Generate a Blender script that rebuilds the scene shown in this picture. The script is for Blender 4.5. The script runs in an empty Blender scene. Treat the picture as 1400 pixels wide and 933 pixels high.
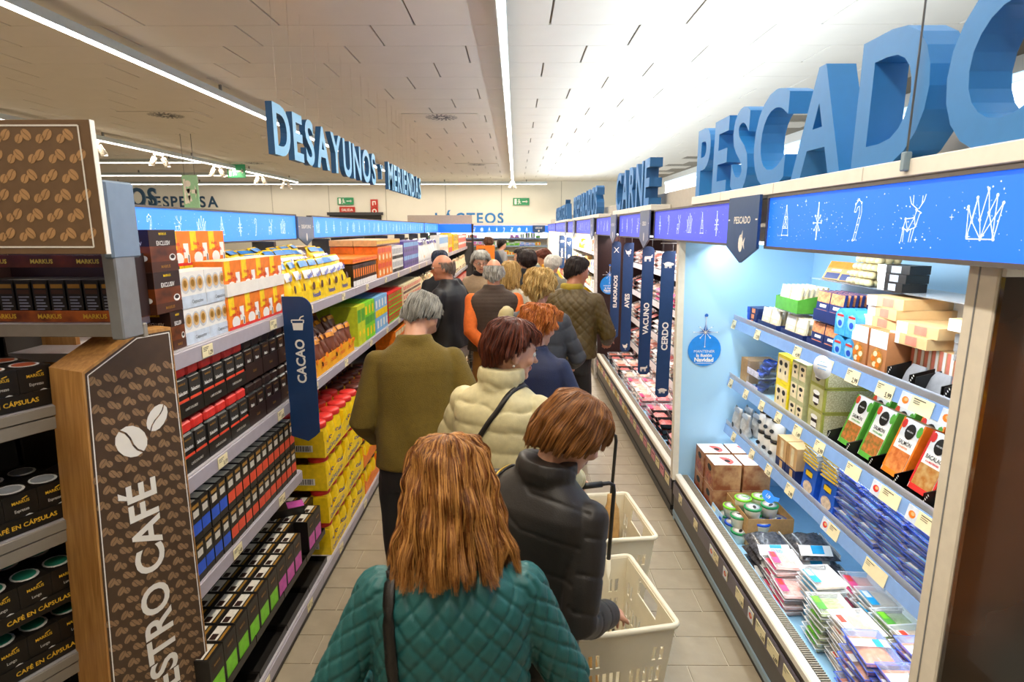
import bpy, bmesh, math, random
import numpy as np
from mathutils import Vector, Matrix
from mathutils.bvhtree import BVHTree

random.seed(7)
RNG = np.random.default_rng(7)
PI = math.pi
scene = bpy.context.scene
COL = scene.collection

# ---------------------------------------------------------------- camera
CAM_H = 2.05
cam_data = bpy.data.cameras.new('camera')
cam_data.sensor_width = 36.0
cam_data.lens = 795 / 1400 * 36.0
cam_data.clip_start = 0.05
cam_data.clip_end = 200
cam = bpy.data.objects.new('camera', cam_data)
COL.objects.link(cam)
cam.location = (0, 0, CAM_H)
cam.rotation_euler = (math.radians(90 - 10.97), 0, math.atan(5 / 795))
scene.camera = cam
cam_data.dof.use_dof = True
cam_data.dof.focus_distance = 3.2
cam_data.dof.aperture_fstop = 6.0

# ---------------------------------------------------------------- view and world
scene.view_settings.view_transform = 'Standard'
scene.view_settings.look = 'None'
scene.view_settings.gamma = 1.0
scene.view_settings.exposure = 0.12
scene.view_settings.use_curve_mapping = False
scene.cycles.use_denoising = True
scene.cycles.max_bounces = 8
scene.cycles.diffuse_bounces = 4
scene.cycles.glossy_bounces = 3
scene.cycles.transmission_bounces = 6
scene.cycles.transparent_max_bounces = 8
scene.cycles.caustics_reflective = False
scene.cycles.caustics_refractive = False
scene.cycles.sample_clamp_indirect = 6.0
world = bpy.data.worlds.new('shop_ambient')  # weak, even, warm background around the room
scene.world = world
world.use_nodes = True
world.node_tree.nodes['Background'].inputs['Color'].default_value = (1.0, 0.95, 0.88, 1)
world.node_tree.nodes['Background'].inputs['Strength'].default_value = 0.10

CEIL = 3.82

def area_light(name, loc, size_x, size_y, power, color, rot=(0, 0, 0), spread=PI):
    d = bpy.data.lights.new(name, 'AREA')
    d.shape = 'RECTANGLE'
    d.size, d.size_y = size_x, size_y
    d.energy = power
    d.color = color
    d.spread = spread
    o = bpy.data.objects.new(name, d)
    COL.objects.link(o)
    o.location = loc
    o.rotation_euler = rot
    return o

WARM = (1.0, 0.83, 0.62)
NEUT = (1.0, 0.89, 0.74)
COOL = (0.84, 0.93, 1.0)
# light of the ceiling strips (one lamp just under each strip)
area_light('strip_lamp', (-0.11, 10.2, CEIL - 0.20), 0.10, 23.0, 420, NEUT)
area_light('strip_lamp', (-3.72, 9.0, CEIL - 0.20), 0.10, 23.0, 370, WARM)
area_light('strip_lamp', (-7.75, 9.0, CEIL - 0.20), 0.10, 21.0, 300, WARM)
area_light('strip_lamp', (-5.5, 22.0, CEIL - 0.20), 12.0, 0.10, 80, NEUT)
# tubes on top of the cold cabinets wash the right wall and the ceiling
area_light('cornice_lamp', (1.62, 10.5, 2.42), 0.12, 20.0, 430, COOL, (0, PI + 0.35, 0))
# tubes inside the cold cabinets
area_light('cabinet_lamp', (1.30, 2.65, 1.955), 0.08, 2.3, 17, COOL, (0, -0.45, 0))
area_light('cabinet_lamp', (1.30, 5.95, 1.955), 0.08, 3.9, 30, (1.0, 0.86, 0.82), (0, -0.45, 0))
area_light('cabinet_lamp', (1.25, 13.5, 1.955), 0.08, 10.5, 220, (1.0, 0.95, 0.82), (0, -0.45, 0))
area_light('cabinet_lamp', (-0.5, 21.3, 1.90), 6.0, 0.08, 260, (1.0, 0.97, 0.88), (0.5, 0, 0))

for z_, p_ in ((1.425, 3.0), (1.028, 3.0), (.695, 3.2)):
    area_light('shelf_lamp', (1.475, 2.65, z_), 0.03, 2.3, p_, COOL, (0, -0.25, 0))
for z_ in (1.59, 1.25, .90, .57):
    area_light('shelf_lamp', (1.53, 5.9, z_), 0.03, 3.8, 3.5, (1.0, 0.86, 0.82), (0, -0.25, 0))

# ---------------------------------------------------------------- materials
def lin(c):
    c = c / 255.0
    return c / 12.92 if c <= 0.04045 else ((c + 0.055) / 1.055) ** 2.4

def rgb(h):
    h = h.lstrip('#')
    return tuple(lin(int(h[i:i + 2], 16)) for i in (0, 2, 4)) + (1.0,)

MATS = {}

def mat(key, color, rough=0.5, metal=0.0, vary=0.10, scale=30.0, emit=0.0, bump=0.0, bscale=200.0,
        second=None, spec=0.5, coat=0.0, stretch=None, trans=0.0, alpha=1.0, sheen=0.0):
    """Principled material whose base colour wanders a little with a noise texture."""
    if key in MATS:
        return MATS[key]
    m = bpy.data.materials.new(key)
    m.use_nodes = True
    nt = m.node_tree
    b = nt.nodes['Principled BSDF']
    b.inputs['Roughness'].default_value = rough
    b.inputs['Metallic'].default_value = metal
    b.inputs['Specular IOR Level'].default_value = spec
    b.inputs['Coat Weight'].default_value = coat
    b.inputs['Transmission Weight'].default_value = trans
    b.inputs['Alpha'].default_value = alpha
    b.inputs['Sheen Weight'].default_value = sheen
    c1 = rgb(color)
    tc = nt.nodes.new('ShaderNodeTexCoord')
    src = tc.outputs['Object']
    if stretch:
        mp = nt.nodes.new('ShaderNodeMapping')
        mp.inputs['Scale'].default_value = stretch
        nt.links.new(src, mp.inputs['Vector'])
        src = mp.outputs['Vector']
    if vary > 0 or second:
        n = nt.nodes.new('ShaderNodeTexNoise')
        n.inputs['Scale'].default_value = scale
        n.inputs['Detail'].default_value = 3
        nt.links.new(src, n.inputs['Vector'])
        r = nt.nodes.new('ShaderNodeValToRGB')
        r.color_ramp.elements[0].position = 0.35
        r.color_ramp.elements[1].position = 0.65
        c2 = rgb(second) if second else tuple(min(1, v * (1 + vary)) for v in c1[:3]) + (1,)
        c0 = c1 if second else tuple(v * (1 - vary) for v in c1[:3]) + (1,)
        r.color_ramp.elements[0].color = c0
        r.color_ramp.elements[1].color = c2
        nt.links.new(n.outputs['Fac'], r.inputs['Fac'])
        nt.links.new(r.outputs['Color'], b.inputs['Base Color'])
        if emit:
            nt.links.new(r.outputs['Color'], b.inputs['Emission Color'])
    else:
        b.inputs['Base Color'].default_value = c1
        b.inputs['Emission Color'].default_value = c1
    if emit:
        b.inputs['Emission Strength'].default_value = emit
    if bump:
        n2 = nt.nodes.new('ShaderNodeTexNoise')
        n2.inputs['Scale'].default_value = bscale
        n2.inputs['Detail'].default_value = 3
        nt.links.new(src, n2.inputs['Vector'])
        bp = nt.nodes.new('ShaderNodeBump')
        bp.inputs['Strength'].default_value = bump
        bp.inputs['Distance'].default_value = 0.01
        nt.links.new(n2.outputs['Fac'], bp.inputs['Height'])
        nt.links.new(bp.outputs['Normal'], b.inputs['Normal'])
    MATS[key] = m
    return m

def clear(key, color='ffffff', fac=0.25, rough=0.08):
    """thin clear plastic: mostly see-through with a glossy coat"""
    if key in MATS:
        return MATS[key]
    m = bpy.data.materials.new(key)
    m.use_nodes = True
    nt = m.node_tree
    b = nt.nodes['Principled BSDF']
    b.inputs['Base Color'].default_value = rgb(color)
    b.inputs['Roughness'].default_value = rough
    tr = nt.nodes.new('ShaderNodeBsdfTransparent')
    tr.inputs['Color'].default_value = tuple(0.55 + 0.45 * v for v in rgb(color)[:3]) + (1,)
    fr = nt.nodes.new('ShaderNodeFresnel')
    fr.inputs['IOR'].default_value = 1.4
    ad = nt.nodes.new('ShaderNodeMath')
    ad.operation = 'ADD'
    ad.use_clamp = True
    ad.inputs[1].default_value = fac
    nt.links.new(fr.outputs['Fac'], ad.inputs[0])
    mx = nt.nodes.new('ShaderNodeMixShader')
    nt.links.new(ad.outputs[0], mx.inputs['Fac'])
    nt.links.new(tr.outputs[0], mx.inputs[1])
    nt.links.new(b.outputs[0], mx.inputs[2])
    nt.links.new(mx.outputs[0], nt.nodes['Material Output'].inputs['Surface'])
    MATS[key] = m
    return m

# ---------------------------------------------------------------- mesh building
_TXT = {}

def text_mesh(s, res=2, offset=0.018, extrude=0.0):
    """Flat (or extruded) letters, cap height 1, returned as arrays in the XY plane."""
    k = (s, res, offset, extrude)
    if k in _TXT:
        return _TXT[k]
    cu = bpy.data.curves.new('lettering', 'FONT')
    cu.body = s
    cu.resolution_u = res
    cu.offset = offset
    cu.extrude = extrude
    cu.fill_mode = 'BOTH' if extrude else 'FRONT'
    o = bpy.data.objects.new('lettering', cu)
    COL.objects.link(o)
    dg = bpy.context.evaluated_depsgraph_get()
    me = bpy.data.meshes.new_from_object(o.evaluated_get(dg))
    v = np.array([x.co[:] for x in me.vertices], float).reshape(-1, 3)
    f = [tuple(p.vertices) for p in me.polygons]
    bpy.data.objects.remove(o)
    bpy.data.curves.remove(cu)
    bpy.data.meshes.remove(me)
    if len(v):
        v = v / 0.729
        v[:, 0] -= v[:, 0].min()
        w = v[:, 0].max()
    else:
        w = 0.3
    _TXT[k] = (v, f, w)
    return _TXT[k]

class MB:
    def __init__(self):
        self.v, self.f, self.m, self.ml, self.sm = [], [], [], [], []

    def mi(self, m):
        if m not in self.ml:
            self.ml.append(m)
        return self.ml.index(m)

    def add(self, verts, faces, m, smooth=False):
        b = len(self.v)
        self.v.extend([tuple(map(float, q)) for q in verts])
        i = self.mi(m)
        for fc in faces:
            self.f.append(tuple(b + k for k in fc))
            self.m.append(i)
            self.sm.append(smooth)
        return self

    def quad(self, pts, m):
        return self.add(pts, [tuple(range(len(pts)))], m)

    def box(self, x0, x1, y0, y1, z0, z1, m, faces=None):
        """faces: dict to give single sides another material, keys f(-y) b(+y) l(-x) r(+x) t d"""
        vs = [(x0, y0, z0), (x1, y0, z0), (x1, y1, z0), (x0, y1, z0), (x0, y0, z1), (x1, y0, z1), (x1, y1, z1), (x0, y1, z1)]
        fs = dict(d=(3, 2, 1, 0), t=(4, 5, 6, 7), f=(0, 1, 5, 4), b=(2, 3, 7, 6), l=(3, 0, 4, 7), r=(1, 2, 6, 5))
        b = len(self.v)
        self.v.extend(vs)
        for k, fc in fs.items():
            self.f.append(tuple(b + q for q in fc))
            self.m.append(self.mi(faces[k] if faces and k in faces else m))
            self.sm.append(False)
        return self

    def cbox(self, x0, x1, y0, y1, z0, z1, m, c=0.004):
        """chamfered box"""
        X, Y, Z = (x0, x1), (y0, y1), (z0, z1)
        vs, idx = [], {}
        for i in (0, 1):
            for j in (0, 1):
                for k in (0, 1):
                    sx, sy, sz = (c if i == 0 else -c), (c if j == 0 else -c), (c if k == 0 else -c)
                    p = (X[i], Y[j], Z[k])
                    for a, q in (('x', (p[0], p[1] + sy, p[2] + sz)), ('y', (p[0] + sx, p[1], p[2] + sz)), ('z', (p[0] + sx, p[1] + sy, p[2]))):
                        idx[i, j, k, a] = len(vs)
                        vs.append(q)
        g = idx
        fs = []
        for i in (0, 1):
            q = [g[i, 0, 0, 'x'], g[i, 1, 0, 'x'], g[i, 1, 1, 'x'], g[i, 0, 1, 'x']]
            fs.append(q if i else q[::-1])
            q = [g[0, i, 0, 'y'], g[1, i, 0, 'y'], g[1, i, 1, 'y'], g[0, i, 1, 'y']]
            fs.append(q[::-1] if i else q)
            q = [g[0, 0, i, 'z'], g[1, 0, i, 'z'], g[1, 1, i, 'z'], g[0, 1, i, 'z']]
            fs.append(q if i else q[::-1])
        for i in (0, 1):
            for j in (0, 1):
                q = [g[i, j, 0, 'x'], g[i, j, 0, 'y'], g[i, j, 1, 'y'], g[i, j, 1, 'x']]
                fs.append(q if (i + j) % 2 == 0 else q[::-1])
                q = [g[i, 0, j, 'x'], g[i, 1, j, 'x'], g[i, 1, j, 'z'], g[i, 0, j, 'z']]
                fs.append(q if (i + j) % 2 == 0 else q[::-1])
                q = [g[0, i, j, 'y'], g[1, i, j, 'y'], g[1, i, j, 'z'], g[0, i, j, 'z']]
                fs.append(q[::-1] if (i + j) % 2 == 0 else q)
                for k in (0, 1):
                    q = [g[i, j, k, 'x'], g[i, j, k, 'y'], g[i, j, k, 'z']]
                    fs.append(q if (i + j + k) % 2 else q[::-1])
        return self.add(vs, fs, m)

    def prism(self, poly, axis, a, b, m):
        """poly: 2-D outline (ccw), extruded along axis from a to b"""
        n = len(poly)
        def P(u, v, w):
            return {'x': (w, u, v), 'y': (u, w, v), 'z': (u, v, w)}[axis]
        vs = [P(u, v, a) for u, v in poly] + [P(u, v, b) for u, v in poly]
        fs = [tuple(range(n))[::-1], tuple(range(n, 2 * n))]
        fs += [(i, (i + 1) % n, n + (i + 1) % n, n + i) for i in range(n)]
        if axis == 'y':
            fs = [t[::-1] for t in fs]
        return self.add(vs, fs, m)

    def tube(self, pts, r, m, n=8, caps=True, smooth=True):
        pts = [Vector(p) for p in pts]
        rs = r if isinstance(r, (list, tuple)) else [r] * len(pts)
        vs, fs = [], []
        up = None
        for i, p in enumerate(pts):
            d = (pts[min(i + 1, len(pts) - 1)] - pts[max(i - 1, 0)]).normalized()
            if up is None:
                up = Vector((0, 0, 1)) if abs(d.z) < 0.9 else Vector((0, 1, 0))
            s = d.cross(up).normalized()
            up = s.cross(d).normalized()
            for k in range(n):
                a = 2 * PI * k / n
                q = p + (s * math.cos(a) + up * math.sin(a)) * rs[i]
                vs.append(q[:])
        for i in range(len(pts) - 1):
            for k in range(n):
                fs.append((i * n + k, i * n + (k + 1) % n, (i + 1) * n + (k + 1) % n, (i + 1) * n + k))
        self.add(vs, fs, m, smooth)
        if caps:
            b = len(self.v) - len(vs)
            i = self.mi(m)
            for c in (tuple(range(n))[::-1], tuple(range((len(pts) - 1) * n, len(pts) * n))):
                self.f.append(tuple(b + k for k in c))
                self.m.append(i)
                self.sm.append(False)
        return self

    def lathe(self, prof, m, n=14, c=(0, 0, 0), smooth=True, mats=None):
        """prof: list of (radius, z); mats: optional material per profile segment"""
        b = len(self.v)
        for r, z in prof:
            for k in range(n):
                a = 2 * PI * k / n
                self.v.append((c[0] + r * math.cos(a), c[1] + r * math.sin(a), c[2] + z))
        for i in range(len(prof) - 1):
            mm = self.mi(mats[i] if mats else m)
            for k in range(n):
                self.f.append((b + i * n + k, b + i * n + (k + 1) % n, b + (i + 1) * n + (k + 1) % n, b + (i + 1) * n + k))
                self.m.append(mm)
                self.sm.append(smooth)
        for i, rev in ((0, True), (len(prof) - 1, False)):
            if prof[i][0] > 1e-6:
                t = tuple(b + i * n + k for k in range(n))
                self.f.append(t[::-1] if rev else t)
                self.m.append(self.mi(mats[min(i, len(mats) - 1)] if mats else m))
                self.sm.append(False)
        return self

    def disc(self, c, u, v, ru, rv, m, n=14, a0=0.0, a1=2 * PI):
        c, u, v = Vector(c), Vector(u), Vector(v)
        k = n if abs(a1 - a0 - 2 * PI) < 1e-6 else n + 1
        pts = [(c + u * (ru * math.cos(a0 + (a1 - a0) * i / n)) + v * (rv * math.sin(a0 + (a1 - a0) * i / n)))[:] for i in range(k)]
        return self.quad(pts, m)

    def text(self, s, o, u, v, size, m, align='c', depth=0.0, sx=1.0, res=2, offset=0.018):
        """letters with cap height `size`; o = anchor on the baseline, u reading direction, v up"""
        vs, fs, w = text_mesh(s, res, offset, depth)
        o, u, v = Vector(o), Vector(u).normalized(), Vector(v).normalized()
        n = u.cross(v)
        sh = {'l': 0, 'c': w / 2, 'r': w}[align]
        pts = [(o + u * ((q[0] - sh) * size * sx) + v * (q[1] * size) + n * (q[2] * size))[:] for q in vs]
        return self.add(pts, fs, m)

    def line(self, a, b, w, n, m):
        """flat stroke from a to b, width w, lying in the plane with normal n"""
        a, b, n = Vector(a), Vector(b), Vector(n)
        d = (b - a)
        if d.length < 1e-9:
            return self
        s = n.cross(d.normalized()) * (w / 2)
        return self.quad([(a - s)[:], (b - s)[:], (b + s)[:], (a + s)[:]], m)

    def mesh(self, name):
        me = bpy.data.meshes.new(name)
        me.from_pydata(self.v, [], self.f)
        for m in self.ml:
            me.materials.append(m)
        me.polygons.foreach_set('material_index', self.m)
        me.polygons.foreach_set('use_smooth', self.sm)
        me.update()
        return me

    def build(self, name, parent=None, loc=None, rz=0.0):
        return link(name, self.mesh(name), parent, loc, rz)

def link(name, me, parent=None, loc=None, rz=0.0):
    o = bpy.data.objects.new(name, me)
    COL.objects.link(o)
    if loc is not None:
        o.location = loc
    if rz:
        o.rotation_euler = (0, 0, rz)
    if parent is not None:
        o.parent = parent
    return o

def tag(o, label, cat, group=None):
    o['label'] = label
    o['category'] = cat
    if group:
        o['group'] = group
    return o

def empty(name, loc=(0, 0, 0), rz=0.0, label=None, cat=None, group=None):
    o = bpy.data.objects.new(name, None)
    COL.objects.link(o)
    o.location = loc
    o.rotation_euler = (0, 0, rz)
    o.empty_display_size = 0.1
    if label:
        tag(o, label, cat, group)
    return o

def structure(o):
    o['kind'] = 'structure'
    return o

class Proto:
    """One kind of article: its mesh (front towards local -Y, base at z 0) and the meshes of its parts."""
    def __init__(self, name, cat, mb, parts=()):
        self.name, self.cat = name, cat
        self.me = mb.mesh(name)
        self.parts = [(n, p.mesh(n)) for n, p in parts]

    def put(self, loc, rz, label, group=None, rx=0.0, ry=0.0, scale=None):
        o = link(self.name, self.me, None, loc, rz)
        if rx or ry:
            o.rotation_euler = (rx, ry, rz)
        if scale:
            o.scale = scale if isinstance(scale, tuple) else (scale,) * 3
        tag(o, label, self.cat, group)
        for n, me in self.parts:
            link(n, me, o)
        return o

_UNITS = 'first second third fourth fifth sixth seventh eighth ninth tenth eleventh twelfth thirteenth fourteenth fifteenth sixteenth seventeenth eighteenth nineteenth'.split()
def nth(i):
    i += 1
    if i < 20:
        return _UNITS[i - 1]
    t = ['twenty', 'thirty', 'forty', 'fifty'][i // 10 - 2]
    return t + '-' + _UNITS[i % 10 - 1] if i % 10 else {'twenty': 'twentieth', 'thirty': 'thirtieth', 'forty': 'fortieth', 'fifty': 'fiftieth'}[t]

def where(base, i=None, t=None, nt=1, k=None, nk=1, end='near end'):
    """label of one piece of a stack: tier, row and place in the row"""
    p = [base]
    if nt == 2:
        p.append(('lower', 'upper')[t] + ' tier')
    elif nt > 2:
        p.append(('bottom tier' if t == 0 else 'top tier' if t == nt - 1 else nth(t) + ' tier up'))
    if nk > 1:
        p.append('front row' if k == 0 else nth(k) + ' row')
    if i is not None:
        p.append(nth(i) + ' from ' + end)
    return ', '.join(p)

LEFT, RIGHT = PI / 2, -PI / 2          # turn of an article that stands on the left / right side of the aisle

# colours used all over
M_WHITE = mat('white_print', 'f2efe8', 0.5, vary=0.02)
M_CREAM = mat('cream_card', 'f0e3b8', 0.55, vary=0.03)
M_BLACK = mat('black_print', '14120f', 0.45, vary=0.1)
M_INK = mat('dark_ink', '2a2622', 0.6, vary=0.05)
M_GREY = mat('grey_steel', '8a8c8e', 0.42, 0.3, vary=0.05)
M_DGREY = mat('dark_grey_steel', '45464a', 0.5, 0.2, vary=0.06)
M_RAIL = mat('lilac_grey_rail', 'a9a2ac', 0.4, vary=0.03)
M_NAVY = mat('navy_board', '173a68', 0.45, vary=0.05)
M_KRAFT = mat('kraft_card', 'b98f5a', 0.7, vary=0.08, scale=60)

# ================================================================ the room
M_FLOOR = mat('floor_stoneware', 'a0937d', 0.38, vary=0.06, scale=9, bump=0.03, bscale=60)
M_GROUT = mat('floor_grout', 'c2b7a2', 0.8, vary=0.04)
M_CEIL = mat('ceiling_board', 'd9d5cd', 0.85, vary=0.015, scale=3)
M_CEILGAP = mat('ceiling_gap', '8f897f', 0.9, vary=0.02)
M_WALL = mat('painted_wall', 'e9e5d8', 0.8, vary=0.015, scale=2)
M_WALLR = mat('white_wall', 'f2f4f2', 0.8, vary=0.01, scale=2)

def room():
    m = MB()
    m.quad([(-16, -7, -0.004), (5.3, -7, -0.004), (5.3, 23, -0.004), (-16, 23, -0.004)], M_GROUT)
    fl = structure(m.build('floor'))
    # loose tiles, 40 x 20 cm, running bond; the aisle in front as single pieces
    t = MB()
    t.cbox(0.0025, 0.3975, 0.0025, 0.1975, -0.008, 0.0, M_FLOOR, 0.0015)
    me = t.mesh('floor_tile')
    far = MB()
    for r in range(-16, 92):
        y = 3.036 + (r - 1) * 0.2
        off = 0.02 if r % 2 else 0.22
        near = 0.9 < y < 7.6
        for k in range(-4, 3):
            x = off + k * 0.4
            if x > 1.3 or x < -1.5:
                continue
            if near:
                link('floor_tile', me, fl, (x, y, 0))
            else:
                far.box(x + 0.0025, x + 0.3975, y + 0.0025, y + 0.1975, -0.006, 0, M_FLOOR)
    far.box(-16, -1.9, -7, 22.9, -0.006, 0, M_FLOOR)
    far.box(1.65, 5.2, -7, 22.9, -0.006, 0, M_FLOOR)
    far.build('floor_tile_field', fl)['kind'] = 'stuff'

    m = MB()
    m.quad([(-16, 23, CEIL + 0.02), (5.3, 23, CEIL + 0.02), (5.3, -7, CEIL + 0.02), (-16, -7, CEIL + 0.02)], M_CEILGAP)
    ce = structure(m.build('ceiling'))
    t = MB()
    t.cbox(0.009, 1.191, 0.003, 0.597, 0, 0.018, M_CEIL, 0.002)
    me = t.mesh('ceiling_tile')
    far = MB()
    for r in range(-20, 30):
        y = 4.99 + 0.6 * r
        off = (-2.1 - 0.4 * r) % 1.2
        n = 0
        for k in range(-14, 5):
            x = off + k * 1.2
            near = 2.5 < y < 16.6 and -8.6 < x < 5
            if x + 1.2 > 5.3:
                continue
            if near:
                link('ceiling_tile', me, ce, (x, y, CEIL))
            else:
                far.box(x + 0.009, x + 1.191, y + 0.003, y + 0.597, CEIL, CEIL + 0.018, M_CEIL)
    far.build('ceiling_tile_field', ce)['kind'] = 'stuff'

    def wall(name, x0, x1, y0, y1, m, z1=CEIL + 0.04):
        w = MB()
        w.box(x0, x1, y0, y1, 0, z1, m)
        return structure(w.build(name))
    wb = wall('wall_back', -16, 5.3, 23, 23.2, M_WALL)
    wall('wall_left', -16.2, -16, -7, 23, M_WALL)
    wall('wall_right', 5.3, 5.5, -7, 23, M_WALLR)
    wall('wall_front', -16, 5.3, -7.2, -7, M_WALL)
    # upright panel joints of the back wall
    for x in (-9.4, -7.2, -5.0, -2.7, -0.55, 1.75, 3.9):
        j = MB()
        j.box(x - 0.012, x + 0.012, 22.99, 23.0, 0, CEIL, mat('wall_joint', 'b9b4a6', 0.8, vary=0.02))
        j.build('panel_joint', wb)
    d = MB()
    d.box(-7.2, -5.2, 22.93, 23.0, 0, 2.55, mat('doorway_dark', '201c1a', 0.6))
    d.box(-7.28, -5.12, 22.9, 22.97, 2.55, 2.66, M_DGREY)
    structure(d.build('door_1'))
    # low white partition behind the cold cabinets, with its blue-grey top rail
    p = MB()
    p.box(2.2, 2.28, 0.2, 8.84, 0, 2.68, M_WALLR)
    pt = structure(p.build('partition_wall'))
    r = MB()
    r.cbox(2.185, 2.295, 0.2, 8.85, 2.68, 2.72, mat('partition_rail', '7c95a6', 0.4, vary=0.03))
    r.build('top_rail', pt)

room()

M_LED = mat('led_diffuser', 'fff8ee', 0.4, emit=7.0, vary=0)
M_TRUNK = mat('light_trunking', 'c3d2d8', 0.45, vary=0.02)
M_LAMPW = mat('white_lamp_body', 'f4efe6', 0.4, vary=0.02)

def strip(x0, y0, x1, y1, label, seg=1.5):
    o = empty('ceiling_light_strip', ((x0 + x1) / 2, (y0 + y1) / 2, CEIL - 0.16), 0, label, 'ceiling light', 'continuous light strips under the ceiling')
    along_y = abs(y1 - y0) > abs(x1 - x0)
    L = max(abs(y1 - y0), abs(x1 - x0))
    def bx(m, a, b, w, z0, z1, mm):
        if along_y:
            m.box(-w, w, a, b, z0, z1, mm)
        else:
            m.box(a, b, -w, w, z0, z1, mm)
    h = MB()
    bx(h, -L / 2, L / 2, 0.036, 0.0, 0.085, M_TRUNK)
    h.build('trunking', o)
    n = max(1, int(L / seg))
    for i in range(n):
        d = MB()
        bx(d, -L / 2 + i * L / n + 0.012, -L / 2 + (i + 1) * L / n - 0.012, 0.03, -0.016, 0.0, M_LED)
        d.build('diffuser', o)
        if i % 2 == 0:
            b = MB()
            a = -L / 2 + (i + 0.5) * L / n
            bx(b, a - 0.02, a + 0.02, 0.012, 0.085, 0.165, M_GREY)
            b.build('hanger', o)
    return o

strip(-0.11, 1.2, -0.11, 21.3, 'long white light strip above the middle of the aisle')
strip(-3.72, 0.6, -3.72, 21.3, 'long light strip passing behind the hanging breakfast lettering')
strip(-7.75, 1.5, -7.75, 21.3, 'long light strip with white spotlights above the far left aisle')
strip(-15.5, 15.0, -7.85, 15.0, 'cross light strip nearest above the coffee bean board')
strip(-15.5, 18.6, -7.85, 18.6, 'cross light strip between two others at the far left')
strip(-15.5, 22.2, 1.15, 22.2, 'cross light strip along the top of the back wall')

def spot(x, y, label, twin=True):
    o = empty('track_spotlight', (x, y, CEIL - 0.24), 0, label, 'spotlight', 'white spotlights under the light strips')
    b = MB()
    b.cbox(-0.03, 0.03, -0.14, 0.14, 0.02, 0.075, M_LAMPW)
    b.build('adapter', o)
    for s in ((-1, 1) if twin else (1,)):
        h = MB()
        h.tube([(0, s * 0.1, 0.04), (s * 0.03, s * 0.11, -0.06)], 0.014, M_LAMPW)
        h.tube([(s * 0.02, s * 0.11, -0.02), (s * 0.09, s * 0.15, -0.2)], [0.05, 0.06], M_LAMPW, 12)
        h.disc((s * 0.093, s * 0.152, -0.2), (1, 0, 0), (0, 1, 0), 0.05, 0.05, M_LED)
        h.build('lamp_head', o)

for y, l in ((11.1, 'white twin spotlight nearest beside the coffee bean board'), (13.1, 'second white twin spotlight on the far left light strip'),
             (15.6, 'third white twin spotlight on the far left light strip'), (18.2, 'fourth white twin spotlight, beside the hanging green exit sign'),
             (20.2, 'fifth white twin spotlight near the end of the far left light strip')):
    spot(-7.75, y, l)
spot(-0.11, 20.0, 'white twin spotlight at the far end of the middle light strip')
spot(-3.72, 19.0, 'white twin spotlight beneath the hanging breakfast lettering')

def vent(x, y, label):
    o = empty('ceiling_vent', (x, y, CEIL - 0.004), 0, label, 'air vent', 'swirl vents in the ceiling')
    m = MB()
    m.cbox(-0.6, 0.6, -0.29, 0.29, -0.006, 0.004, M_CEIL, 0.002)
    m.build('cover_plate', o)
    m = MB()
    for a in range(20):
        t = a * 2 * PI / 20
        for r0, r1 in ((0.06, 0.15), (0.165, 0.26)):
            p, q = (r0 * math.cos(t), r0 * math.sin(t), -0.0075), (r1 * math.cos(t + 0.15), r1 * math.sin(t + 0.15), -0.0075)
            m.line(p, q, 0.028, (0, 0, 1), M_DGREY)
    m.build('slot', o)

vent(-1.2, 9.9, 'square swirl vent in the ceiling left of the middle light strip')
vent(-5.55, 9.7, 'swirl vent in the ceiling behind the coffee bean board')
vent(-1.1, 17.0, 'farthest swirl vent before the back wall')
vent(-7.2, 16.6, 'swirl vent near the far left light strip')

def detector(x, y, label):
    m = MB()
    m.lathe([(0.0, -0.05), (0.03, -0.05), (0.05, -0.03), (0.055, 0.0)], M_LAMPW, 12)
    tag(m.build('smoke_detector', None, (x, y, CEIL)), label, 'smoke detector', 'smoke detectors on the ceiling')

detector(2.1, 14.5, 'small white smoke detector on the ceiling right of the middle strip')
detector(-4.9, 11.8, 'small white smoke detector on the ceiling left of the hanging letters')

# ---------------------------------------------------------------- wall signs
M_GREEN = mat('exit_green', '2f8a5a', 0.5, vary=0.04, emit=0.15)
M_RED = mat('fire_red', 'c0392f', 0.5, vary=0.05)
M_BLUE3D = mat('sign_blue', '2b7cc0', 0.45, vary=0.02)
M_BLUE3D_SHADE = mat('sign_blue_side_shade', '1a5486', 0.5, vary=0.03)  # darker blue paints the shadow side of the letters
M_BLUE3D_UNLIT = mat('sign_blue_unlit', '274a66', 0.5, vary=0.03)  # letters out of the light: their shade is painted into the blue

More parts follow.
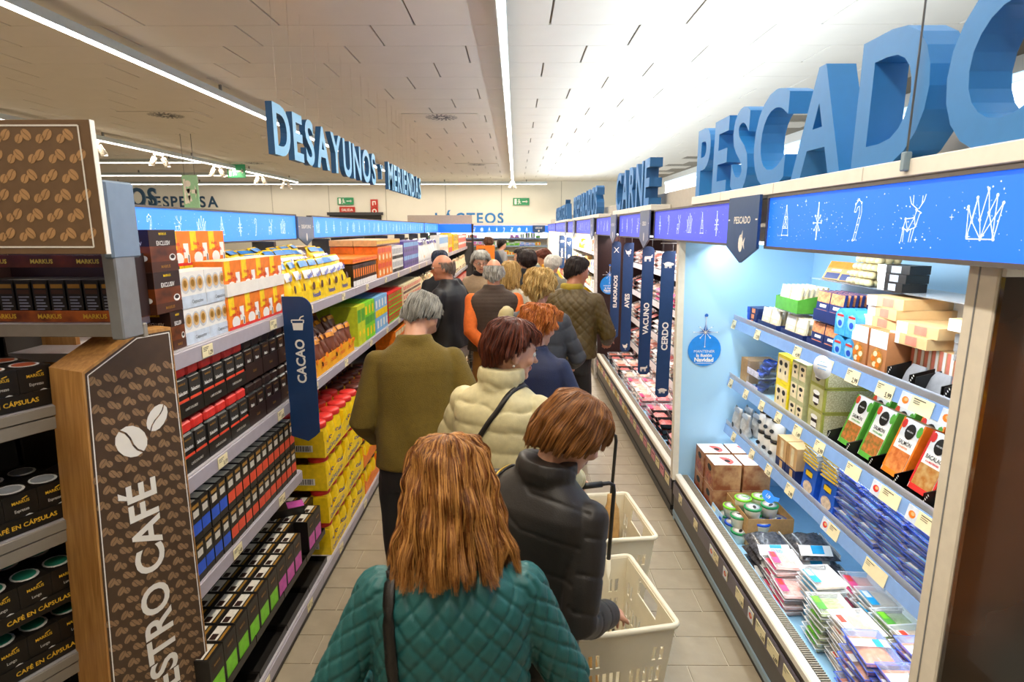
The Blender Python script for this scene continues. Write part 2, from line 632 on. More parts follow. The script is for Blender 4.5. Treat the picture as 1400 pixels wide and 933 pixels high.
def exit_sign(x, y, z, label, w=0.62, h=0.27, color=None, hung=False):
    o = empty('exit_sign', (x, y, z), 0, label, 'sign')
    m = MB()
    m.cbox(-w / 2, w / 2, -0.03, 0.0, -h / 2, h / 2, color or M_GREEN, 0.005)
    m.build('sign_plate', o)
    m = MB()
    # running figure, doorway and arrow
    f = -0.032
    m.quad([(-w * .42, f, -h * .38), (-w * .28, f, -h * .38), (-w * .28, f, h * .38), (-w * .42, f, h * .38)], M_WHITE)
    m.disc((-w * .14, f, h * .24), (1, 0, 0), (0, 0, 1), h * .1, h * .1, M_WHITE)
    for a, b in (((-.14, .1), (-.12, -.12)), ((-.12, -.12), (-.2, -.36)), ((-.12, -.12), (-.02, -.3)), ((-.14, .08), (-.04, -.02)), ((-.14, .08), (-.22, -.04))):
        m.line((a[0] * w, f, a[1] * h), (b[0] * w, f, b[1] * h), h * .09, (0, -1, 0), M_WHITE)
    m.line((w * .06, f, 0), (w * .4, f, 0), h * .12, (0, -1, 0), M_WHITE)
    m.quad([(w * .3, f, -h * .2), (w * .42, f, 0), (w * .3, f, h * .2)], M_WHITE)
    m.build('pictogram', o)
    if hung:
        m = MB()
        m.tube([(-w / 3, -0.015, h / 2), (-w / 3, -0.015, CEIL - z)], 0.006, M_GREY, 6)
        m.tube([(w / 3, -0.015, h / 2), (w / 3, -0.015, CEIL - z)], 0.006, M_GREY, 6)
        m.build('hanging_wire', o)

exit_sign(0.21, 22.97, 3.06, 'green exit sign on the back wall above the dairy lettering')
exit_sign(-6.55, 22.97, 3.08, 'green exit sign on the back wall above a small red sign')
exit_sign(-7.7, 16.6, 3.6, 'green exit sign hanging beside the far left light strip', 0.5, 0.36, hung=True)
exit_sign(-6.3, 11.6, 2.75, 'pale green hanging sign in front of the dark wall lettering', 0.3, 0.62, mat('pale_green_sign', '9fd6ae', 0.4, vary=0.04), True)
m = MB()
m.cbox(-0.3, 0.3, -0.03, 0, -0.12, 0.12, M_RED, 0.004)
m.text('SALIDA', (0, -0.032, -0.05), (1, 0, 0), (0, 0, 1), 0.1, M_WHITE)
tag(m.build('warning_sign', None, (-6.5, 22.97, 2.75)), 'small red sign under the left green exit sign', 'sign')
o = empty('fire_sign', (-5.45, 22.97, 2.7), 0, 'tall red fire equipment sign on the back wall', 'sign')
for i, z in enumerate((0.3, 0.0, -0.3)):
    m = MB()
    m.cbox(-0.14, 0.14, -0.03, 0, z - 0.145, z + 0.145, M_RED, 0.004)
    if i == 1:
        m.disc((0, -0.032, z), (1, 0, 0), (0, 0, 1), 0.09, 0.09, M_WHITE)
        m.disc((0, -0.033, z), (1, 0, 0), (0, 0, 1), 0.05, 0.05, M_RED)
    else:
        m.line((-0.05, -0.032, z - 0.08), (-0.05, -0.032, z + 0.08), 0.04, (0, -1, 0), M_WHITE)
        m.line((-0.05, -0.032, z + 0.06), (0.06, -0.032, z + 0.06), 0.04, (0, -1, 0), M_WHITE)
        m.line((0.05, -0.032, z - 0.06), (0.05, -0.032, z + 0.06), 0.03, (0, -1, 0), M_WHITE)
    m.build('sign_plate', o)

# ---------------------------------------------------------------- lettering standing or hanging in space
def lettering(text, start, u, step_total, cap, label, face, side, depth=0.09, sx=1.0, wires=False, offset=0.024, gap=None):
    """one thing per word, each letter a part; u = reading direction (horizontal unit vector)"""
    u = Vector(u)
    n = u.cross(Vector((0, 0, 1)))          # towards the reader
    o = empty('lettering_sign', start, 0, label, 'sign')
    widths = []
    for ch in text:
        widths.append(text_mesh(ch, 5, offset, 0.0)[2] if ch != ' ' else 0.35)
    raw = sum(widths)
    g = 0.18
    k = step_total / (cap * (raw + g * (len(text) - 1)))
    x = 0.0
    for ch, w in zip(text, widths):
        if ch == ' ':
            x += (w + g) * cap * k
            continue
        sc, zo = (cap, 0.0)
        if ch == 'y':
            ch2 = 'Y'
            w2 = text_mesh('Y', 5, offset, 0.0)[2]
            sc, zo = cap * 0.5, cap * 0.25
        else:
            ch2 = ch
        m = MB()
        vs, fs, wd = text_mesh(ch2, 5, offset, depth / sc / 2 * 0.729)
        pts = []
        for q in vs:
            p = u * (x + q[0] * sc * k) + Vector((0, 0, zo + q[1] * sc)) + n * (q[2] * sc - depth / 2)
            pts.append(p)
        # front and side materials by face orientation
        fr, sd = [], []
        for f in fs:
            a, b, c = pts[f[0]], pts[f[1]], pts[f[2]]
            nn = (b - a).cross(c - a)
            nn.normalize()
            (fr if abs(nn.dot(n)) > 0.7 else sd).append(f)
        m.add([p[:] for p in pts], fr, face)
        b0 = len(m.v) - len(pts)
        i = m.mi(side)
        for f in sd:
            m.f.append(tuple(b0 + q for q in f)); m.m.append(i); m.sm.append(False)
        m.build('letter', o)
        if wires:
            wr = MB()
            p = u * (x + w * cap * k * 0.5) - n * (depth / 2)
            wr.tube([(p.x, p.y, cap), (p.x, p.y, CEIL - start[2])], 0.0014, mat('pale_wire', 'cfc9bf', .5), 4)
            wr.build('hanging_wire', o)
        x += (w + g) * cap * k
    return o

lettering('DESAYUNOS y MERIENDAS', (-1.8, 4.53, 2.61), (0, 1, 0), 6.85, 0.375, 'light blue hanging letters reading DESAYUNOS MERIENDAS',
          mat('sign_light_blue', '6cb4e4', 0.45, vary=0.02), M_BLUE3D_SHADE, 0.05, wires=True)
lettering('PESCADO', (1.05, 3.51, 2.232), (0, -1, 0), 2.36, 0.375, 'big blue letters reading PESCADO on the white ledge', M_BLUE3D, M_BLUE3D, 0.10)
lettering('CARNE', (1.05, 6.28, 2.232), (0, -1, 0), 1.55, 0.375, 'blue letters reading CARNE on the white ledge', M_BLUE3D, M_BLUE3D_SHADE, 0.10)
lettering('PREPARADOS', (1.05, 10.85, 2.232), (0, -1, 0), 3.1, 0.375, 'blue letters beyond CARNE on the white ledge', M_BLUE3D, M_BLUE3D_SHADE, 0.10)
lettering('CHARCUTERÍA', (1.05, 15.55, 2.232), (0, -1, 0), 3.4, 0.33, 'farthest blue letters on the white ledge, with an accent', M_BLUE3D, M_BLUE3D_SHADE, 0.10)
lettering('LÁCTEOS', (-3.12, 22.99, 2.25), (1, 0, 0), 2.65, 0.40, 'blue letters reading LÁCTEOS on the back wall', M_BLUE3D, M_BLUE3D, 0.05)
lettering('DESPENSA', (-14.4, 22.99, 2.86), (1, 0, 0), 2.9, 0.42, 'dark blue letters reading DESPENSA on the back wall', M_BLUE3D_UNLIT, M_BLUE3D_UNLIT, 0.05)
lettering('VINOS', (-11.4, 16.0, 2.63), (1, 0, 0), 1.75, 0.5, 'dark blue letters ending in OS at the far left', M_BLUE3D_UNLIT, M_BLUE3D_UNLIT, 0.05, wires=True)

# ================================================================ left side: shelving
M_SHELF = mat('shelf_steel', 'b9b5ba', 0.45, 0.1, vary=0.03)
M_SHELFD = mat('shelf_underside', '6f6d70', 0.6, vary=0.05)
M_BACKP = mat('back_panel_steel', '4a4744', 0.6, vary=0.05)
M_PLINTH = mat('black_plinth', '161517', 0.4, vary=0.1)
M_BLUELIT = mat('backlit_blue', '1f6cff', 0.4, emit=0.85, vary=0.03, scale=1.2)
M_BLUELIT_FAR = mat('backlit_blue_reflection', '4a55e2', 0.4, emit=0.62, vary=0.03, scale=1.2)  # violet tone paints the reflection on the far blue panels
M_BLUELIT_L = mat('backlit_blue_left', '3f8df2', 0.4, emit=0.80, vary=0.05, scale=1.2)
M_STARW = mat('white_line_print', 'dfeaff', 0.5, emit=0.8, vary=0)
M_PANELG = mat('panel_frame', '6a6561', 0.45, 0.3, vary=0.04)

MOTIF = {
    'tree': ([((.5, 1), (.36, .66)), ((.5, 1), (.64, .66)), ((.36, .66), (.64, .66)), ((.36, .66), (.25, .3)), ((.64, .66), (.75, .3)), ((.25, .3), (.75, .3)), ((.5, 1), (.52, .3)),
              ((.36, .66), (.75, .3)), ((.64, .66), (.25, .3)), ((.25, .3), (.2, .08)), ((.75, .3), (.8, .08)), ((.2, .08), (.8, .08))], [(.5, 1), (.2, .08), (.8, .08)]),
    'star': ([((.5, 0), (.5, 1)), ((.2, .45), (.8, .45)), ((.3, .25), (.7, .65)), ((.3, .65), (.7, .25)), ((.42, .55), (.5, 1)), ((.58, .55), (.5, 1)), ((.42, .38), (.5, 0)), ((.58, .38), (.5, 0))],
             [(.5, .45), (.5, 1), (.5, 0), (.2, .45), (.8, .45), (.3, .25), (.7, .65), (.3, .65), (.7, .25)]),
    'cane': ([((.3, 0), (.55, .7)), ((.42, 0), (.67, .68)), ((.3, 0), (.42, 0)), ((.55, .7), (.5, .84)), ((.5, .84), (.4, .82)), ((.4, .82), (.33, .7)), ((.67, .68), (.62, .92)), ((.62, .92), (.45, 1)),
              ((.45, 1), (.28, .9)), ((.28, .9), (.22, .7)), ((.22, .7), (.33, .7)), ((.37, .2), (.49, .2)), ((.44, .4), (.56, .38)), ((.5, .55), (.62, .55))], [(.45, 1), (.28, .9), (.62, .92), (.3, 0)]),
    'deer': ([((.3, .5), (.62, .52)), ((.3, .5), (.24, .3)), ((.24, .3), (.42, .25)), ((.62, .52), (.42, .25)), ((.3, .5), (.42, .25)), ((.62, .52), (.7, .32)), ((.42, .25), (.7, .32)), ((.24, .3), (.2, 0)),
              ((.28, .27), (.28, 0)), ((.55, .28), (.5, 0)), ((.66, .3), (.58, 0)), ((.62, .52), (.68, .68)), ((.7, .32), (.8, .6)), ((.68, .68), (.86, .62)), ((.86, .62), (.8, .6)), ((.68, .68), (.62, .7)),
              ((.7, .7), (.45, .82)), ((.45, .82), (.36, .98)), ((.52, .79), (.5, 1)), ((.74, .7), (.9, .86)), ((.9, .86), (.95, 1)), ((.84, .8), (.84, .98))], [(.3, .5), (.62, .52), (.42, .25), (.68, .68), (.24, .3)]),
    'crown': ([((.05, .7), (.1, .1)), ((.1, .1), (.85, .1)), ((.85, .1), (.98, .74)), ((.98, .74), (.5, .1)), ((.05, .7), (.2, .42)), ((.2, .42), (.28, .86)), ((.28, .86), (.42, .45)), ((.42, .45), (.55, 1)),
               ((.55, 1), (.64, .58)), ((.64, .58), (.8, .88)), ((.8, .88), (.82, .1)), ((.2, .42), (.5, .1)), ((.42, .45), (.5, .1)), ((.64, .58), (.85, .1)), ((.1, .1), (.28, .86)), ((.5, .1), (.64, .58))],
              [(.05, .7), (.28, .86), (.55, 1), (.8, .88), (.98, .74), (.42, .45), (.5, .1), (.85, .1), (.64, .58), (.2, .42)]),
}

def header_panel(x, ya, yb, z0, z1, side, label, blue, first=0, pitch=0.245, group=None, dots=40, fade=1.0):
    """backlit panel along the aisle; side +1 faces +x, -1 faces -x; ya is the end where the pattern starts"""
    y0, y1 = min(ya, yb), max(ya, yb)
    o = empty('header_light_box', (x, (y0 + y1) / 2, z0), 0, label, 'light panel', group)
    h, L = z1 - z0, y1 - y0
    s = side
    m = MB()
    fr = 0.012
    m.box(min(0, -s * .05), max(0, -s * .05), -L / 2, L / 2, h - fr, h, M_PANELG)
    m.box(min(0, -s * .05), max(0, -s * .05), -L / 2, L / 2, 0, fr, M_PANELG)
    m.box(min(-s * .05, 0), max(-s * .05, 0), -L / 2, -L / 2 + .008, fr, h - fr, M_PANELG)
    m.box(min(-s * .05, 0), max(-s * .05, 0), L / 2 - .008, L / 2, fr, h - fr, M_PANELG)
    m.box(min(-s * .05, -s * .045), max(-s * .05, -s * .045), -L / 2, L / 2, fr, h - fr, M_PANELG)
    m.build('frame', o)
    m = MB()
    m.box(min(-s * .02, -s * .008), max(-s * .02, -s * .008), -L / 2 + .008, L / 2 - .008, fr, h - fr, blue)
    m.build('lit_face', o)
    m = MB()
    xs = -s * 0.0065
    u = Vector((0, s, 0))
    n = Vector((s, 0, 0))
    kinds = ['cane', 'deer', 'crown', 'tree', 'star'] if s > 0 else ['tree', 'star', 'cane', 'deer', 'crown']
    cnt = int((L - 0.1) / pitch)
    sz = h * 0.56
    r = random.Random(int(L * 1000) + int(x * 10))
    start = -1 if (yb > ya) else 1
    for i in range(cnt):
        k = kinds[(i + first) % 5]
        yc = start * (L / 2 - 0.17 - i * pitch)
        segs, nodes = MOTIF[k]
        asp = 0.75 if k in ('crown', 'deer') else 0.62
        P = lambda a, b: Vector((xs, yc, h * 0.22)) + u * ((a - 0.5) * sz * asp * 1.15) + Vector((0, 0, b * sz))
        for a, b in segs:
            m.line(P(*a), P(*b), 0.0022, n, M_STARW)
        for q in nodes:
            m.disc(P(*q) + n * 0.0004, u, (0, 0, 1), 0.0042, 0.0042, M_STARW, 6)
    for i in range(int(dots * L)):
        q = Vector((xs, r.uniform(-L / 2 + .03, L / 2 - .03), r.uniform(.03, h - .03)))
        rr = r.choice((0.0009, 0.0012, 0.0012, 0.0022))
        m.disc(q, u, (0, 0, 1), rr, rr, M_STARW, 5)
        if r.random() < 0.04:
            m.line(q - u * .007, q + u * .007, .0013, n, M_STARW)
            m.line(q - Vector((0, 0, .007)), q + Vector((0, 0, .007)), .0013, n, M_STARW)
    m.build('star_pattern', o)['kind'] = 'stuff'
    return o

M_PLATE = mat('drop_plate_navy', '2b4d78', 0.35, vary=0.04)
M_PLATEG = mat('drop_plate_navy_sheen', '6e7c90', 0.3, 0.3, vary=0.05)  # navy plates with a greyish reflection painted into the colour

def drop_plate(x, yc, w, z0, z1, side, word, label, m_face, icon=None, group=None):
    o = empty('section_plate', (x, yc, z0), 0, label, 'sign', group)
    s = side
    m = MB()
    poly = [(-w / 2, z1 - z0), (-w / 2, 0.07), (0, 0), (w / 2, 0.07), (w / 2, z1 - z0)]
    m.prism(poly, 'x', 0, s * 0.012, m_face)
    m.build('plate', o)
    m = MB()
    u, n = Vector((0, s, 0)), Vector((s, 0, 0))
    x0 = s * 0.0128
    H = z1 - z0
    tw = text_mesh(word, 2, 0.018)[2]
    cap = min(0.032, w * 0.74 / tw)
    m.text(word, (x0, 0, H * 0.60), u, (0, 0, 1), cap, M_WHITE)
    for t in (-1, 1):
        a = Vector((x0, 0, H * 0.60 + cap * .5)) + u * (t * w * .42)
        m.line(a, a + u * (t * w * .06), 0.006, n, M_WHITE)
    c = Vector((x0, 0, H * 0.30))
    if icon == 'fish':
        m.disc(c, u, (0, 0, 1), 0.026, 0.04, M_WHITE, 12)
        m.quad([(c + u * .018 + Vector((0, 0, .0)))[:], (c + u * .05 + Vector((0, 0, -.028)))[:], (c + u * .042)[:], (c + u * .05 + Vector((0, 0, .028)))[:]], M_WHITE)
        m.quad([(c + Vector((0, 0, .03)))[:], (c + u * .018 + Vector((0, 0, .06)))[:], (c + u * .02 + Vector((0, 0, .025)))[:]], M_WHITE)
    else:
        m.disc(c, u, (0, 0, 1), 0.018, 0.036, M_WHITE, 10)
    m.build('print', o)
    return o

# ---- the header boards over the left run
HG = 'backlit blue panels over the left shelving'
header_panel(-1.85, 2.83, 5.0, 1.955, 2.165, 1, 'backlit blue panel over the left shelving, nearest one', M_BLUELIT_L, 0, group=None)
drop_plate(-1.85, 5.19, 0.384, 1.90, 2.15, 1, 'DESAYUNO', 'grey blue pointed plate between the two left blue panels', M_PLATEG)
header_panel(-1.85, 5.38, 12.0, 1.955, 2.165, 1, 'long backlit blue panel over the left shelving beyond the pointed plate', M_BLUELIT_L, 2, dots=10)
header_panel(-1.85, 12.02, 14.2, 1.955, 2.165, 1, 'short backlit blue panel over the far end of the left shelving', M_BLUELIT_L, 1, dots=5)
# cross board at the far end
o = empty('end_header', (-1.45, 14.25, 1.94), 0, 'blue cross panel with a beige board at the far end of the left shelving', 'light panel')
m = MB(); m.box(-.46, .40, 0, .03, 0, .21, M_BLUELIT); m.build('lit_face', o)
m = MB(); m.cbox(-1.15, .40, 0, .05, .215, .42, mat('beige_board', 'b9aea6', 0.6, vary=0.04), .003); m.build('board', o)
m = MB(); m.cbox(.38, .43, -.02, .05, -1.93, .215, mat('dark_post', '2a2526', 0.5, vary=.05), .003); m.build('post', o)
m = MB(); m.cbox(-.46, .38, .0, .05, -1.93, -.22, M_BACKP, .003); m.build('end_panel', o)

SHELF_Z = {'top': 1.63, 'middle': 1.175, 'third': 0.755, 'base': 0.12}
PRICES = ['1,59', '1,75', '2,49', '1,99', '3,19', '2,85', '1,29', '0,99', '2,19', '3,49']

def tag_mesh(price, w=0.075, h=0.045):
    m = MB()
    m.box(-w / 2, w / 2, -0.002, 0, 0, h, M_CREAM)
    m.text(price, (w * .44, -.0025, h * .14), (1, 0, 0), (0, 0, 1), h * .36, M_INK, 'r', sx=.85)
    for k in range(3):
        m.line((-w * .42, -.0025, h * (.82 - k * .13)), (w * (.1 - .1 * k), -.0025, h * (.82 - k * .13)), h * .05, (0, -1, 0), M_INK)
    return m.mesh('price_tag')

TAGS = [tag_mesh(p) for p in PRICES]
TAGLONG = []

def left_bay(y0, y1, shelves, label, xf=-1.17, tags=True, k0=0):
    o = empty('shelf_bay', (0, y0, 0), 0, label, 'shelving', 'bays of the left shelving run')
    L = y1 - y0
    m = MB(); m.cbox(-1.72, -1.11, 0, L, 0, 0.055, M_PLINTH, .003); m.build('plinth', o)
    m = MB(); m.box(-1.76, -1.735, .0, L, 0.055, 1.72, M_BACKP); m.build('back_panel', o)
    for yy in (0.0, ):
        m = MB(); m.cbox(-1.90, -1.74, yy, yy + .04, 0, 1.956, M_DGREY, .003); m.build('upright', o)
    k = k0
    for n in shelves:
        z = SHELF_Z[n]
        x1 = -1.095 if n == 'base' else xf
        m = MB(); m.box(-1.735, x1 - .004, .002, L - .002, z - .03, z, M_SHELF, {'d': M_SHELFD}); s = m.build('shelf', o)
        m = MB(); m.cbox(x1 - .004, x1 + .004, .0, L, z - .062, z - .004, M_RAIL, .002); m.build('price_rail', s)
        if tags:
            nt = max(2, int(L / .42))
            for i in range(nt):
                yy = L * (i + .5) / nt + RNG.uniform(-.05, .05)
                t = link('price_tag', TAGS[k % len(TAGS)], s, (x1 + .0055, yy, z - .056), PI / 2)
                k += 1
    return o

left_bay(1.93, 2.98, ['base', 'third', 'middle', 'top'], 'nearest bay of the left shelving with coffee on four shelves')
y = 2.98
for i in range(9):
    left_bay(y, y + 1.25, ['base', 'middle', 'top'] if i < 2 else ['base', 'third', 'middle', 'top'],
             ['left shelving bay with cocoa tubs stacked from the floor', 'left shelving bay beside the man in the olive fleece'][i] if i < 2 else nth(i) + ' bay of the far left shelving, counted from the cocoa tubs', k0=i * 3)
    y += 1.25
YEND = y

# ---- blade sign on the shelf edge
def blade(x0, x1, y, z0, z1, word, label, icon, cap, round_top='r', both=False, zt=None, group=None, rod=False):
    o = empty('blade_sign', ((x0 + x1) / 2, y, z0), 0, label, 'sign', group)
    w, h, r = (x1 - x0) / 2, z1 - z0, (x1 - x0) * .42
    arc = lambda cx, cz, a0: [(cx + r * math.cos(a0 + i * PI / 12), cz + r * math.sin(a0 + i * PI / 12)) for i in range(7)]
    if round_top == 'r':
        poly = [(-w, 0)] + arc(w - r, r * .55, -PI / 2)[:1] + [(w - r * .35, 0), (w, r * .35)] + arc(w - r, h - r, 0) + [(-w, h)]
    elif round_top == 'both':
        poly = [(-w, r * .5), (-w + r * .5, 0), (w - r * .5, 0), (w, r * .5)] + arc(w - r, h - r, 0) + arc(-w + r, h - r, PI / 2)
    else:
        poly = [(-w, r * .5), (-w + r * .5, 0), (w - r * .5, 0), (w, r * .5), (w, h)] + arc(-w + r, h - r, PI / 2)
    m = MB(); m.prism(poly, 'y', 0, .006, M_NAVY); m.build('board', o)
    m = MB()
    f = -.0008
    zc = h * .44 if zt is None else zt
    tw = text_mesh(word, 3, .03)[2]
    m.text(word, (cap * .5, f, zc - tw * cap / 2), (0, 0, 1), (-1, 0, 0), cap, M_WHITE, 'l', offset=.03, res=3)
    icon(m, 0, f, h - w * 1.9, w)
    if both:
        icon(m, 0, f, w * 1.1, w * .9)
    m.build('print', o)
    if rod:
        m = MB()
        m.tube([(-w * .8, .003, h), (-w * .8, .003, h + .06)], .003, M_GREY, 5)
        m.tube([(w * .6, .003, h), (w * .6, .003, h + .06)], .003, M_GREY, 5)
        m.tube([(-w * 1.2, .003, h + .06), (.62, .003, h + .06)], .004, M_WHITE, 6)
        m.build('hanging_rod', o)
    return o

def ic_glass(m, x, y, z, w):
    m.quad([(x - w * .34, y, z - w * .4), (x + w * .30, y, z - w * .4), (x + w * .36, y, z + w * .1), (x - w * .40, y, z + w * .1)], M_WHITE)
    N = (0, -1, 0)
    for a, b in (((-.44, .3), (.4, .3)), ((-.42, .1), (-.44, .3)), ((.37, .1), (.4, .3)), ((.1, .3), (.2, .5)), ((.2, .5), (.42, .58))):
        m.line((x + a[0] * w, y, z + a[1] * w), (x + b[0] * w, y, z + b[1] * w), w * .08, N, M_WHITE)

blade(-1.168, -1.02, 2.88, 0.985, 1.716, 'CACAO', 'navy upright sign reading CACAO on the left shelf edge', ic_glass, 0.047, zt=.40)

# ---------------------------------------------------------------- articles on the left shelves
def carton(w, d, h, base, top=None):
    m = MB()
    m.box(-w / 2, w / 2, -d / 2, d / 2, 0, h, base, {'t': top} if top else None)
    return m

def front_rect(m, w, d, x0, x1, z0, z1, mm, e=.0006):
    m.quad([(x0 * w, -d / 2 - e, z0), (x1 * w, -d / 2 - e, z0), (x1 * w, -d / 2 - e, z1), (x0 * w, -d / 2 - e, z1)], mm)

def ft(m, s, d, z, size, mm, x=0.0, sx=1.0, e=.0012, off=.02, al='c'):
    m.text(s, (x, -d / 2 - e, z), (1, 0, 0), (0, 0, 1), size, mm, al, sx=sx, offset=off)

C = lambda k, c, **a: mat('pack_' + k, c, a.pop('rough', .42), **a)
P_YEL = C('yellow', 'f5cf17'); P_ORG = C('orange', 'f07f1e'); P_RED = C('red', 'd9302a'); P_GRN = C('green', '5aa63a'); P_LIME = C('lime', '7fd02f')
P_BLU = C('blue', '2456c8'); P_SKY = C('sky', '7fb6e6'); P_PINK = C('pink', 'cf5aae'); P_PUR = C('purple', '5a4a9c'); P_BRN = C('brown', '4a2716'); P_DBR = C('dark_brown', '2b1710')
P_WHT = C('white', 'efeeea', vary=.02); P_GLD = C('gold', 'b98a3a', rough=.3, metal=.5); P_TAN = C('tan', 'd8b077'); P_CREAM = C('cream', 'efe0b8'); P_CHOC = C('choc', '6b3416')
P_CORAL = C('coral', 'e04c30'); P_GRY = C('grey', '9aa0a8'); P_NAVY = C('navy', '1c2c62'); P_MAG = C('magenta', 'd0246e')
P_COFFEE = mat('pack_coffee_glow', '2a120a', 0.35, second='a4521a', scale=5, stretch=(1, 1, 2.2))
P_BLACKBOX = mat('pack_black_box', '1b1815', 0.35, vary=.2)
P_SILVER = mat('pack_silver_print', 'cfcabf', .35, vary=.08, scale=80)

TOPG = 'on the top shelf of the left shelving'

def p_exclusiv():
    w, d, h = .150, .11, .139
    m = carton(w, d, h, P_COFFEE, P_DBR)
    front_rect(m, w, d, -.5, .5, .085, h, P_DBR)
    ft(m, 'MARKUS', d, .122, .008, P_YEL)
    ft(m, 'EXCLUSIV', d, .088, .015, P_WHT, sx=.85)
    m.disc((.045, -d / 2 - .001, .046), (1, 0, 0), (0, 0, 1), .019, .012, P_WHT)
    m.disc((.045, -d / 2 - .0014, .048), (1, 0, 0), (0, 0, 1), .013, .007, P_DBR)
    front_rect(m, w, d, -.5, .5, 0, .034, P_BRN, .001)
    ft(m, 'MARKUS', d, .012, .010, P_GLD, e=.0016)
    # the same print on the side that looks towards the entrance
    xs = -w / 2 - .001
    m.quad([(xs, d / 2, .085), (xs, -d / 2, .085), (xs, -d / 2, h), (xs, d / 2, h)], P_DBR)
    m.quad([(xs, d / 2, 0), (xs, -d / 2, 0), (xs, -d / 2, .034), (xs, d / 2, .034)], P_BRN)
    m.text('EXCLUSIV', (xs - .0006, 0, .088), (0, -1, 0), (0, 0, 1), .013, P_WHT, sx=.8)
    m.text('MARKUS', (xs - .0006, 0, .122), (0, -1, 0), (0, 0, 1), .007, P_YEL)
    m.disc((xs - .0006, -.03, .046), (0, -1, 0), (0, 0, 1), .015, .010, P_WHT)
    return Proto('coffee_pack_tray', 'coffee', m)

def p_cappuccino():
    w, d, h = .165, .105, .132
    m = carton(w, d, h, P_WHT)
    for i in range(3):
        x = -.052 + i * .05
        m.disc((x, -d / 2 - .0008, .085), (1, 0, 0), (0, 0, 1), .028, .032, mat('pack_cup_grey', 'c9ccd2', .4))
        m.disc((x, -d / 2 - .0012, .087), (1, 0, 0), (0, 0, 1), .021, .024, P_TAN)
        m.disc((x, -d / 2 - .0016, .089), (1, 0, 0), (0, 0, 1), .012, .014, P_GLD)
    front_rect(m, w, d, -.5, .5, .0, .045, mat('pack_pale_blue', 'c6d3e3', .4), .0017)
    ft(m, 'Cappuccino', d, .015, .014, P_INK if False else M_INK, x=.02, sx=.85, e=.0022, off=.0)
    return Proto('cappuccino_tray', 'coffee', m)

def p_cola():
    w, d, h = .148, .12, .14
    m = carton(w, d, h, P_ORG, P_CREAM)
    front_rect(m, w, d, -.42, -.1, .06, h, P_YEL)
    front_rect(m, w, d, .2, .45, .03, .09, P_WHT)
    m.disc((-.01, -d / 2 - .0012, .028), (1, 0, 0), (0, 0, 1), .035, .026, P_WHT, 12)
    front_rect(m, w, d, -.5, .5, 0, .012, P_RED, .0016)
    ft(m, 'Hora', d, .082, .016, P_RED, x=-.02, e=.002)
    ft(m, 'con Cola', d, .055, .018, P_RED, e=.002, sx=.9)
    front_rect(m, w, d, .34, .47, .01, .045, P_WHT, .002)
    front_rect(m, w, d, .38, .43, .012, .043, M_INK, .0024)
    return Proto('drink_carton', 'drink carton', m)

def pouch(w, d, h, base, n=8):
    """standing bag: lens section, pinched top"""
    m = MB()
    vs, fs = [], []
    K = 12
    for j in range(n + 1):
        v = j / n
        t = (1 - v ** 2.2) * .95 + .03
        ww = w * (1.0 - .06 * math.sin(PI * v)) / 2
        for k in range(K):
            a = 2 * PI * k / K
            x = ww * (abs(math.cos(a)) ** .6) * (1 if math.cos(a) >= 0 else -1)
            y = d / 2 * t * (abs(math.sin(a)) ** .8) * (1 if math.sin(a) >= 0 else -1)
            vs.append((x, y + .006 * math.sin(7 * v + a * 2), h * v))
    for j in range(n):
        for k in range(K):
            fs.append((j * K + k, j * K + (k + 1) % K, (j + 1) * K + (k + 1) % K, (j + 1) * K + k))
    fs.append(tuple(range(K))[::-1]); fs.append(tuple(range(n * K, (n + 1) * K)))
    m.add(vs, fs, base, True)
    return m

def band(m, w, d, z0, z1, mm, x0=-.38, x1=.38, h=1.0, out=.0):
    """print on the bulging front of a pouch"""
    def y(z):
        v = z / h
        return -(d / 2 * ((1 - v ** 2.2) * .95 + .03)) - .004 - out
    N = 4
    for i in range(N):
        a, b = z0 + (z1 - z0) * i / N, z0 + (z1 - z0) * (i + 1) / N
        m.quad([(x0 * w, y(a), a), (x1 * w, y(a), a), (x1 * w, y(b), b), (x0 * w, y(b), b)], mm)

def p_bag(name, cat, w, d, h, base, topc, word, wc, spot_c):
    m = pouch(w, d, h, base)
    band(m, w, d, h * .80, h * .96, topc, -.42, .42, h)
    if word:
        band(m, w, d, h * .48, h * .70, P_WHT, -.44, .44, h, .001)
    m.disc((0.02, -d / 2 - .012, h * .25), (1, 0, 0), (0, 0, 1), w * .16, w * .16, spot_c, 10)
    if word:
        m.text(word, (0, -d / 2 * .9 - .012, h * .52), (1, .1, .25), (-.1, .2, 1), h * .13, wc, 'c', offset=.03, sx=.9)
    return Proto(name, cat, m)

def jar(m, x, y, z, r, h, body, lid, lidh=.035):
    m.lathe([(r * .9, 0), (r, .01), (r, h - lidh - .03), (r * .8, h - lidh), (r * .8, h - lidh)], body, 12, (x, y, z))

def p_coffeejar(lid, band_c, word, wc, label_c, tall=.185):
    """square shouldered instant coffee jar with a lid"""
    w = .083
    m = MB()
    m.cbox(-w / 2, w / 2, -w / 2, w / 2, 0, tall - .042, P_BLACKBOX, .010)
    front_rect(m, w, w, -.46, .46, .0, tall * .33, band_c, .001)
    m.disc((.02, -w / 2 - .0016, tall * .13), (1, 0, 0), (0, 0, 1), .016, .016, P_WHT, 10)
    m.disc((.02, -w / 2 - .002, tall * .13), (1, 0, 0), (0, 0, 1), .010, .010, band_c, 10)
    front_rect(m, w, w, -.44, .44, tall * .40, tall * .72, label_c, .001)
    ft(m, word, w, tall * .43, .014, wc, e=.002, sx=.8)
    ft(m, 'MARKUS', w, tall * .62, .008, P_GLD, e=.002)
    l = MB()
    l.cbox(-.040, .040, -.040, .040, tall - .046, tall, lid, .009)
    return Proto('coffee_jar', 'coffee jar', m, [('lid', l)])

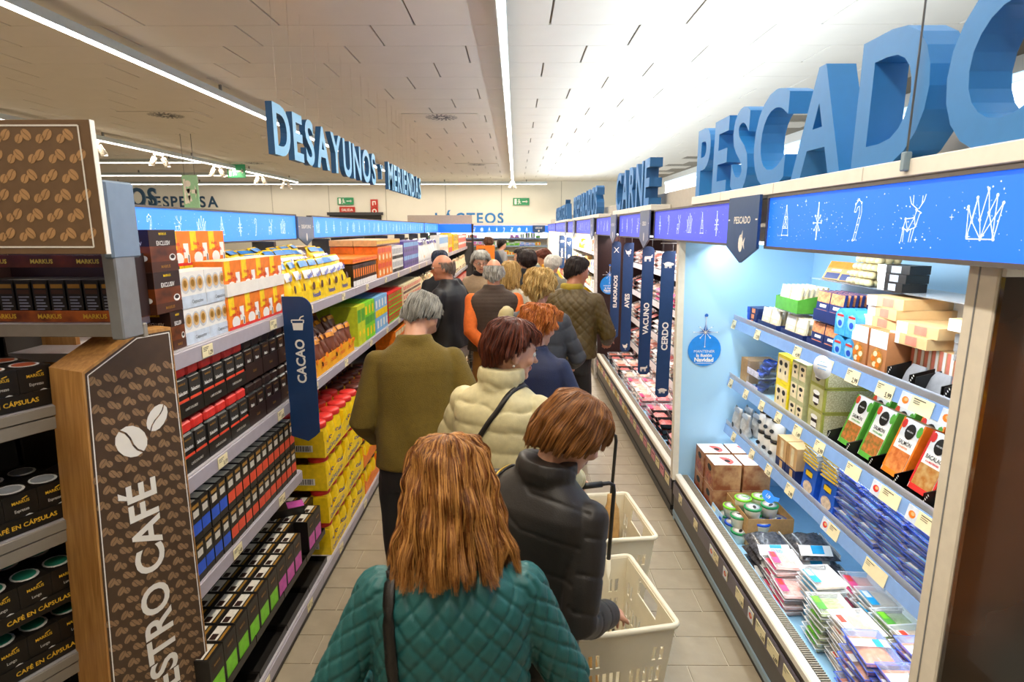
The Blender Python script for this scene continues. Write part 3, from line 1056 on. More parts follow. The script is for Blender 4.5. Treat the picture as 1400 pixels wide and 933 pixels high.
def p_tray(name, w, d, h, mm, word=None, wc=None, size=.012, notch=False):
    """cardboard shelf tray: floor, back, sides, low front lip"""
    m = MB()
    t = .003
    m.box(-w / 2, w / 2, -d / 2, d / 2, 0, t, mm)
    m.box(-w / 2, w / 2, -d / 2, -d / 2 + t, t, h, mm)
    m.box(-w / 2, w / 2, d / 2 - t, d / 2, t, h, mm)
    for s in (-1, 1):
        m.prism([(-d / 2 + t, t), (d / 2 - t, t), (d / 2 - t, h * (1.5 if notch else 1)), (-d / 2 + t, h)], 'x', s * w / 2 - (t if s > 0 else 0), s * w / 2 + (t if s < 0 else 0), mm)
    if word:
        m.text(word, (0, -d / 2 - .001, h / 2 - size / 2), (1, 0, 0), (0, 0, 1), size, wc)
    return Proto(name, 'tray', m)

def row(pr, xs, ys, zs, rz, label, group, jit=.002, i0=0, t0=0, nt=None, k0=0, nk=None):
    for k, x in enumerate(xs):
        for i, y_ in enumerate(ys):
            for t, z in enumerate(zs):
                pr.put((x + RNG.uniform(-jit, jit), y_ + RNG.uniform(-jit, jit), z), rz + RNG.uniform(-1, 1) * jit * 6,
                       where(label, i0 + i if i0 is not None and (len(ys) > 1 or i0) else None, t0 + t, nt or len(zs), k0 + k, nk or len(xs)), group)

Z1, Z2, Z3, Z4 = 1.631, 1.176, 0.756, 0.121
ex = p_exclusiv()
row(ex, [-1.246], [1.983], [1.767 + i * .1395 for i in range(2)], LEFT, 'dark brown coffee tray beside the white cappuccino trays', 'brown coffee trays', .0)
ex.put((-1.246, 2.017, 1.632), LEFT, 'short dark brown coffee tray at the foot of the brown stack', None, scale=(.54, 1, .96))
cp = p_cappuccino()
row(cp, [-1.245], [2.14 + i * .167 for i in range(2)], [Z1 + i * .1325 for i in range(2)], LEFT, 'white cappuccino tray before the brown coffee trays', 'white cappuccino trays', .001)
# lower part of the cappuccino trays reaches in front of the brown stack
co = p_cola()
row(co, [-1.245], [2.44 + i * .149 for i in range(4)], [Z1], LEFT, 'orange drink carton, lower tier of top left shelf', 'orange drink cartons, lower tier', .001)
tw = p_tray('card_tray', .298, .24, .052, mat('tray_white', 'e9e4dc', .6, vary=.03))
for i in range(2):
    tw.put((-1.30, 2.515 + .299 * i, Z1 + .141), LEFT, ['white card tray over the orange cartons, nearer one', 'white card tray over the orange cartons, farther one'][i])
row(co, [-1.25], [2.44 + i * .149 for i in range(4)], [Z1 + .146], LEFT, 'orange drink carton, upper tier of top left shelf', 'orange drink cartons, upper tier', .001)
row(co, [-1.42], [2.22 + i * .149 for i in range(4)], [Z1 + .268], LEFT, 'orange drink carton behind the cappuccino trays', 'orange cartons at the back', .001)
ne = p_bag('cocoa_bag', 'bag', .15, .10, .21, P_YEL, mat('pack_bag_blue', '2f7fd0', .3, vary=.25, scale=25), 'Nesquik', mat('pack_logo_blue', '1d3fae', .4), P_BRN)
for i in range(8):
    ne.put((-1.235, 3.08 + i * .142, Z1 + .035), LEFT + RNG.uniform(-.15, .15), where('yellow cocoa bag on the top left shelf, front row', i), 'yellow cocoa bags, front row', rx=-.12 + RNG.uniform(-.1, .1))
    ne.put((-1.33, 3.12 + i * .142, Z1 + .10), LEFT + RNG.uniform(-.3, .3), where('yellow cocoa bag on the top left shelf, middle row', i), 'yellow cocoa bags, back rows', rx=-.45 + RNG.uniform(-.15, .15))
    ne.put((-1.45, 3.05 + i * .145, Z1 + .13), LEFT + RNG.uniform(-.3, .3), where('yellow cocoa bag on the top left shelf, back row', i), 'yellow cocoa bags, back rows', rx=-.65 + RNG.uniform(-.15, .15))
ty = p_tray('card_tray', .285, .26, .075, P_YEL, 'Nesquik', mat('pack_logo_blue', '1d3fae'), .03)
for i in range(4):
    ty.put((-1.31, 3.15 + i * .288, Z1), LEFT, where('yellow card tray under the cocoa bags', i), 'yellow trays under the cocoa bags')

# middle shelf: red lidded and brown coffee jars in black trays, two tiers
jr = p_coffeejar(P_RED, P_CORAL, 'Selection', P_WHT, M_INK)
tb = p_tray('card_tray', .172, .26, .055, P_BLACKBOX, 'CAFÉ SOLUBLE', P_SILVER, .009, True)
jb = p_coffeejar(P_DBR, P_CHOC, 'Black', P_WHT, P_DBR)
tbr = p_tray('card_tray', .172, .26, .075, P_DBR, 'Gold', P_GLD, .012, True)
for t in range(2):
    for i in range(3):
        yy = 2.035 + .176 * i
        z = Z2 + t * .205
        tb.put((-1.315, yy, z), LEFT, where('black card tray of red lidded coffee jars', i, t, 2), 'black trays of red lidded jars')
        row(jr, [-1.23, -1.315, -1.40][:3 if t else 1], [yy - .042, yy + .042], [z + .004], LEFT, 'red lidded coffee jar', 'red lidded coffee jars', .0, i * 2, t, 2, 0, 3)
    for i in range(3):
        yy = 2.56 + .178 * i
        z = Z2 + t * .205
        tbr.put((-1.315, yy, z), LEFT, where('dark brown card tray of black lidded coffee jars', i, t, 2), 'brown trays of black lidded jars')
        row(jb, [-1.23, -1.315, -1.40][:3 if t else 1], [yy - .042, yy + .042], [z + .004], LEFT, 'brown coffee jar with black lid', 'black lidded coffee jars', .0, i * 2, t, 2, 0, 3)

# third shelf: slim boxes with gold lids
def p_slim(stripe, w=.062, d=.20, h=.15):
    m = carton(w, d, h, P_BLACKBOX)
    front_rect(m, w, d, -.46, .46, h * .18, h * .48, stripe)
    front_rect(m, w, d, -.35, .35, h * .86, h * .95, P_GLD)
    front_rect(m, w, d, -.3, .3, h * .62, h * .8, P_SILVER)
    m.quad([(-w * .4, -d * .5 + .012, h + .0006), (w * .4, -d * .5 + .012, h + .0006), (w * .4, -d * .5 + .06, h + .0006), (-w * .4, -d * .5 + .06, h + .0006)], P_SILVER)
    m.quad([(-w * .4, -d * .5 + .075, h + .0006), (w * .4, -d * .5 + .075, h + .0006), (w * .4, d * .3, h + .0006), (-w * .4, d * .3, h + .0006)], P_GLD)
    return Proto('coffee_box', 'coffee', m)
sb, sr = p_slim(P_BLU), p_slim(P_CORAL)
for t in range(2):
    z = Z3 + t * .156
    for k, x in enumerate((-1.275, -1.48)[:1 + t]):
        row(sb, [x], [1.97 + i * .066 for i in range(4)], [z], LEFT, 'black coffee box with blue stripe', 'black coffee boxes with a blue stripe', .001, 0, t, 2, k, 2)
        row(sr, [x], [2.235 + i * .066 for i in range(11)], [z], LEFT, 'black coffee box with red stripe', 'black coffee boxes with a red stripe', .001, 0, t, 2, k, 2)

# base shelf: black boxes with white printed tops, green then pink stripes, two tiers
def p_block(stripe, w=.098, d=.072, h=.178):
    m = carton(w, d, h, P_BLACKBOX)
    front_rect(m, w, d, -.42, .42, .0, h * .48, stripe)
    front_rect(m, w, d, -.36, .36, h * .62, h * .86, P_DBR)
    ft(m, 'MARKUS', d, h * .74, .010, P_GLD, sx=.8)
    e = h + .0006
    q = lambda a, b, c_, d_, mm: m.quad([(a * w, c_ * d, e), (b * w, c_ * d, e), (b * w, d_ * d, e), (a * w, d_ * d, e)], mm)
    q(-.42, .42, -.12, .40, P_SILVER)
    q(-.42, .42, -.34, -.2, P_GLD)
    m.quad([(-.40 * w, .0 * d, e + .0004), (-.05 * w, .0 * d, e + .0004), (-.05 * w, .34 * d, e + .0004), (-.40 * w, .34 * d, e + .0004)], P_DBR)
    return Proto('coffee_box', 'coffee', m)
bg, bp = p_block(P_LIME), p_block(P_PINK)
for t in range(2):
    z = Z4 + t * .20
    for i in range(13):
        yy = 1.90 + i * .102
        pr, lb, gp = (bg, 'green striped coffee box', 'black coffee boxes with a green stripe') if i < 6 else (bp, 'pink striped coffee box', 'black coffee boxes with a pink stripe')
        n = 8 if t else 1
        if t and i in (9, 12):
            n = 7
        for k in range(n):
            kk = k + (8 - n)
            pr.put((-1.152 - kk * .0745, yy, z), LEFT + RNG.uniform(-.01, .01), where(lb, i if i < 6 else i - 6, t, 2, kk, 8), gp)
trb = p_tray('card_tray', .30, .58, .035, P_BLACKBOX)
for t in range(2):
    for i in range(4):
        trb.put((-1.40, 1.995 + i * .306 + .05, Z4 + t * .20 - (.021 if t else 0)), LEFT, where('black card tray under the striped coffee boxes', i, t, 2), 'black trays on the base shelf')
bp.put((-1.19, 3.02, Z4 + .384), LEFT + .5, 'single pink striped coffee box lying on top of the black boxes', rx=-PI / 2)

# cocoa tubs: four tiers of trays from the floor
def tub(r, h, body, lid, logo, word):
    m = MB()
    m.lathe([(r * .92, 0), (r, .012), (r, h * .62), (r * .86, h * .80), (r * .86, h * .84)], body, 14)
    if word:
        # curved wordmark: letters wrapped round the front
        vs, fs, w = text_mesh(word, 2, .03)
        sz = r * 1.75 / w
        pts = []
        for q in vs:
            a = (q[0] - w / 2) * sz / r * .92
            pts.append(((r + .0015) * math.sin(a), -(r + .0015) * math.cos(a), h * .34 + q[1] * sz + .012 * math.sin(a)))
        m.add(pts, fs, logo)
    l = MB()
    l.lathe([(r * .90, h * .84), (r * .92, h * .86), (r * .92, h * .97), (r * .86, h), (0, h)], lid, 14)
    return m, l
mb_, lb_ = tub(.064, .195, P_YEL, P_RED, mat('pack_logo_blue', '1d3fae'), 'ColaCao')
cy = Proto('cocoa_tub', 'cocoa tub', mb_, [('lid', lb_)])
mb_, lb_ = tub(.064, .195, P_YEL, mat('pack_brown_lid', '5a2a20', .35), P_RED, None)
cb = Proto('cocoa_tub', 'cocoa tub', mb_, [('lid', lb_)])

def p_tubtray(mm, stripe, word, wc):
    w, d, h = .395, .40, .115
    t = .003
    m = MB()
    m.box(-w / 2, w / 2, -d / 2, d / 2, 0, t, mm)
    m.prism([(-w / 2, t), (w / 2, t), (w / 2, h * .9), (w * .3, h * .55), (0, h * .8), (-w * .3, h * .55), (-w / 2, h * .9)], 'y', -d / 2, -d / 2 + t, mm)
    m.box(-w / 2, w / 2, d / 2 - t, d / 2, t, h, mm)
    m.box(-w / 2, -w / 2 + t, -d / 2 + t, d / 2 - t, t, h * 1.4, mm)
    m.box(w / 2 - t, w / 2, -d / 2 + t, d / 2 - t, t, h * 1.4, mm)
    if word:
        for sx_ in (-.25, .1):
            m.text(word, (w * sx_, -d / 2 - .001, .02), (1, 0, .12), (-.12, 0, 1), .028, wc, 'c')
    # barcode on the narrow side that looks down the aisle
    xs = -w / 2 - .0008
    m.quad([(xs, .13, .035), (xs, -.13, .035), (xs, -.13, .075), (xs, .13, .075)], M_WHITE)
    r = random.Random(3)
    yy = -.12
    while yy < .12:
        b = r.choice((.002, .004, .006))
        m.quad([(xs - .0005, yy + b, .039), (xs - .0005, yy, .039), (xs - .0005, yy, .072), (xs - .0005, yy + b, .072)], M_INK)
        yy += b + r.choice((.003, .005))
    return Proto('tub_tray', 'tray', m)
tyw = p_tubtray(P_YEL, P_YEL, 'ColaCao', mat('pack_logo_blue', '1d3fae'))
tor = p_tubtray(P_ORG, P_ORG, None, None)
for t in range(4):
    z = Z4 + t * .206
    for g, (y0, tr_, pr, la, lt, gr) in enumerate((
            (3.38, tyw, cy, 'red lidded cocoa tub', 'yellow card tray of cocoa tubs', 'yellow'),
            (3.78, tyw, cy, 'red lidded cocoa tub', 'yellow card tray of cocoa tubs', 'yellow'),
            (4.19, tor, cb, 'brown lidded cocoa tub', 'orange card tray of cocoa tubs', 'orange'),
            (4.59, tor, cb, 'brown lidded cocoa tub', 'orange card tray of cocoa tubs', 'orange'))):
        tr_.put((-1.305, y0, z), LEFT, where(lt, g % 2, t, 4), gr + ' trays of cocoa tubs')
        for i in range(3):
            for k in range(3 if t == 3 else 1):
                pr.put((-1.172 - k * .131, y0 - .13 + i * .13, z + .0035), LEFT, where(la, i + 3 * (g % 2), t, 4, k, 3), gr + ' tray cocoa tubs')

# middle shelf beyond the sign: biscuit bags in orange trays
chb = p_bag('biscuit_bag', 'bag', .11, .085, .17, P_CHOC, mat('pack_bag_amber', 'd98a24', .25, vary=.4, scale=30), None, None, P_ORG)
tor2 = p_tray('card_tray', .19, .24, .095, mat('tray_amber', 'f2a81c', .5, vary=.06), 'CHOCO', P_RED, .022)
for i in range(6):
    tor2.put((-1.30, 3.10 + i * .193, Z2), LEFT, where('amber card tray of biscuit bags', i), 'amber trays of biscuit bags')
    for k in range(2):
        for kk, (x, z, a) in enumerate(((-1.225, Z2 + .045, -.1), (-1.31, Z2 + .10, -.3), (-1.41, Z2 + .13, -.4))):
            chb.put((x, 3.055 + i * .193 + k * .095, z), LEFT + RNG.uniform(-.25, .25), where('brown and amber biscuit bag', i * 2 + k, k=kk, nk=3), 'biscuit bags in amber trays', rx=a + RNG.uniform(-.12, .12))

# ---- the rest of the run: every article one object, kinds built from a few layouts
def p_generic(name, cat, w, d, h, base, c2, c3, layout, topc=None):
    m = carton(w, d, h, base, topc)
    if layout == 0:
        front_rect(m, w, d, -.44, .44, h * .58, h * .9, c2)
        m.disc((0, -d / 2 - .001, h * .3), (1, 0, 0), (0, 0, 1), min(w, h) * .24, min(w, h) * .2, c3, 10)
    elif layout == 1:
        front_rect(m, w, d, -.5, .5, 0, h * .25, c2)
        front_rect(m, w, d, -.3, .3, h * .4, h * .8, c3)
    elif layout == 2:
        for i in range(3):
            front_rect(m, w, d, -.4 + i * .28, -.2 + i * .28, h * .15, h * .85, (c2, c3, c2)[i])
    else:
        front_rect(m, w, d, -.5, .5, h * .42, h * .62, c2)
        front_rect(m, w, d, -.36, .1, h * .68, h * .9, c3)
        front_rect(m, w, d, -.1, .4, h * .1, h * .32, c3)
    return Proto(name, cat, m)

def fill(pr, y0, y1, z, n_up, w, d, h, label, group, depth=2, x0=None):
    n = int((y1 - y0) / (w + .003))
    for i in range(n):
        for t in range(n_up):
            for k in range(depth if t == n_up - 1 else 1):
                pr.put((-1.178 - d / 2 - k * (d + .004) + (x0 or 0), y0 + (i + .5) * (w + .003), z + t * (h + .001)), LEFT + RNG.uniform(-.02, .02), where(label, i, t, n_up, k, depth if t == n_up - 1 else 1), group)

def seg(name, cat, y0, y1, z, n_up, w, d, h, cols, layout, label, depth=2, topc=None):
    fill(p_generic(name, cat, w, d, h, *cols, layout, topc), y0, y1, z, n_up, w, d, h, label, label + 's', depth)

# top shelf
seg('chocolate_box', 'box', 4.22, 4.98, Z1, 1, .062, .16, .155, (P_DBR, P_WHT, P_ORG), 1, 'dark chocolate box after the cocoa bags')
seg('snack_box', 'box', 4.22, 4.98, Z1 + .165, 1, .25, .20, .035, (P_ORG, P_CORAL, P_ORG), 3, 'flat orange box lying over the dark chocolate boxes')
seg('biscuit_tray', 'box', 5.00, 5.58, Z1, 2, .14, .2, .13, (P_ORG, P_CORAL, P_CREAM), 0, 'orange biscuit box on the top shelf')
seg('biscuit_stick_box', 'box', 5.60, 6.15, Z1, 2, .045, .2, .125, (P_WHT, M_INK, P_GRY), 1, 'narrow white and black biscuit box')
seg('biscuit_stick_box', 'box', 4.98, 6.0, Z1 + .268, 1, .045, .2, .05, (P_TAN, P_CHOC, P_YEL), 1, 'short tan box on the orange boxes')
seg('purple_box', 'box', 6.18, 7.2, Z1, 2, .10, .2, .14, (P_PUR, P_SKY, P_NAVY), 0, 'purple biscuit box on the top shelf')
bw = p_bag('rusk_bag', 'bag', .12, .12, .26, P_WHT, P_PUR, None, None, P_TAN)
for i in range(14):
    for k in range(2):
        bw.put((-1.25 - k * .13, 7.28 + i * .127, Z1 + k * .02), LEFT + RNG.uniform(-.2, .2), where('white rusk bag with purple top', i, k=k, nk=2), 'white and purple rusk bags', rx=RNG.uniform(-.12, .12))
seg('cereal_box', 'box', 9.1, 10.3, Z1, 1, .19, .07, .31, (P_WHT, P_SKY, P_TAN), 0, 'tall white cereal box')
seg('cereal_box', 'box', 10.35, 11.1, Z1, 1, .19, .07, .34, (P_YEL, P_RED, P_ORG), 1, 'tall yellow and red cereal box')
seg('cereal_box', 'box', 11.15, 12.1, Z1, 2, .15, .1, .155, (P_YEL, P_BRN, P_YEL), 2, 'yellow and brown cereal box')
seg('bread_box', 'box', 12.15, 14.1, Z1, 2, .16, .12, .14, (mat('pack_salmon', 'e58a72'), P_WHT, P_RED), 0, 'salmon pink box on the top shelf')
# middle shelf
seg('green_box', 'box', 4.27, 4.50, Z2, 1, .11, .2, .30, (mat('pack_yellow_green', 'c6cf2a'), P_GRN, P_YEL), 0, 'yellow green biscuit box on the middle shelf')
seg('green_box', 'box', 4.50, 4.82, Z2, 1, .10, .2, .30, (P_LIME, P_GRN, P_YEL), 3, 'bright green biscuit box on the middle shelf')
seg('blue_box', 'box', 4.84, 5.30, Z2, 1, .11, .2, .30, (P_SKY, P_YEL, P_WHT), 3, 'sky blue biscuit box on the middle shelf')
seg('biscuit_roll', 'box', 5.34, 6.05, Z2, 4, .07, .16, .068, (P_RED, P_LIME, P_GRN), 1, 'small red and green biscuit pack')
seg('biscuit_roll', 'box', 6.08, 7.2, Z2, 3, .09, .16, .095, (P_CREAM, P_BRN, P_RED), 1, 'cream and brown biscuit pack')
bm = p_bag('rusk_bag', 'bag', .13, .1, .27, P_CREAM, P_TAN, None, None, P_CHOC)
for i in range(48):
    bm.put((-1.24, 7.25 + i * .141, Z2), LEFT + RNG.uniform(-.2, .2), where('cream bread bag on the middle left shelf', i), 'cream bread bags', rx=RNG.uniform(-.12, .12))
# third shelf, far bays
seg('far_box', 'box', 5.6, 8.0, Z3, 2, .14, .2, .15, (P_ORG, P_CREAM, P_RED), 0, 'orange and cream box low on the far left run', 1)
seg('far_box', 'box', 8.0, 11.0, Z3, 2, .15, .2, .15, (P_GRN, P_CREAM, P_TAN), 3, 'green and cream box low on the far left run', 1)
seg('far_box', 'box', 11.0, 14.0, Z3, 2, .16, .2, .15, (P_CORAL, P_WHT, P_ORG), 2, 'coral and white box low on the far left run', 1)
seg('far_box', 'box', 4.85, 8.5, Z4, 2, .2, .3, .22, (P_YEL, P_RED, P_ORG), 0, 'yellow and red carton on the base', 1)
seg('far_box', 'box', 8.5, 14.0, Z4, 2, .24, .3, .22, (P_TAN, P_ORG, P_BRN), 3, 'tan carton on the base of the left run', 1)
# backs of the articles of the next aisle, seen between shelf and header
for i, (yy, c1, c2) in enumerate(((3.1, P_YEL, P_PUR), (5.1, P_TAN, P_CORAL), (6.3, M_KRAFT, P_CORAL), (7.5, P_CHOC, P_WHT), (8.8, P_CORAL, P_TAN), (10.0, P_DBR, P_TAN))):
    pr = p_generic('jam_box', 'box', .14, .18, .11, c1, c2, c1, i % 4)
    for j in range(6):
        for t in range(2):
            pr.put((-2.06, yy + j * .146, 1.66 + t * .112), RIGHT + PI, ['yellow and purple', 'tan', 'kraft', 'chocolate brown', 'coral', 'dark brown'][i] + ' box seen under the left header, ' + ('lower', 'upper')[t] + ' tier, ' + nth(j) + ' from near end', 'back of next aisle, lot of ' + ['yellow', 'tan', 'kraft', 'brown', 'coral', 'dark'][i] + ' boxes')
m = MB(); m.box(-2.4, -1.81, 0, 11.2, -.02, 0, M_SHELF); bs = m.build('back_shelf', None, (0, 2.95, 1.655))
tag(bs, 'shelf of the next aisle seen beneath the left blue header', 'shelf')

# ================================================================ coffee corner at the near end
def wood(key, a, b):
    m = bpy.data.materials.new(key)
    m.use_nodes = True
    nt = m.node_tree
    bs = nt.nodes['Principled BSDF']
    bs.inputs['Roughness'].default_value = 0.45
    tc = nt.nodes.new('ShaderNodeTexCoord')
    mp = nt.nodes.new('ShaderNodeMapping')
    mp.inputs['Scale'].default_value = (22, 22, 1.6)
    n = nt.nodes.new('ShaderNodeTexNoise')
    n.inputs['Scale'].default_value = 3.0
    n.inputs['Detail'].default_value = 6
    n.inputs['Distortion'].default_value = 0.6
    r = nt.nodes.new('ShaderNodeValToRGB')
    r.color_ramp.elements[0].position, r.color_ramp.elements[1].position = .3, .72
    r.color_ramp.elements[0].color, r.color_ramp.elements[1].color = rgb(a), rgb(b)
    nt.links.new(tc.outputs['Object'], mp.inputs['Vector'])
    nt.links.new(mp.outputs['Vector'], n.inputs['Vector'])
    nt.links.new(n.outputs['Fac'], r.inputs['Fac'])
    nt.links.new(r.outputs['Color'], bs.inputs['Base Color'])
    MATS[key] = m
    return m

M_OAK = wood('oak_veneer', 'a8743a', 'cf9d5c')
M_BEANBG = mat('bean_print_brown', '4e3b2b', .5, vary=.06)
M_BEANBG2 = mat('bean_print_taupe', '74593f', .5, vary=.05)
M_BEAN = mat('bean_print_tan', '957656', .5, vary=.08)
M_BEAN2 = mat('bean_print_light', 'bd9263', .5, vary=.06)

def bean(m, c, u, v, a, b, ang, mm, gap=.16):
    """printed coffee bean: two halves with an S shaped slit"""
    u2 = u * math.cos(ang) + v * math.sin(ang)
    v2 = v * math.cos(ang) - u * math.sin(ang)
    N = 7
    for s in (1, -1):
        pts = []
        for i in range(N + 1):
            t = PI * i / N
            pts.append(c + u2 * (a * math.cos(t)) + v2 * (s * (b * math.sin(t) + b * gap * .5)))
        for i in range(N - 1, 0, -1):
            t = PI * i / N
            x = math.cos(t)
            pts.append(c + u2 * (a * x) + v2 * (b * .16 * math.sin(PI * x) + s * b * gap * .5))
        pts = [p[:] for p in pts]
        m.quad(pts if s > 0 else pts[::-1], mm)

def bean_field(m, o, u, v, inside, w, h, step, size, mm):
    rows = int(h / step) + 2
    for j in range(-1, rows):
        for i in range(-1, int(w / step) + 2):
            cx = (i + (.5 if j % 2 else 0)) * step
            cz = j * step * .92
            flip = (i + j) % 2
            if inside(cx + step * .2, cz + step * .1) and inside(cx - step * .2, cz - step * .1):
                bean(m, o + u * (cx + step * .16) + v * (cz + step * .1), u, v, size, size * .66, .9 if flip else -.95, mm)
                bean(m, o + u * (cx - step * .22) + v * (cz - step * .08), u, v, size * .78, size * .58, 1.0, mm)

# ---- the upright oak panel with the printed face
PD = Vector((-.407, -.914, 0))          # along the face, away from the shelving
PN = Vector((.914, -.407, 0))           # out of the face
P0 = Vector((-1.15, 1.905, 0))
def pw(w, z, e=0.0):
    return (P0 + PD * w + PN * e + Vector((0, 0, z)))[:]
outline = [(0, 0), (0, 1.727), (.117, 1.726), (.287, 1.636), (.345, .5), (.37, 0)]
o = empty('bean_totem', P0, 0, 'oak panel with coffee bean print standing upright at the shelf end', 'display panel')
def rel(p):
    return (Vector(p) - P0)[:]
m = MB()
n = len(outline)
T = -.165
vs = [rel(pw(a, b)) for a, b in outline] + [rel(pw(a, b, T)) for a, b in outline]
m.add(vs, [tuple(range(n)), tuple(range(2 * n - 1, n - 1, -1))] + [(i, n + i, n + (i + 1) % n, (i + 1) % n) for i in range(n)], M_OAK)
m.build('oak_body', o)
inset = [(.004, .02), (.004, 1.717), (.119, 1.716), (.281, 1.630), (.339, .5), (.36, .02)]
m = MB()
m.quad([rel(pw(a, b, .001)) for a, b in inset], M_BEANBG)
def edge_w(z):
    return .287 + (1.636 - z) * .0512 if z < 1.636 else .287 - (z - 1.636) / .09 * .17
inside = lambda a, b: .012 < a < edge_w(b) - .012 and .05 < b < 1.70
bean_field(m, P0 - P0 + PN * .0016, PD, Vector((0, 0, 1)), inside, .36, 1.72, .047, .0145, M_BEAN)
m.build('printed_face', o)
m = MB()
w = .0035
ins = [(.010, .02), (.010, 1.710), (.117, 1.709), (.274, 1.624), (.331, .5), (.353, .02)]
for a, b in zip(ins, ins[1:]):
    m.line(rel(pw(*a, .002)), rel(pw(*b, .002)), w, PN, M_WHITE)
m.build('white_border', o)
m = MB()
zz = Vector((0, 0, 1))
# word mark and bean emblem stand a little proud
c = lambda a, b: PD * a + zz * b + PN * .003
m.text('MAESTRO CAFÉ', rel(pw(.118, 1.245, .003)), (0, 0, 1), PD, .098, M_WHITE, 'r', sx=1.04, offset=.022, res=4)
m.build('lettering', o)
m = MB()
bean(m, c(.175, 1.385), PD, zz, .056, .043, .95, M_WHITE, .14)
m.build('bean_emblem', o)
m = MB()
bean(m, c(.084, 1.437), PD, zz, .046, .030, -.95 + PI, M_WHITE, .14)
m.build('bean_emblem', o)

# ---- the angled shelf block with capsule boxes
SD = Vector((.438, .899, 0)); SN = Vector((.899, -.438, 0)); S0 = Vector((-1.41, 1.71, 0))
ANG = math.atan2(SD.y, SD.x)            # local +X runs along the shelf front, local -Y faces out
o = empty('coffee_shelf', S0, ANG, 'angled grey shelf block with black capsule boxes left of the oak panel', 'shelving')
for z in (1.52, 1.15, .695, .30):
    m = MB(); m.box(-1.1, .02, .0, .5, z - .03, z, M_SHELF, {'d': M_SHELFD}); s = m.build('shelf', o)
    m = MB(); m.cbox(-1.1, .03, -.008, .0, z - .032, z - .002, mat('warm_grey_rail', '8c867c', .4, vary=.04), .002); m.build('price_rail', s)
    m = MB(); m.cbox(-1.1, .03, -.004, .004, z - .075, z - .036, mat('warm_grey_rail', '8c867c'), .002); m.build('lower_rail', s)
m = MB(); m.box(-1.1, .02, .5, .52, 0, 1.74, M_BACKP); m.build('back_panel', o)
m = MB(); m.box(-1.1, .02, .0, .5, 0, .1, M_PLINTH); m.build('plinth', o)

def p_capsule(cup):
    w, d, h = .086, .12, .118
    m = carton(w, d, h, P_BLACKBOX)
    yl = mat('pack_print_yellow', 'f0c23a', .4)
    ft(m, 'MARKUS', d, h * .74, .0095, yl, sx=.9)
    m.line((.004, -d / 2 - .0012, h * .84), (.018, -d / 2 - .0012, h * .88), .003, (0, -1, 0), yl)
    ft(m, 'Espresso' if cup is not P_TEAL else 'Lungo', d, h * .52, .0095, P_WHT, sx=.8, off=.0)
    ft(m, '10', d, h * .28, .008, yl, x=-.022)
    ft(m, 'cápsulas', d, h * .2, .004, yl, x=-.022)
    m.disc((.016, -d / 2 - .0008, h * .22), (1, 0, 0), (0, 0, 1), .017, .022, P_WHT, 12)
    m.disc((.012, -d / 2 - .0012, h * .21), (1, 0, 0), (0, 0, 1), .013, .017, cup, 12)
    m.disc((0, -.005, h + .0006), (1, 0, 0), (0, 1, 0), .036, .042, P_WHT, 14)
    m.disc((0, -.003, h + .001), (1, 0, 0), (0, 1, 0), .030, .033, cup, 14)
    return Proto('capsule_box', 'coffee', m)
P_TEAL = C('teal', '2f9a7c')
ca, cb2, ct = p_capsule(C('terracotta', 'b4532c')), p_capsule(P_GRY), p_capsule(P_TEAL)
ctray = p_tray('card_tray', .262, .36, .048, P_BLACKBOX, 'CAFÉ EN CÁPSULAS', mat('pack_print_yellow', 'f0c23a'), .014)
ctray2 = p_tray('card_tray', .262, .36, .048, P_BLACKBOX, 'MARKUS', mat('pack_print_yellow', 'f0c23a'), .020)
def shelf_pt(s, dep, z):
    return tuple(S0 + SD * s - SN * dep + Vector((0, 0, z)))
for pr, zs, name in ((ca, (1.522,), 'brown cup'), (cb2, (1.152,), 'grey cup'), (ct, (.697, .867), 'green cup')):
    for z in zs:
        for tr in range(3):
            sc = -.125 - tr * .268
            (ctray2 if (z == .867 and tr) or (z == .697 and tr) else ctray).put(shelf_pt(sc, .19, z), ANG, where('black capsule tray, ' + name + ' boxes', tr, zs.index(z), len(zs), end='oak panel'), 'capsule trays with ' + name)
            for i in range(3):
                for k in range(2 if z in zs[-1:] else 1):
                    pr.put(shelf_pt(sc + (i - 1) * .087, .075 + k * .125, z + .004), ANG, where('black capsule box, ' + name, tr * 3 + 2 - i, zs.index(z), len(zs), k, 2, 'oak panel'), 'capsule boxes with ' + name)

# ---- cross shelf with dark coffee boxes, post, cross header and bean board
o = empty('coffee_end_frame', (-1.16, 1.78, 0), 0, 'grey end frame with post and cross shelf behind the bean board', 'shelving')
m = MB(); m.cbox(.002, .04, -.15, -.06, 1.735, 1.985, M_GREY, .004); m.build('post', o)
m = MB(); m.box(-.9, -.085, -.04, .17, 1.735, 1.765, M_SHELF); s = m.build('shelf', o)
m = MB(); m.cbox(-.9, .04, -.06, -.04, 1.727, 1.768, mat('warm_grey_rail', '8c867c'), .002); m.build('price_rail', s)
m = MB(); m.box(-.9, -.45, .3, .32, 1.0, 1.95, M_OAK); m.build('back_board', o)
m = MB(); m.cbox(.012, .042, -.155, -.03, 1.965, 2.18, mat('end_box_blue_grey', '8093a8', .4, .2, vary=.03), .006); m.build('header_end_box', o)
m = MB(); m.box(-1.0, .012, -.14, -.13, 2.0, 2.17, M_BLUELIT); m.build('lit_face', o)

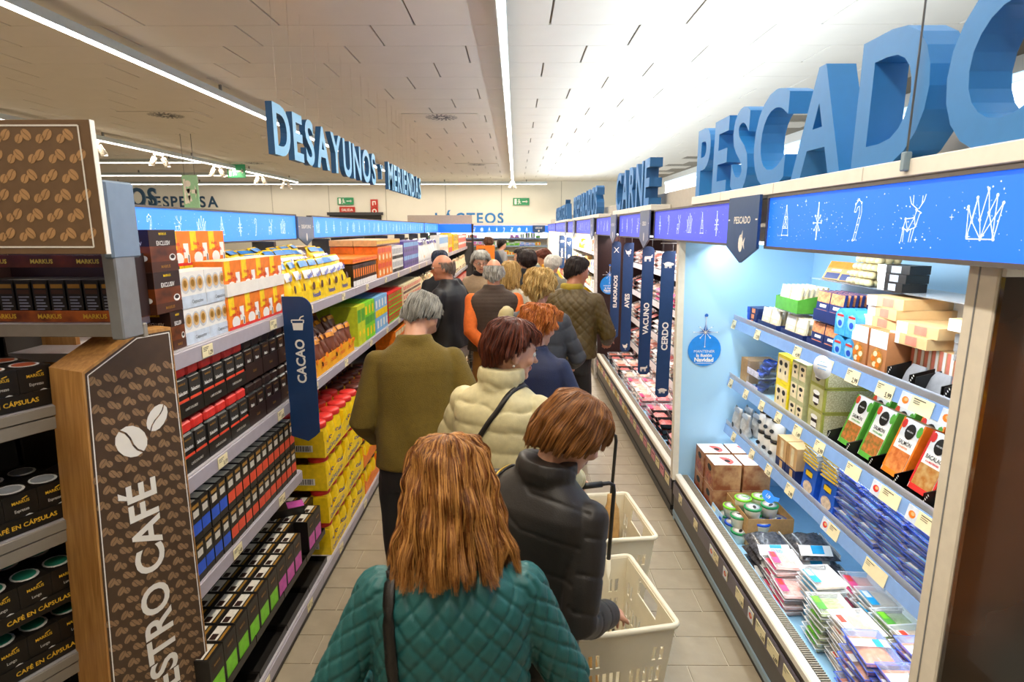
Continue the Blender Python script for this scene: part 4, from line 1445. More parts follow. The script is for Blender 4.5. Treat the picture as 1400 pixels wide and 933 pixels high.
def p_markus():
    w, d, h = .046, .12, .125
    m = carton(w, d, h, P_BLACKBOX)
    front_rect(m, w, d, -.4, .4, h * .80, h * .9, P_GLD)
    for k in range(7):
        front_rect(m, w, d, -.36, .36 - (k % 3) * .1, h * (.12 + k * .075), h * (.15 + k * .075), P_GRY)
    front_rect(m, w, d, -.40, .40, h * .66, h * .76, P_BRN)
    return Proto('coffee_box', 'coffee', m)
mk = p_markus()
mt = MB()
w, d = .44, .14
mt.box(-w / 2, w / 2, -d / 2, d / 2, 0, .003, P_COFFEE)
mt.box(-w / 2, w / 2, -d / 2, -d / 2 + .003, .003, .036, mat('pack_ember', '6a2a12', .35, second='c8641e', scale=14))
mt.box(-w / 2, w / 2, -d / 2 - .001, -d / 2 + .003, .168, .205, mat('pack_ember_dark', '3a150a', .35, second='7a2e12', scale=12))
mt.box(-w / 2, w / 2, d / 2 - .003, d / 2, .003, .205, P_DBR)
for s in (-1, 1):
    mt.box(s * w / 2 - .0015, s * w / 2 + .0015, -d / 2 + .003, d / 2, .003, .205, P_DBR)
yl = mat('pack_print_yellow', 'f0c23a')
for x in (-.14, 0, .14):
    mt.text('MARKUS', (x, -d / 2 - .002, .012), (1, 0, 0), (0, 0, 1), .014, yl, offset=.03)
    mt.text('MARKUS', (x, -d / 2 - .002, .180), (1, 0, 0), (0, 0, 1), .013, yl, offset=.03)
mtp = Proto('display_tray', 'tray', mt)
for i, x in enumerate((-1.43, -1.875)):
    mtp.put((x, 1.83, 1.766), 0, ['ember coloured display tray of slim coffee boxes next to the grey post', 'ember coloured display tray at the edge of the picture'][i])
    for k in range(8):
        mk.put((x - .184 + k * .0525, 1.828, 1.77), 0, where('slim black coffee box in the ' + ('ember tray by the post', 'ember tray at the edge')[i], 7 - k, end='the right'), 'slim coffee boxes in the display trays')

o = empty('bean_board', (-1.55, 1.50, 1.985), 0, 'hanging brown board printed with coffee beans and a thin pale frame', 'sign')
m = MB(); m.cbox(-.5, .5, 0, .016, 0, .328, M_BEANBG2, .001); m.build('board', o)
m = MB(); m.box(.5005, .502, .0, .016, 0, .328, M_WHITE); m.build('board_edge', o)
m = MB()
bean_field(m, Vector((-.5, -.0012, 0)), Vector((1, 0, 0)), Vector((0, 0, 1)), lambda a, b: .0 < a < .99 and .005 < b < .325, 1.0, .33, .052, .0150, M_BEAN2)
m.build('bean_print', o)['kind'] = 'stuff'
m = MB()
for a, b in (((-.5, .314), (.472, .314)), ((.472, .314), (.472, .018)), ((.472, .018), (-.5, .018))):
    m.line((a[0], -.002, a[1]), (b[0], -.002, b[1]), .004, (0, -1, 0), M_WHITE)
m.text('CAFÉ', (.152, -.003, .12), (1, 0, 0), (0, 0, 1), .10, M_WHITE, 'r', offset=.03)
m.build('frame_print', o)
m = MB()
m.box(-.4, .4, .016, .11, .04, .06, M_DGREY)
m.build('bracket', o)

# ================================================================ right side: cold cabinets
M_CAB_B = mat('cabinet_pale_blue', 'a9d2ee', .35, vary=.02, scale=2)
M_CAB_D = mat('cabinet_dark_front', '4c4641', .4, .1, vary=.06)
M_CAB_S = mat('cabinet_blue_grey_trim', '8aa0ad', .4, .2, vary=.03)
M_CAB_W = mat('cabinet_cream_trim', 'e9e3d6', .35, vary=.02)
M_CAB_POST = mat('cabinet_post_beige', 'e2dac9', .4, vary=.03)
M_DECK = mat('cabinet_deck_blue', '9ccbec', .35, vary=.02)
M_RAILB = mat('shelf_rail_blue', '86a9dc', .25, vary=.03, coat=.4)
M_GRILL = mat('air_grille', 'a99f8d', .45, .3, vary=.12, scale=120)
M_ACRYL = clear('clear_acrylic', 'f2f7ff', .03)
M_GLASSY = clear('clear_tray_plastic', 'f2f4f6', .22)
M_FILM = clear('clear_film', 'ffffff', .12)
M_BLUETRAY = clear('blue_tray_plastic', '5c86f4', .30, .12)
M_DARKGLASS = mat('dark_glass_panel', '17120c', .12, vary=.5, second='6e3a12', scale=1.6, coat=.5)  # orange brown mottling paints blurred reflections into the glass colour

def grille_mesh(L):
    m = MB()
    for i in range(int(L / .0125)):
        y = i * .0125 + .003
        m.box(1.172, 1.212, y, y + .006, .341, .347, M_GRILL)
    return m

def front_profile(o, L, meat=False):
    m = MB(); m.cbox(1.135, 1.9, 0, L, 0, .05, M_PLINTH, .003); m.build('plinth', o)
    m = MB(); m.cbox(1.120, 1.150, 0, L, .045, .085, M_PLINTH if meat else M_CAB_S, .004); m.build('bumper', o)
    m = MB(); m.prism([(1.128, .085), (1.16, .085), (1.16, .34), (1.130, .34), (1.124, .2)], 'y', 0, L, M_CAB_D); m.build('front_panel', o)
    m = MB(); m.cbox(1.116, 1.124, 0, L, .205, .295, mat('strip_dark', '5d5560', .35, vary=.05), .002); m.build('price_rail', o)
    m = MB(); m.cbox(1.124, 1.168, 0, L, .315, .355, M_CAB_W, .006); m.build('front_trim', o)
    m = grille_mesh(L); m.box(1.168, 1.215, 0, L, .315, .335, M_DGREY); m.build('air_grille', o)
    m = MB(); m.box(1.214, 1.95, .0, L, .235, .26, M_DECK); m.box(1.214, 1.225, 0, L, .26, .335, M_DECK); m.build('deck', o)

def cold_cabinet(y0, y1, label, interior, shelves, meat=False, x_sh=1.45):
    o = empty('cold_cabinet', (0, y0, 0), 0, label, 'refrigerator')
    L = y1 - y0
    front_profile(o, L, meat)
    m = MB(); m.box(1.95, 2.05, 0, L, 0, 2.18, interior); m.build('back_wall', o)
    m = MB(); m.box(1.14, 2.05, 0, L, 1.99, 2.18, M_CAB_W if not meat else interior); m.build('canopy', o)
    m = MB(); m.box(1.22, 1.27, .05, L - .05, 1.97, 1.99, mat('tube_cool', 'f4f9ff', .4, emit=3.0, vary=0)); m.build('light_tube', o)
    for z in shelves:
        m = MB(); m.box(x_sh + .006, 1.95, .01, L - .01, z - .022, z, M_CAB_B if not meat else M_DGREY); s = m.build('shelf', o)
        m = MB(); m.prism([(x_sh - .012, z - .052), (x_sh + .006, z - .052), (x_sh + .006, z + .004), (x_sh, z + .004)], 'y', .01, L - .01, M_RAILB if not meat else mat('rail_pale', 'd9d2d2', .35)); m.build('price_rail', s)
        if not meat:
            m = MB(); m.box(x_sh + .002, x_sh + .004, .01, L - .01, z + .004, z + .036, M_ACRYL); m.build('clear_fence', s)
    return o

FY0, FY1 = 1.46, 3.85
fish = cold_cabinet(FY0, FY1, 'open cold cabinet for packed fish with pale blue inside', M_CAB_B, (1.455, 1.058, .725))
m = MB(); m.prism([(1.135, .0), (2.05, .0), (2.05, 1.99), (1.085, 1.99), (1.085, 1.9), (1.135, .36)], 'y', FY1 - FY0, FY1 - FY0 + .03, M_CAB_B); m.build('end_panel', fish)
m = MB(); m.prism([(1.105, .31), (1.145, .31), (1.105, 1.99), (1.062, 1.99)], 'y', FY1 - FY0 - .012, FY1 - FY0 + .045, M_CAB_POST); m.build('end_frame', fish)
m = MB(); m.cbox(1.125, 1.20, -.095, 0, 0, 1.965, M_CAB_POST, .004); m.box(1.1235, 1.125, -.04, -.036, .0, 1.96, M_GREY); m.build('near_post', fish)
m = MB(); m.box(1.20, 2.05, -.06, 0, 0, 1.975, M_CAB_B); m.build('near_side', fish)
m = MB(); m.box(1.128, 2.6, -.112, -.10, .02, 1.94, M_DARKGLASS); m.box(1.128, 2.6, -.112, -.10, 1.94, 1.962, M_WHITE); m.build('glass_side', fish)

# round blue ornament sticker, flat on a wall
def ornament(c, u, w, label):
    u = Vector(u); n = u.cross(Vector((0, 0, 1)))
    o = empty('ornament_sticker', c, 0, label, 'sticker')
    blue, dk = mat('sticker_blue', '1f86de', .4, vary=.05), mat('sticker_dark_blue', '1d5fb4', .4, vary=.06)
    m = MB(); z = Vector((0, 0, 1)); r = w / 2
    m.disc(n * .002, u, z, r, r, blue, 28)
    m.build('ball', o)
    m = MB()
    k = Vector((0, 0, r * 1.1)) + n * .003
    def ray_(dx, dz, t):
        d = u * dx + z * dz
        s = u * -dz + z * dx
        s.normalize()
        m.quad([(k - s * t)[:], (k + d * .45 + s * (-t * .2))[:], (k + d)[:], (k + d * .45 + s * (t * .2))[:], (k + s * t)[:]], dk)
    for dx, dz, t in ((0, r * 1.0, r * .16), (r * .85, .0, r * .13), (-r * .85, 0, r * .13), (r * .5, r * .4, r * .1), (-r * .5, r * .4, r * .1), (.0, -r * .5, r * .1)):
        ray_(dx, dz, t)
    m.disc(k + z * r * 1.02, u, z, r * .11, r * .11, dk, 10)
    for dx, dz in ((0, .9), (.7, 0), (-.7, 0), (0, -.9), (.3, -.35), (-.3, -.35), (.35, .3), (-.35, .3)):
        m.line(k + n * .001, k + n * .001 + u * dx * r + z * dz * r, r * .025, n, M_WHITE)
        m.disc(k + n * .0015 + u * dx * r + z * dz * r, u, z, r * .045, r * .045, M_WHITE, 6)
    m.build('star', o)
    m = MB(); q = n * .0035
    m.text('MANTENER', (q + z * r * -.16)[:], u, z, r * .17, M_WHITE, offset=.0, sx=1.05)
    m.text('la ilusión', (q + z * r * -.42)[:], u, z, r * .2, M_WHITE, offset=.03)
    m.text('Navidad', (q + z * r * -.72)[:], u, z, r * .26, M_WHITE, offset=.04)
    m.line((q + u * -r * .5 + z * -r * .82), (q + u * r * .5 + z * -r * .82), r * .03, n, M_WHITE)
    m.build('lettering', o)
ornament((1.272, FY1 - .005, 1.245), (1, 0, 0), .222, 'round blue ornament sticker on the pale blue cabinet end')

# header panels along the right side
header_panel(1.05, 2.50, 0.3, 1.965, 2.185, -1, 'backlit blue panel over the fish cabinet, nearest one', M_BLUELIT, 0, .245, dots=150)
drop_plate(1.035, 2.69, .355, 1.895, 2.19, -1, 'PESCADO', 'navy pointed plate with a fish over the fish cabinet', M_PLATE, 'fish')
header_panel(1.05, 4.52, 2.875, 1.965, 2.185, -1, 'backlit blue panel beyond the navy fish plate', M_BLUELIT_FAR, 1, .245, dots=40)
yy = 4.9
RG = 'far backlit panels over the right cabinets'
for i, (ya, yb, word) in enumerate(((6.05, 4.93, 'CERDO'), (7.75, 6.45, 'VACUNO'), (10.3, 8.25, 'AVES'), (12.0, 10.75, 'PAVO'), (15.6, 12.5, 'JAMÓN'), (19.4, 15.7, ''))):
    header_panel(1.05, ya, yb, 1.965, 2.185, -1, ['backlit violet blue panel right after the grey pork plate', 'backlit violet blue panel under the end of CARNE', 'backlit violet blue panel under the second lettering',
        'short backlit violet panel past the second lettering', 'backlit violet panel under the farthest letters', 'last backlit violet panel before the back wall'][i], M_BLUELIT_FAR, i, .245, dots=8)
    if word:
        y_ = (4.73, 6.25, 8.0, 10.52, 12.25)[i]
        drop_plate(1.035, y_, .34, 1.895, 2.19, -1, word, ['grey pointed plate nearest under CARNE', 'second grey pointed plate under CARNE', 'grey pointed plate before the dark end panel', 'far grey pointed plate under the second letters', 'farthest grey pointed plate'][i], M_PLATEG)
# ledge under the letters and the fascia behind
M_LEDGE = mat('ledge_white', 'efeadf', .5, vary=.02)
M_FASCIA = mat('fascia_grey_beige', 'bdb6a8', .55, vary=.03)
for a, b, l in ((.3, 3.56, 'white ledge carrying the letters PESCADO'), (4.62, 6.42, 'white ledge carrying the letters CARNE'), (7.5, 11.0, 'white ledge under the second lettering'), (11.9, 15.7, 'white ledge under the farthest lettering')):
    m = MB(); m.cbox(1.045, 1.20, a, b, 2.186, 2.232, M_LEDGE, .003)
    for q in np.arange(a + .28, b, .62):
        m.box(1.0445, 1.046, q, q + .004, 2.19, 2.23, M_FASCIA)
    tag(m.build('ledge'), l, 'ledge')
m = MB(); m.cbox(1.205, 1.26, .3, 20.4, 2.185, 2.33, M_FASCIA, .004)
tag(m.build('fascia'), 'grey beige fascia running behind the blue letters on the right', 'fascia')
m = MB(); m.tube([(1.04, 1.62, 2.20), (1.04, 1.62, CEIL)], .003, M_GREY, 6); m.cbox(1.03, 1.05, 1.61, 1.63, 2.20, 2.25, M_CAB_S, .003)
tag(m.build('hanging_wire'), 'thin steel wire holding the header in front of the letter O', 'wire')

# ---------------------------------------------------------------- price tags of the cabinet
def long_tag(price, w, pic=None):
    m = MB()
    h = .058
    m.box(-w / 2, w / 2, -.002, 0, 0, h, M_CREAM)
    if pic:
        m.box(-w / 2, -w / 2 + .055, -.0024, -.0018, 0, h, mat('tag_picture_ground', 'd6dce6', .4))
        m.disc((-w / 2 + .03, -.003, h * .5), (1, 0, 0), (0, 0, 1), .018, .014, pic, 10)
        m.disc((-w / 2 + .034, -.0034, h * .55), (1, 0, 0), (0, 0, 1), .010, .007, P_TAN, 8)
    if price:
        m.text(price, (w * .46, -.003, h * .12), (1, 0, 0), (0, 0, 1), h * .36, M_INK, 'r', sx=.8)
    x0 = -w * .44 + (.06 if pic else 0)
    m.line((x0, -.003, h * .84), (x0 + w * .36, -.003, h * .84), h * .05, (0, -1, 0), M_INK)
    for k in range(2):
        m.line((x0, -.003, h * (.7 - k * .12)), (x0 + w * .2, -.003, h * (.7 - k * .12)), h * .035, (0, -1, 0), M_INK)
    return m.mesh('price_tag')

fsh = [c for c in fish.children if c.name.startswith('shelf')]
def shelf_tags(s, z, lst, x=1.437):
    for y_, price, w, pic in lst:
        link('price_tag', long_tag(price, w, pic), s, (x - .002, y_ - FY0, z - .056), RIGHT).rotation_euler = (-.22, 0, RIGHT)
shelf_tags(fsh[0], 1.455, [(3.80, '1,99', .062, None), (3.42, '3,79', .07, None), (2.92, '4,99', .075, None), (2.62, '3,99', .075, None), (2.42, '2,99', .095, None), (2.20, '5,99', .105, None), (2.02, None, .17, P_ORG), (1.82, None, .15, P_ORG)])
shelf_tags(fsh[1], 1.058, [(3.78, '2,49', .06, None), (3.52, '2,19', .065, None), (3.28, '2,99', .065, None), (3.06, '3,29', .07, None), (2.84, '1,49', .08, None), (2.62, '2,99', .085, None), (2.34, None, .10, None), (2.12, None, .17, P_RED), (1.90, None, .18, P_ORG)])
shelf_tags(fsh[2], .725, [(3.66, '1,39', .06, None), (3.36, '1,79', .065, None), (3.12, '2,29', .07, None), (2.86, '2,99', .085, None), (2.46, None, .14, P_RED), (2.12, None, .14, None)])
for y_, price, w, pic in ((3.66, '2,49', .075, None), (3.32, '1,89', .075, None), (2.98, '2,79', .14, P_RED), (2.80, None, .06, P_RED), (2.60, '1,99', .10, None), (2.46, None, .06, P_RED), (2.35, '2,69', .10, None), (2.22, '2,69', .11, None), (2.06, '2,79', .12, None), (1.9, '3,29', .12, None)):
    link('price_tag', long_tag(price, w, pic), fish, (1.1145, y_ - FY0, .222), RIGHT)
# round white promotion disc and blue talker on the tag rails
m = MB(); m.lathe([(.0, 0), (.055, 0), (.055, .002), (0, .002)], mat('disc_white', 'e9eef6', .4), 24); m.line((-.03, .008, .0025), (.03, .008, .0025), .004, (0, 0, 1), P_SKY); m.line((-.025, -.008, .0025), (.025, -.008, .0025), .004, (0, 0, 1), P_SKY); m.line((-.02, .026, .0025), (.02, .026, .0025), .003, (0, 0, 1), P_SKY)
d_ = m.build('shelf_talker'); d_.location = (1.405, 2.60, 1.425); d_.rotation_euler = (PI / 2, 0, RIGHT + .25)
tag(d_, 'round white shelf talker hanging from the top rail of the fish cabinet', 'shelf talker')

# ---------------------------------------------------------------- articles of the fish cabinet
XS = 1.452
def put_r(pr, y_, z, label, group=None, x=XS, d=.1, dx=0.0, rx=0.0, rz=0.0):
    return pr.put((x + .012 + d / 2 + dx, y_, z), RIGHT + rz, label, group, rx=rx)
A, B, Cc, D = 1.456, 1.059, .726, .261

def p_freskibo(word, wc, edge, food, big=False):
    """sleeved fish tray leaning in a black and white shelf tray"""
    w, d, h = .125, .075, .235
    m = carton(w, d, h, P_WHT)
    m.box(-w / 2 - .001, -w / 2 + .008, -d / 2 - .001, d / 2, .02, h, edge)
    m.box(w / 2 - .008, w / 2 + .001, -d / 2 - .001, d / 2, .02, h, edge)
    front_rect(m, w, d, -.42, .42, .022, h * .46, food, .0015)
    front_rect(m, w, d, -.46, .46, .0, .022, edge, .002)
    m.disc((0, -d / 2 - .0018, h * .80), (1, 0, 0), (0, 0, 1), .028, .032, M_BLACK, 14)
    m.text('PESCADO', (0, -d / 2 - .0024, h * .79), (1, 0, 0), (0, 0, 1), .006, P_WHT)
    m.disc((-.046, -d / 2 - .0016, h * .9), (1, 0, 0), (0, 0, 1), .014, .02, P_RED if edge is not P_GRN else P_CORAL, 8)
    m.disc((.046, -d / 2 - .0016, h * .86), (1, 0, 0), (0, 0, 1), .014, .024, P_GRN, 8)
    m.text(word, (0, -d / 2 - .0024, h * .56), (1, 0, 0), (0, 0, 1), .017, wc, sx=.8, offset=.01)
    m.text('A LA ' + ('MOSTAZA' if word == 'SALMÓN' and edge is not P_GRN else 'MEDITERRÁNEA') if edge is not P_GRN else 'CON FINAS HIERBAS', (0, -d / 2 - .0024, h * .50), (1, 0, 0), (0, 0, 1), .0075, edge, sx=.7, offset=.03)
    # curved open top
    m.disc((0, 0, h + .001), (1, 0, 0), (0, 1, 0), w * .42, d * .4, M_KRAFT, 12)
    return Proto('fish_ready_meal', 'ready meal', m)
F_SALM = mat('food_salmon', 'c9682c', .4, second='e9924e', scale=40)
F_SALMG = mat('food_salmon_herbs', 'd0763a', .4, second='7d6a2a', scale=55)
F_COD = mat('food_cod', 'caa468', .4, second='b4722c', scale=35)
F_HAKE = mat('food_hake', 'b9b25e', .4, second='d8c88e', scale=45)
fr = [p_freskibo('SALMÓN', M_INK, P_GRN, F_SALMG), p_freskibo('SALMÓN', M_INK, P_ORG, F_SALM), p_freskibo('BACALAO', M_INK, P_RED, F_COD), p_freskibo('MERLUZA', M_INK, P_PUR, F_HAKE)]
ftray = MB()
for i in range(1):
    w, d = .165, .20
    ftray.box(-w / 2, w / 2, -d / 2, d / 2, 0, .003, M_BLACK)
    ftray.box(-w / 2, w / 2, -d / 2, -d / 2 + .003, .003, .026, M_BLACK)
    for s in (-1, 1):
        ftray.prism([(-d / 2 + .003, .003), (d / 2, .003), (d / 2, .11), (-d / 2 + .003, .06)], 'x', s * w / 2 - .004, s * w / 2, M_BLACK)
    ftray.text('FRESKIBO', (0, -d / 2 - .0008, .006), (1, 0, 0), (0, 0, 1), .015, P_WHT, offset=.03)
    for k in range(4):
        ftray.line((-w * .5 + .008 + k * .006, -d / 2 - .0005, .03 + k * .01), (-w * .5 + .004 + k * .006, -d / 2 - .0005, .036 + k * .01), .004, (0, -1, 0), P_WHT)
ftp = Proto('shelf_tray', 'tray', ftray)
LAB = [('ready meal of herb salmon leaning in its black shelf tray, farther of the two', 2.52, 0), ('ready meal of herb salmon leaning in its black shelf tray, nearer of the two', 2.36, 0),
       ('ready meal of mustard salmon with orange edges in its black shelf tray', 2.195, 1), ('ready meal of cod with red edges, farther of the two', 2.03, 2), ('ready meal of cod with red edges next to the cabinet post', 1.865, 2)]
for l, y_, k in LAB:
    ftp.put((1.56, y_, B), RIGHT, 'black printed tray under the ' + l.replace(' in its black shelf tray', '').replace('ready ', ''))
    put_r(fr[k], y_, B + .01, l, None, d=.075, dx=.035, rx=-.32)
    for q in range(1, 3):
        put_r(fr[k], y_, B + .012, nth(q) + ' meal behind the ' + l.replace('ready meal of ', '').replace(' in its black shelf tray', ''), l[:28] + ', row behind ' + str(y_), d=.075, dx=.035 + q * .078, rx=-.30)
# top shelf
put_r(fr[3], 1.83, A + .01, 'ready meal of hake with a violet edge on the top shelf by the post', None, d=.075, dx=.03, rx=-.3)
ftp.put((1.56, 1.84, A), RIGHT, 'black tray with white print under the hake meal')
for y_, l in ((2.02, 'nearer'), (2.15, 'farther')):
    ftp.put((1.56, y_, A), RIGHT, 'black tray with white print half empty on the top cabinet shelf, ' + l + ' one')
    m = MB(); m.prism([(-.05, 0), (.05, 0), (.05, .05), (.035, .085), (-.035, .085), (-.05, .05)], 'y', -.003, .003, mat('insert_grey', '8f8f92', .5)); b_ = m.build('tray_insert', None, (1.50, y_, A + .005), RIGHT); b_.rotation_euler = (-.35, 0, RIGHT)
    tag(b_, 'grey card insert leaning in the half empty black tray, ' + l + ' one', 'card')

def p_window(w, d, h, base, food, cap):
    m = carton(w, d, h, base)
    front_rect(m, w, d, -.5, .5, h * .64, h, cap, .001)
    m.disc((0, -d / 2 - .0014, h * .38), (1, 0, 0), (0, 0, 1), w * .34, h * .24, food, 14)
    for k in range(6):
        a = k * 1.05
        m.disc((w * .17 * math.cos(a), -d / 2 - .002 - k * .0002, h * (.38 + .13 * math.sin(a))), (1, 0, .3), (-.3, 0, 1), w * .12, h * .06, (P_CREAM, P_ORG)[k % 2], 7)
    return Proto('kraft_box', 'food box', m)
kb = p_window(.115, .16, .19, mat('kraft_terracotta', 'bd7b4a', .6, vary=.05), mat('food_orange_mix', 'c98a3c', .4, vary=.3, scale=40), P_WHT)
for i, y_ in enumerate((2.44, 2.31)):
    put_r(kb, y_, A, ['kraft box with window and white top on the top shelf, farther one', 'kraft box with window and white top on the top shelf, nearer one'][i], None, d=.16)
def p_flat(w, d, h, base, end, lab):
    m = carton(w, d, h, base)
    front_rect(m, w, d, -.5, -.22, 0, h, end, .0008)
    front_rect(m, w, d, -.05, .25, h * .1, h * .9, lab, .0012)
    return Proto('flat_box', 'food box', m)
fb = p_flat(.20, .26, .042, mat('kraft_light', 'd9b27c', .6, vary=.04), P_WHT, mat('label_salmon', 'd9806a', .5))
k = 0
for x_, y_, z_, r_ in ((.05, 2.39, A + .191, .05), (.05, 2.37, A + .234, -.04), (.04, 2.19, A + .155, .04), (.05, 2.17, A + .198, .1), (.05, 2.38, A + .277, .12), (.07, 1.93, A + .245, .15)):
    fb.put((XS + .13 + x_, y_, z_), RIGHT + r_, ['flat kraft box lying directly on the two window boxes', 'second flat kraft box up on the window boxes', 'flat kraft box lying on the striped sleeves', 'upper flat kraft box over the striped sleeves',
           'topmost flat kraft box in the fish cabinet', 'flat kraft box beside the post under the header'][k]); k += 1
def p_sleeve():
    m = carton(.035, .16, .15, mat('kraft_light', 'd9b27c'))
    front_rect(m, .035, .16, -.5, .0, .04, .15, mat('label_salmon', 'd9806a'))
    front_rect(m, .035, .16, .05, .45, .05, .15, P_WHT)
    return Proto('striped_sleeve', 'food box', m)
sl = p_sleeve()
for i in range(7):
    put_r(sl, 2.225 - i * .038, A + .003, where('kraft sleeve with red and white stripes', i, end='the window boxes'), 'striped kraft sleeves', d=.16, dx=.09)
ct_ = p_flat(.18, .14, .03, M_GLASSY, M_GLASSY, P_CREAM)
for i in range(3):
    ct_.put((1.62, 1.93, A + .135 + i * .034), RIGHT + i * .1, where('clear food tray piled beside the post', t=i, nt=3), 'clear trays by the post')

# small smoked fish packs, navy trays, green tray
def p_env(w, h, top, mid, low):
    d = .012
    m = carton(w, d, h, mid)
    front_rect(m, w, d, -.48, .48, h * .62, h * .98, top, .001)
    front_rect(m, w, d, -.40, .40, h * .04, h * .36, low, .001)
    front_rect(m, w, d, -.2, .3, h * .45, h * .55, P_WHT, .0014)
    return Proto('smoked_fish_pack', 'fish pack', m)
M_SMOK = mat('food_smoked_salmon', 'e8793c', .35, second='f09a62', scale=30)
e1 = p_env(.105, .13, P_WHT, P_CREAM, M_SMOK)
e2 = p_env(.115, .14, mat('pack_pizza_print', 'dc8a5a', .4, vary=.4, scale=60), P_NAVY, M_SMOK)
nvt = p_tray('card_tray', .25, .16, .055, P_NAVY)
grt = p_tray('card_tray', .26, .18, .07, P_GRN, notch=True)
nvt.put((1.545, 3.36, A), RIGHT, 'navy card tray of smoked fish packs on the top shelf, farther one')
nvt.put((1.545, 3.05, A), RIGHT, 'navy card tray of smoked fish packs on the top shelf, middle one')
nvt.put((1.545, 2.76, A), RIGHT, 'navy card tray of smoked fish packs on the top shelf, nearer one')
for y_ in (3.42, 3.30, 3.11, 2.99):
    for k in range(4):
        put_r(e1, y_, A + .004, where('white smoked salmon pack in the ' + ('farther' if y_ > 3.2 else 'middle') + ' navy tray, ' + ('far' if y_ in (3.42, 3.11) else 'near') + ' half', k=k, nk=4), 'white smoked salmon packs', d=.012, dx=.012 + k * .03, rx=-.12)
for y_ in (2.82, 2.70):
    for k in range(5):
        put_r(e2, y_, A + .004, where('navy fish pack in the lower navy tray, ' + ('far' if y_ == 2.82 else 'near') + ' half', k=k, nk=5), 'navy smoked fish packs, lower tray', d=.012, dx=.012 + k * .026, rx=-.1)
m = MB(); m.box(-.13, .13, -.09, .09, 0, .003, M_ACRYL)
rs = m.build('riser_shelf', None, (1.56, 3.15, A + .15), RIGHT); tag(rs, 'clear riser under the green card tray on the top cabinet shelf', 'riser')
grt.put((1.56, 3.15, A + .155), RIGHT, 'green card tray of white packs raised on the top shelf')
for k in range(6):
    put_r(e1, 3.21, A + .16, where('white pack in the green card tray, far half', k=k, nk=6), 'white packs in the green tray', d=.012, dx=.012 + k * .026, rx=-.15)
    put_r(e1, 3.09, A + .16, where('white pack in the green card tray, near half', k=k, nk=6), 'white packs in the green tray', d=.012, dx=.012 + k * .026, rx=-.15)
nvt.put((1.555, 2.74, A + .152), RIGHT, 'navy card tray of smoked fish packs stacked on the upper tier')
for y_ in (2.80, 2.68):
    for k in range(5):
        put_r(e2, y_, A + .157, where('navy fish pack in the upper navy tray, ' + ('far' if y_ == 2.80 else 'near') + ' half', k=k, nk=5), 'navy smoked fish packs, upper tray', d=.012, dx=.012 + k * .026, rx=-.1)
sbx = p_flat(.12, .12, .035, P_NAVY, P_BLU, M_SMOK)
for k in range(3):
    sbx.put((1.54, 3.62 + .0, A + .001 + k * .036), RIGHT + k * .08, where('flat blue fish pack at the far end of the top shelf', t=k, nt=3), 'flat blue packs at the far end')
# light blue round topped packs
def p_round():
    w, d, h = .085, .05, .12
    m = MB()
    arc = [(w / 2 * math.cos(a), h - w / 2 + w / 2 * math.sin(a)) for a in np.linspace(0, PI, 9)]
    m.prism([(-w / 2, 0), (w / 2, 0)] + arc, 'y', -d / 2, d / 2, mat('pack_aqua', '4aa8e0', .25, vary=.15, scale=40))
    m.disc((0, -d / 2 - .001, h * .55), (1, 0, 0), (0, 0, 1), w * .36, h * .3, mat('pack_aqua_light', '8fd0f0', .25), 12)
    m.disc((0, -d / 2 - .0016, h * .45), (1, 0, 0), (0, 0, 1), w * .2, h * .12, P_BLU, 10)
    front_rect(m, w, d, -.3, .3, h * .7, h * .78, P_RED, .002)
    return Proto('surimi_pack', 'fish pack', m)
rp = p_round()
for t in range(2):
    for i in range(2):
        put_r(rp, 2.60 - i * .09, A + t * .122, 'aqua blue round topped pack, ' + ['lower', 'upper'][t] + ' one, ' + ['beside the navy trays', 'beside the kraft boxes'][i], None, d=.05)
        put_r(rp, 2.60 - i * .09, A + t * .122, 'aqua blue round topped pack behind the ' + ['lower', 'upper'][t] + ' one ' + ['beside the navy trays', 'beside the kraft boxes'][i], 'aqua packs behind', d=.05, dx=.055)
# things high under the header: nets and dark packs
nb = MB()
for a in range(5):
    for b in range(3):
        nb.lathe([(0, 0), (.016, .006), (.02, .018), (.014, .03), (0, .034)], mat('dried_beige', 'c9b98a', .6, vary=.2), 8, (a * .036 - .07, b * .036 - .036, 0))
nbp = Proto('shellfish_net', 'shellfish', nb)
m = MB(); m.box(-.55, .55, -.10, .12, 0, .004, M_ACRYL); tag(m.build('riser_shelf', None, (1.66, 2.55, 1.79), RIGHT), 'clear upper riser under the packs below the blue header', 'riser')
m = MB(); m.box(-.55, .55, -.01, .01, 0, .33, M_ACRYL); tag(m.build('riser_shelf', None, (1.72, 2.55, 1.458), RIGHT), 'clear upright leg of the upper riser in the fish cabinet', 'riser')
for i in range(4):
    nbp.put((1.60, 2.66 - i * .02, 1.795 + i * .034), RIGHT, where('beige shellfish net under the blue header', t=i, nt=4), 'beige shellfish nets')
dkp = p_flat(.16, .1, .035, P_BLACKBOX, P_WHT, P_GRY)
for i in range(3):
    dkp.put((1.60, 2.42, 1.795 + i * .036), RIGHT + i * .1, where('flat black pack under the blue header', t=i, nt=3), 'flat black packs under the header')
kx = p_env(.13, .10, P_ORG, M_KRAFT, P_NAVY)
for i in range(2):
    kx.put((1.60, 2.96 - i * .14, 1.795), RIGHT + .2, ['orange and navy pack standing under the header, farther one', 'orange and navy pack standing under the header, nearer one'][i], rx=-.5)
for i in range(2):
    e1.put((1.58, 1.98 - i * .12, 1.796), RIGHT, ['small picture pack under the header by the post, farther one', 'small picture pack under the header by the post, nearer one'][i])

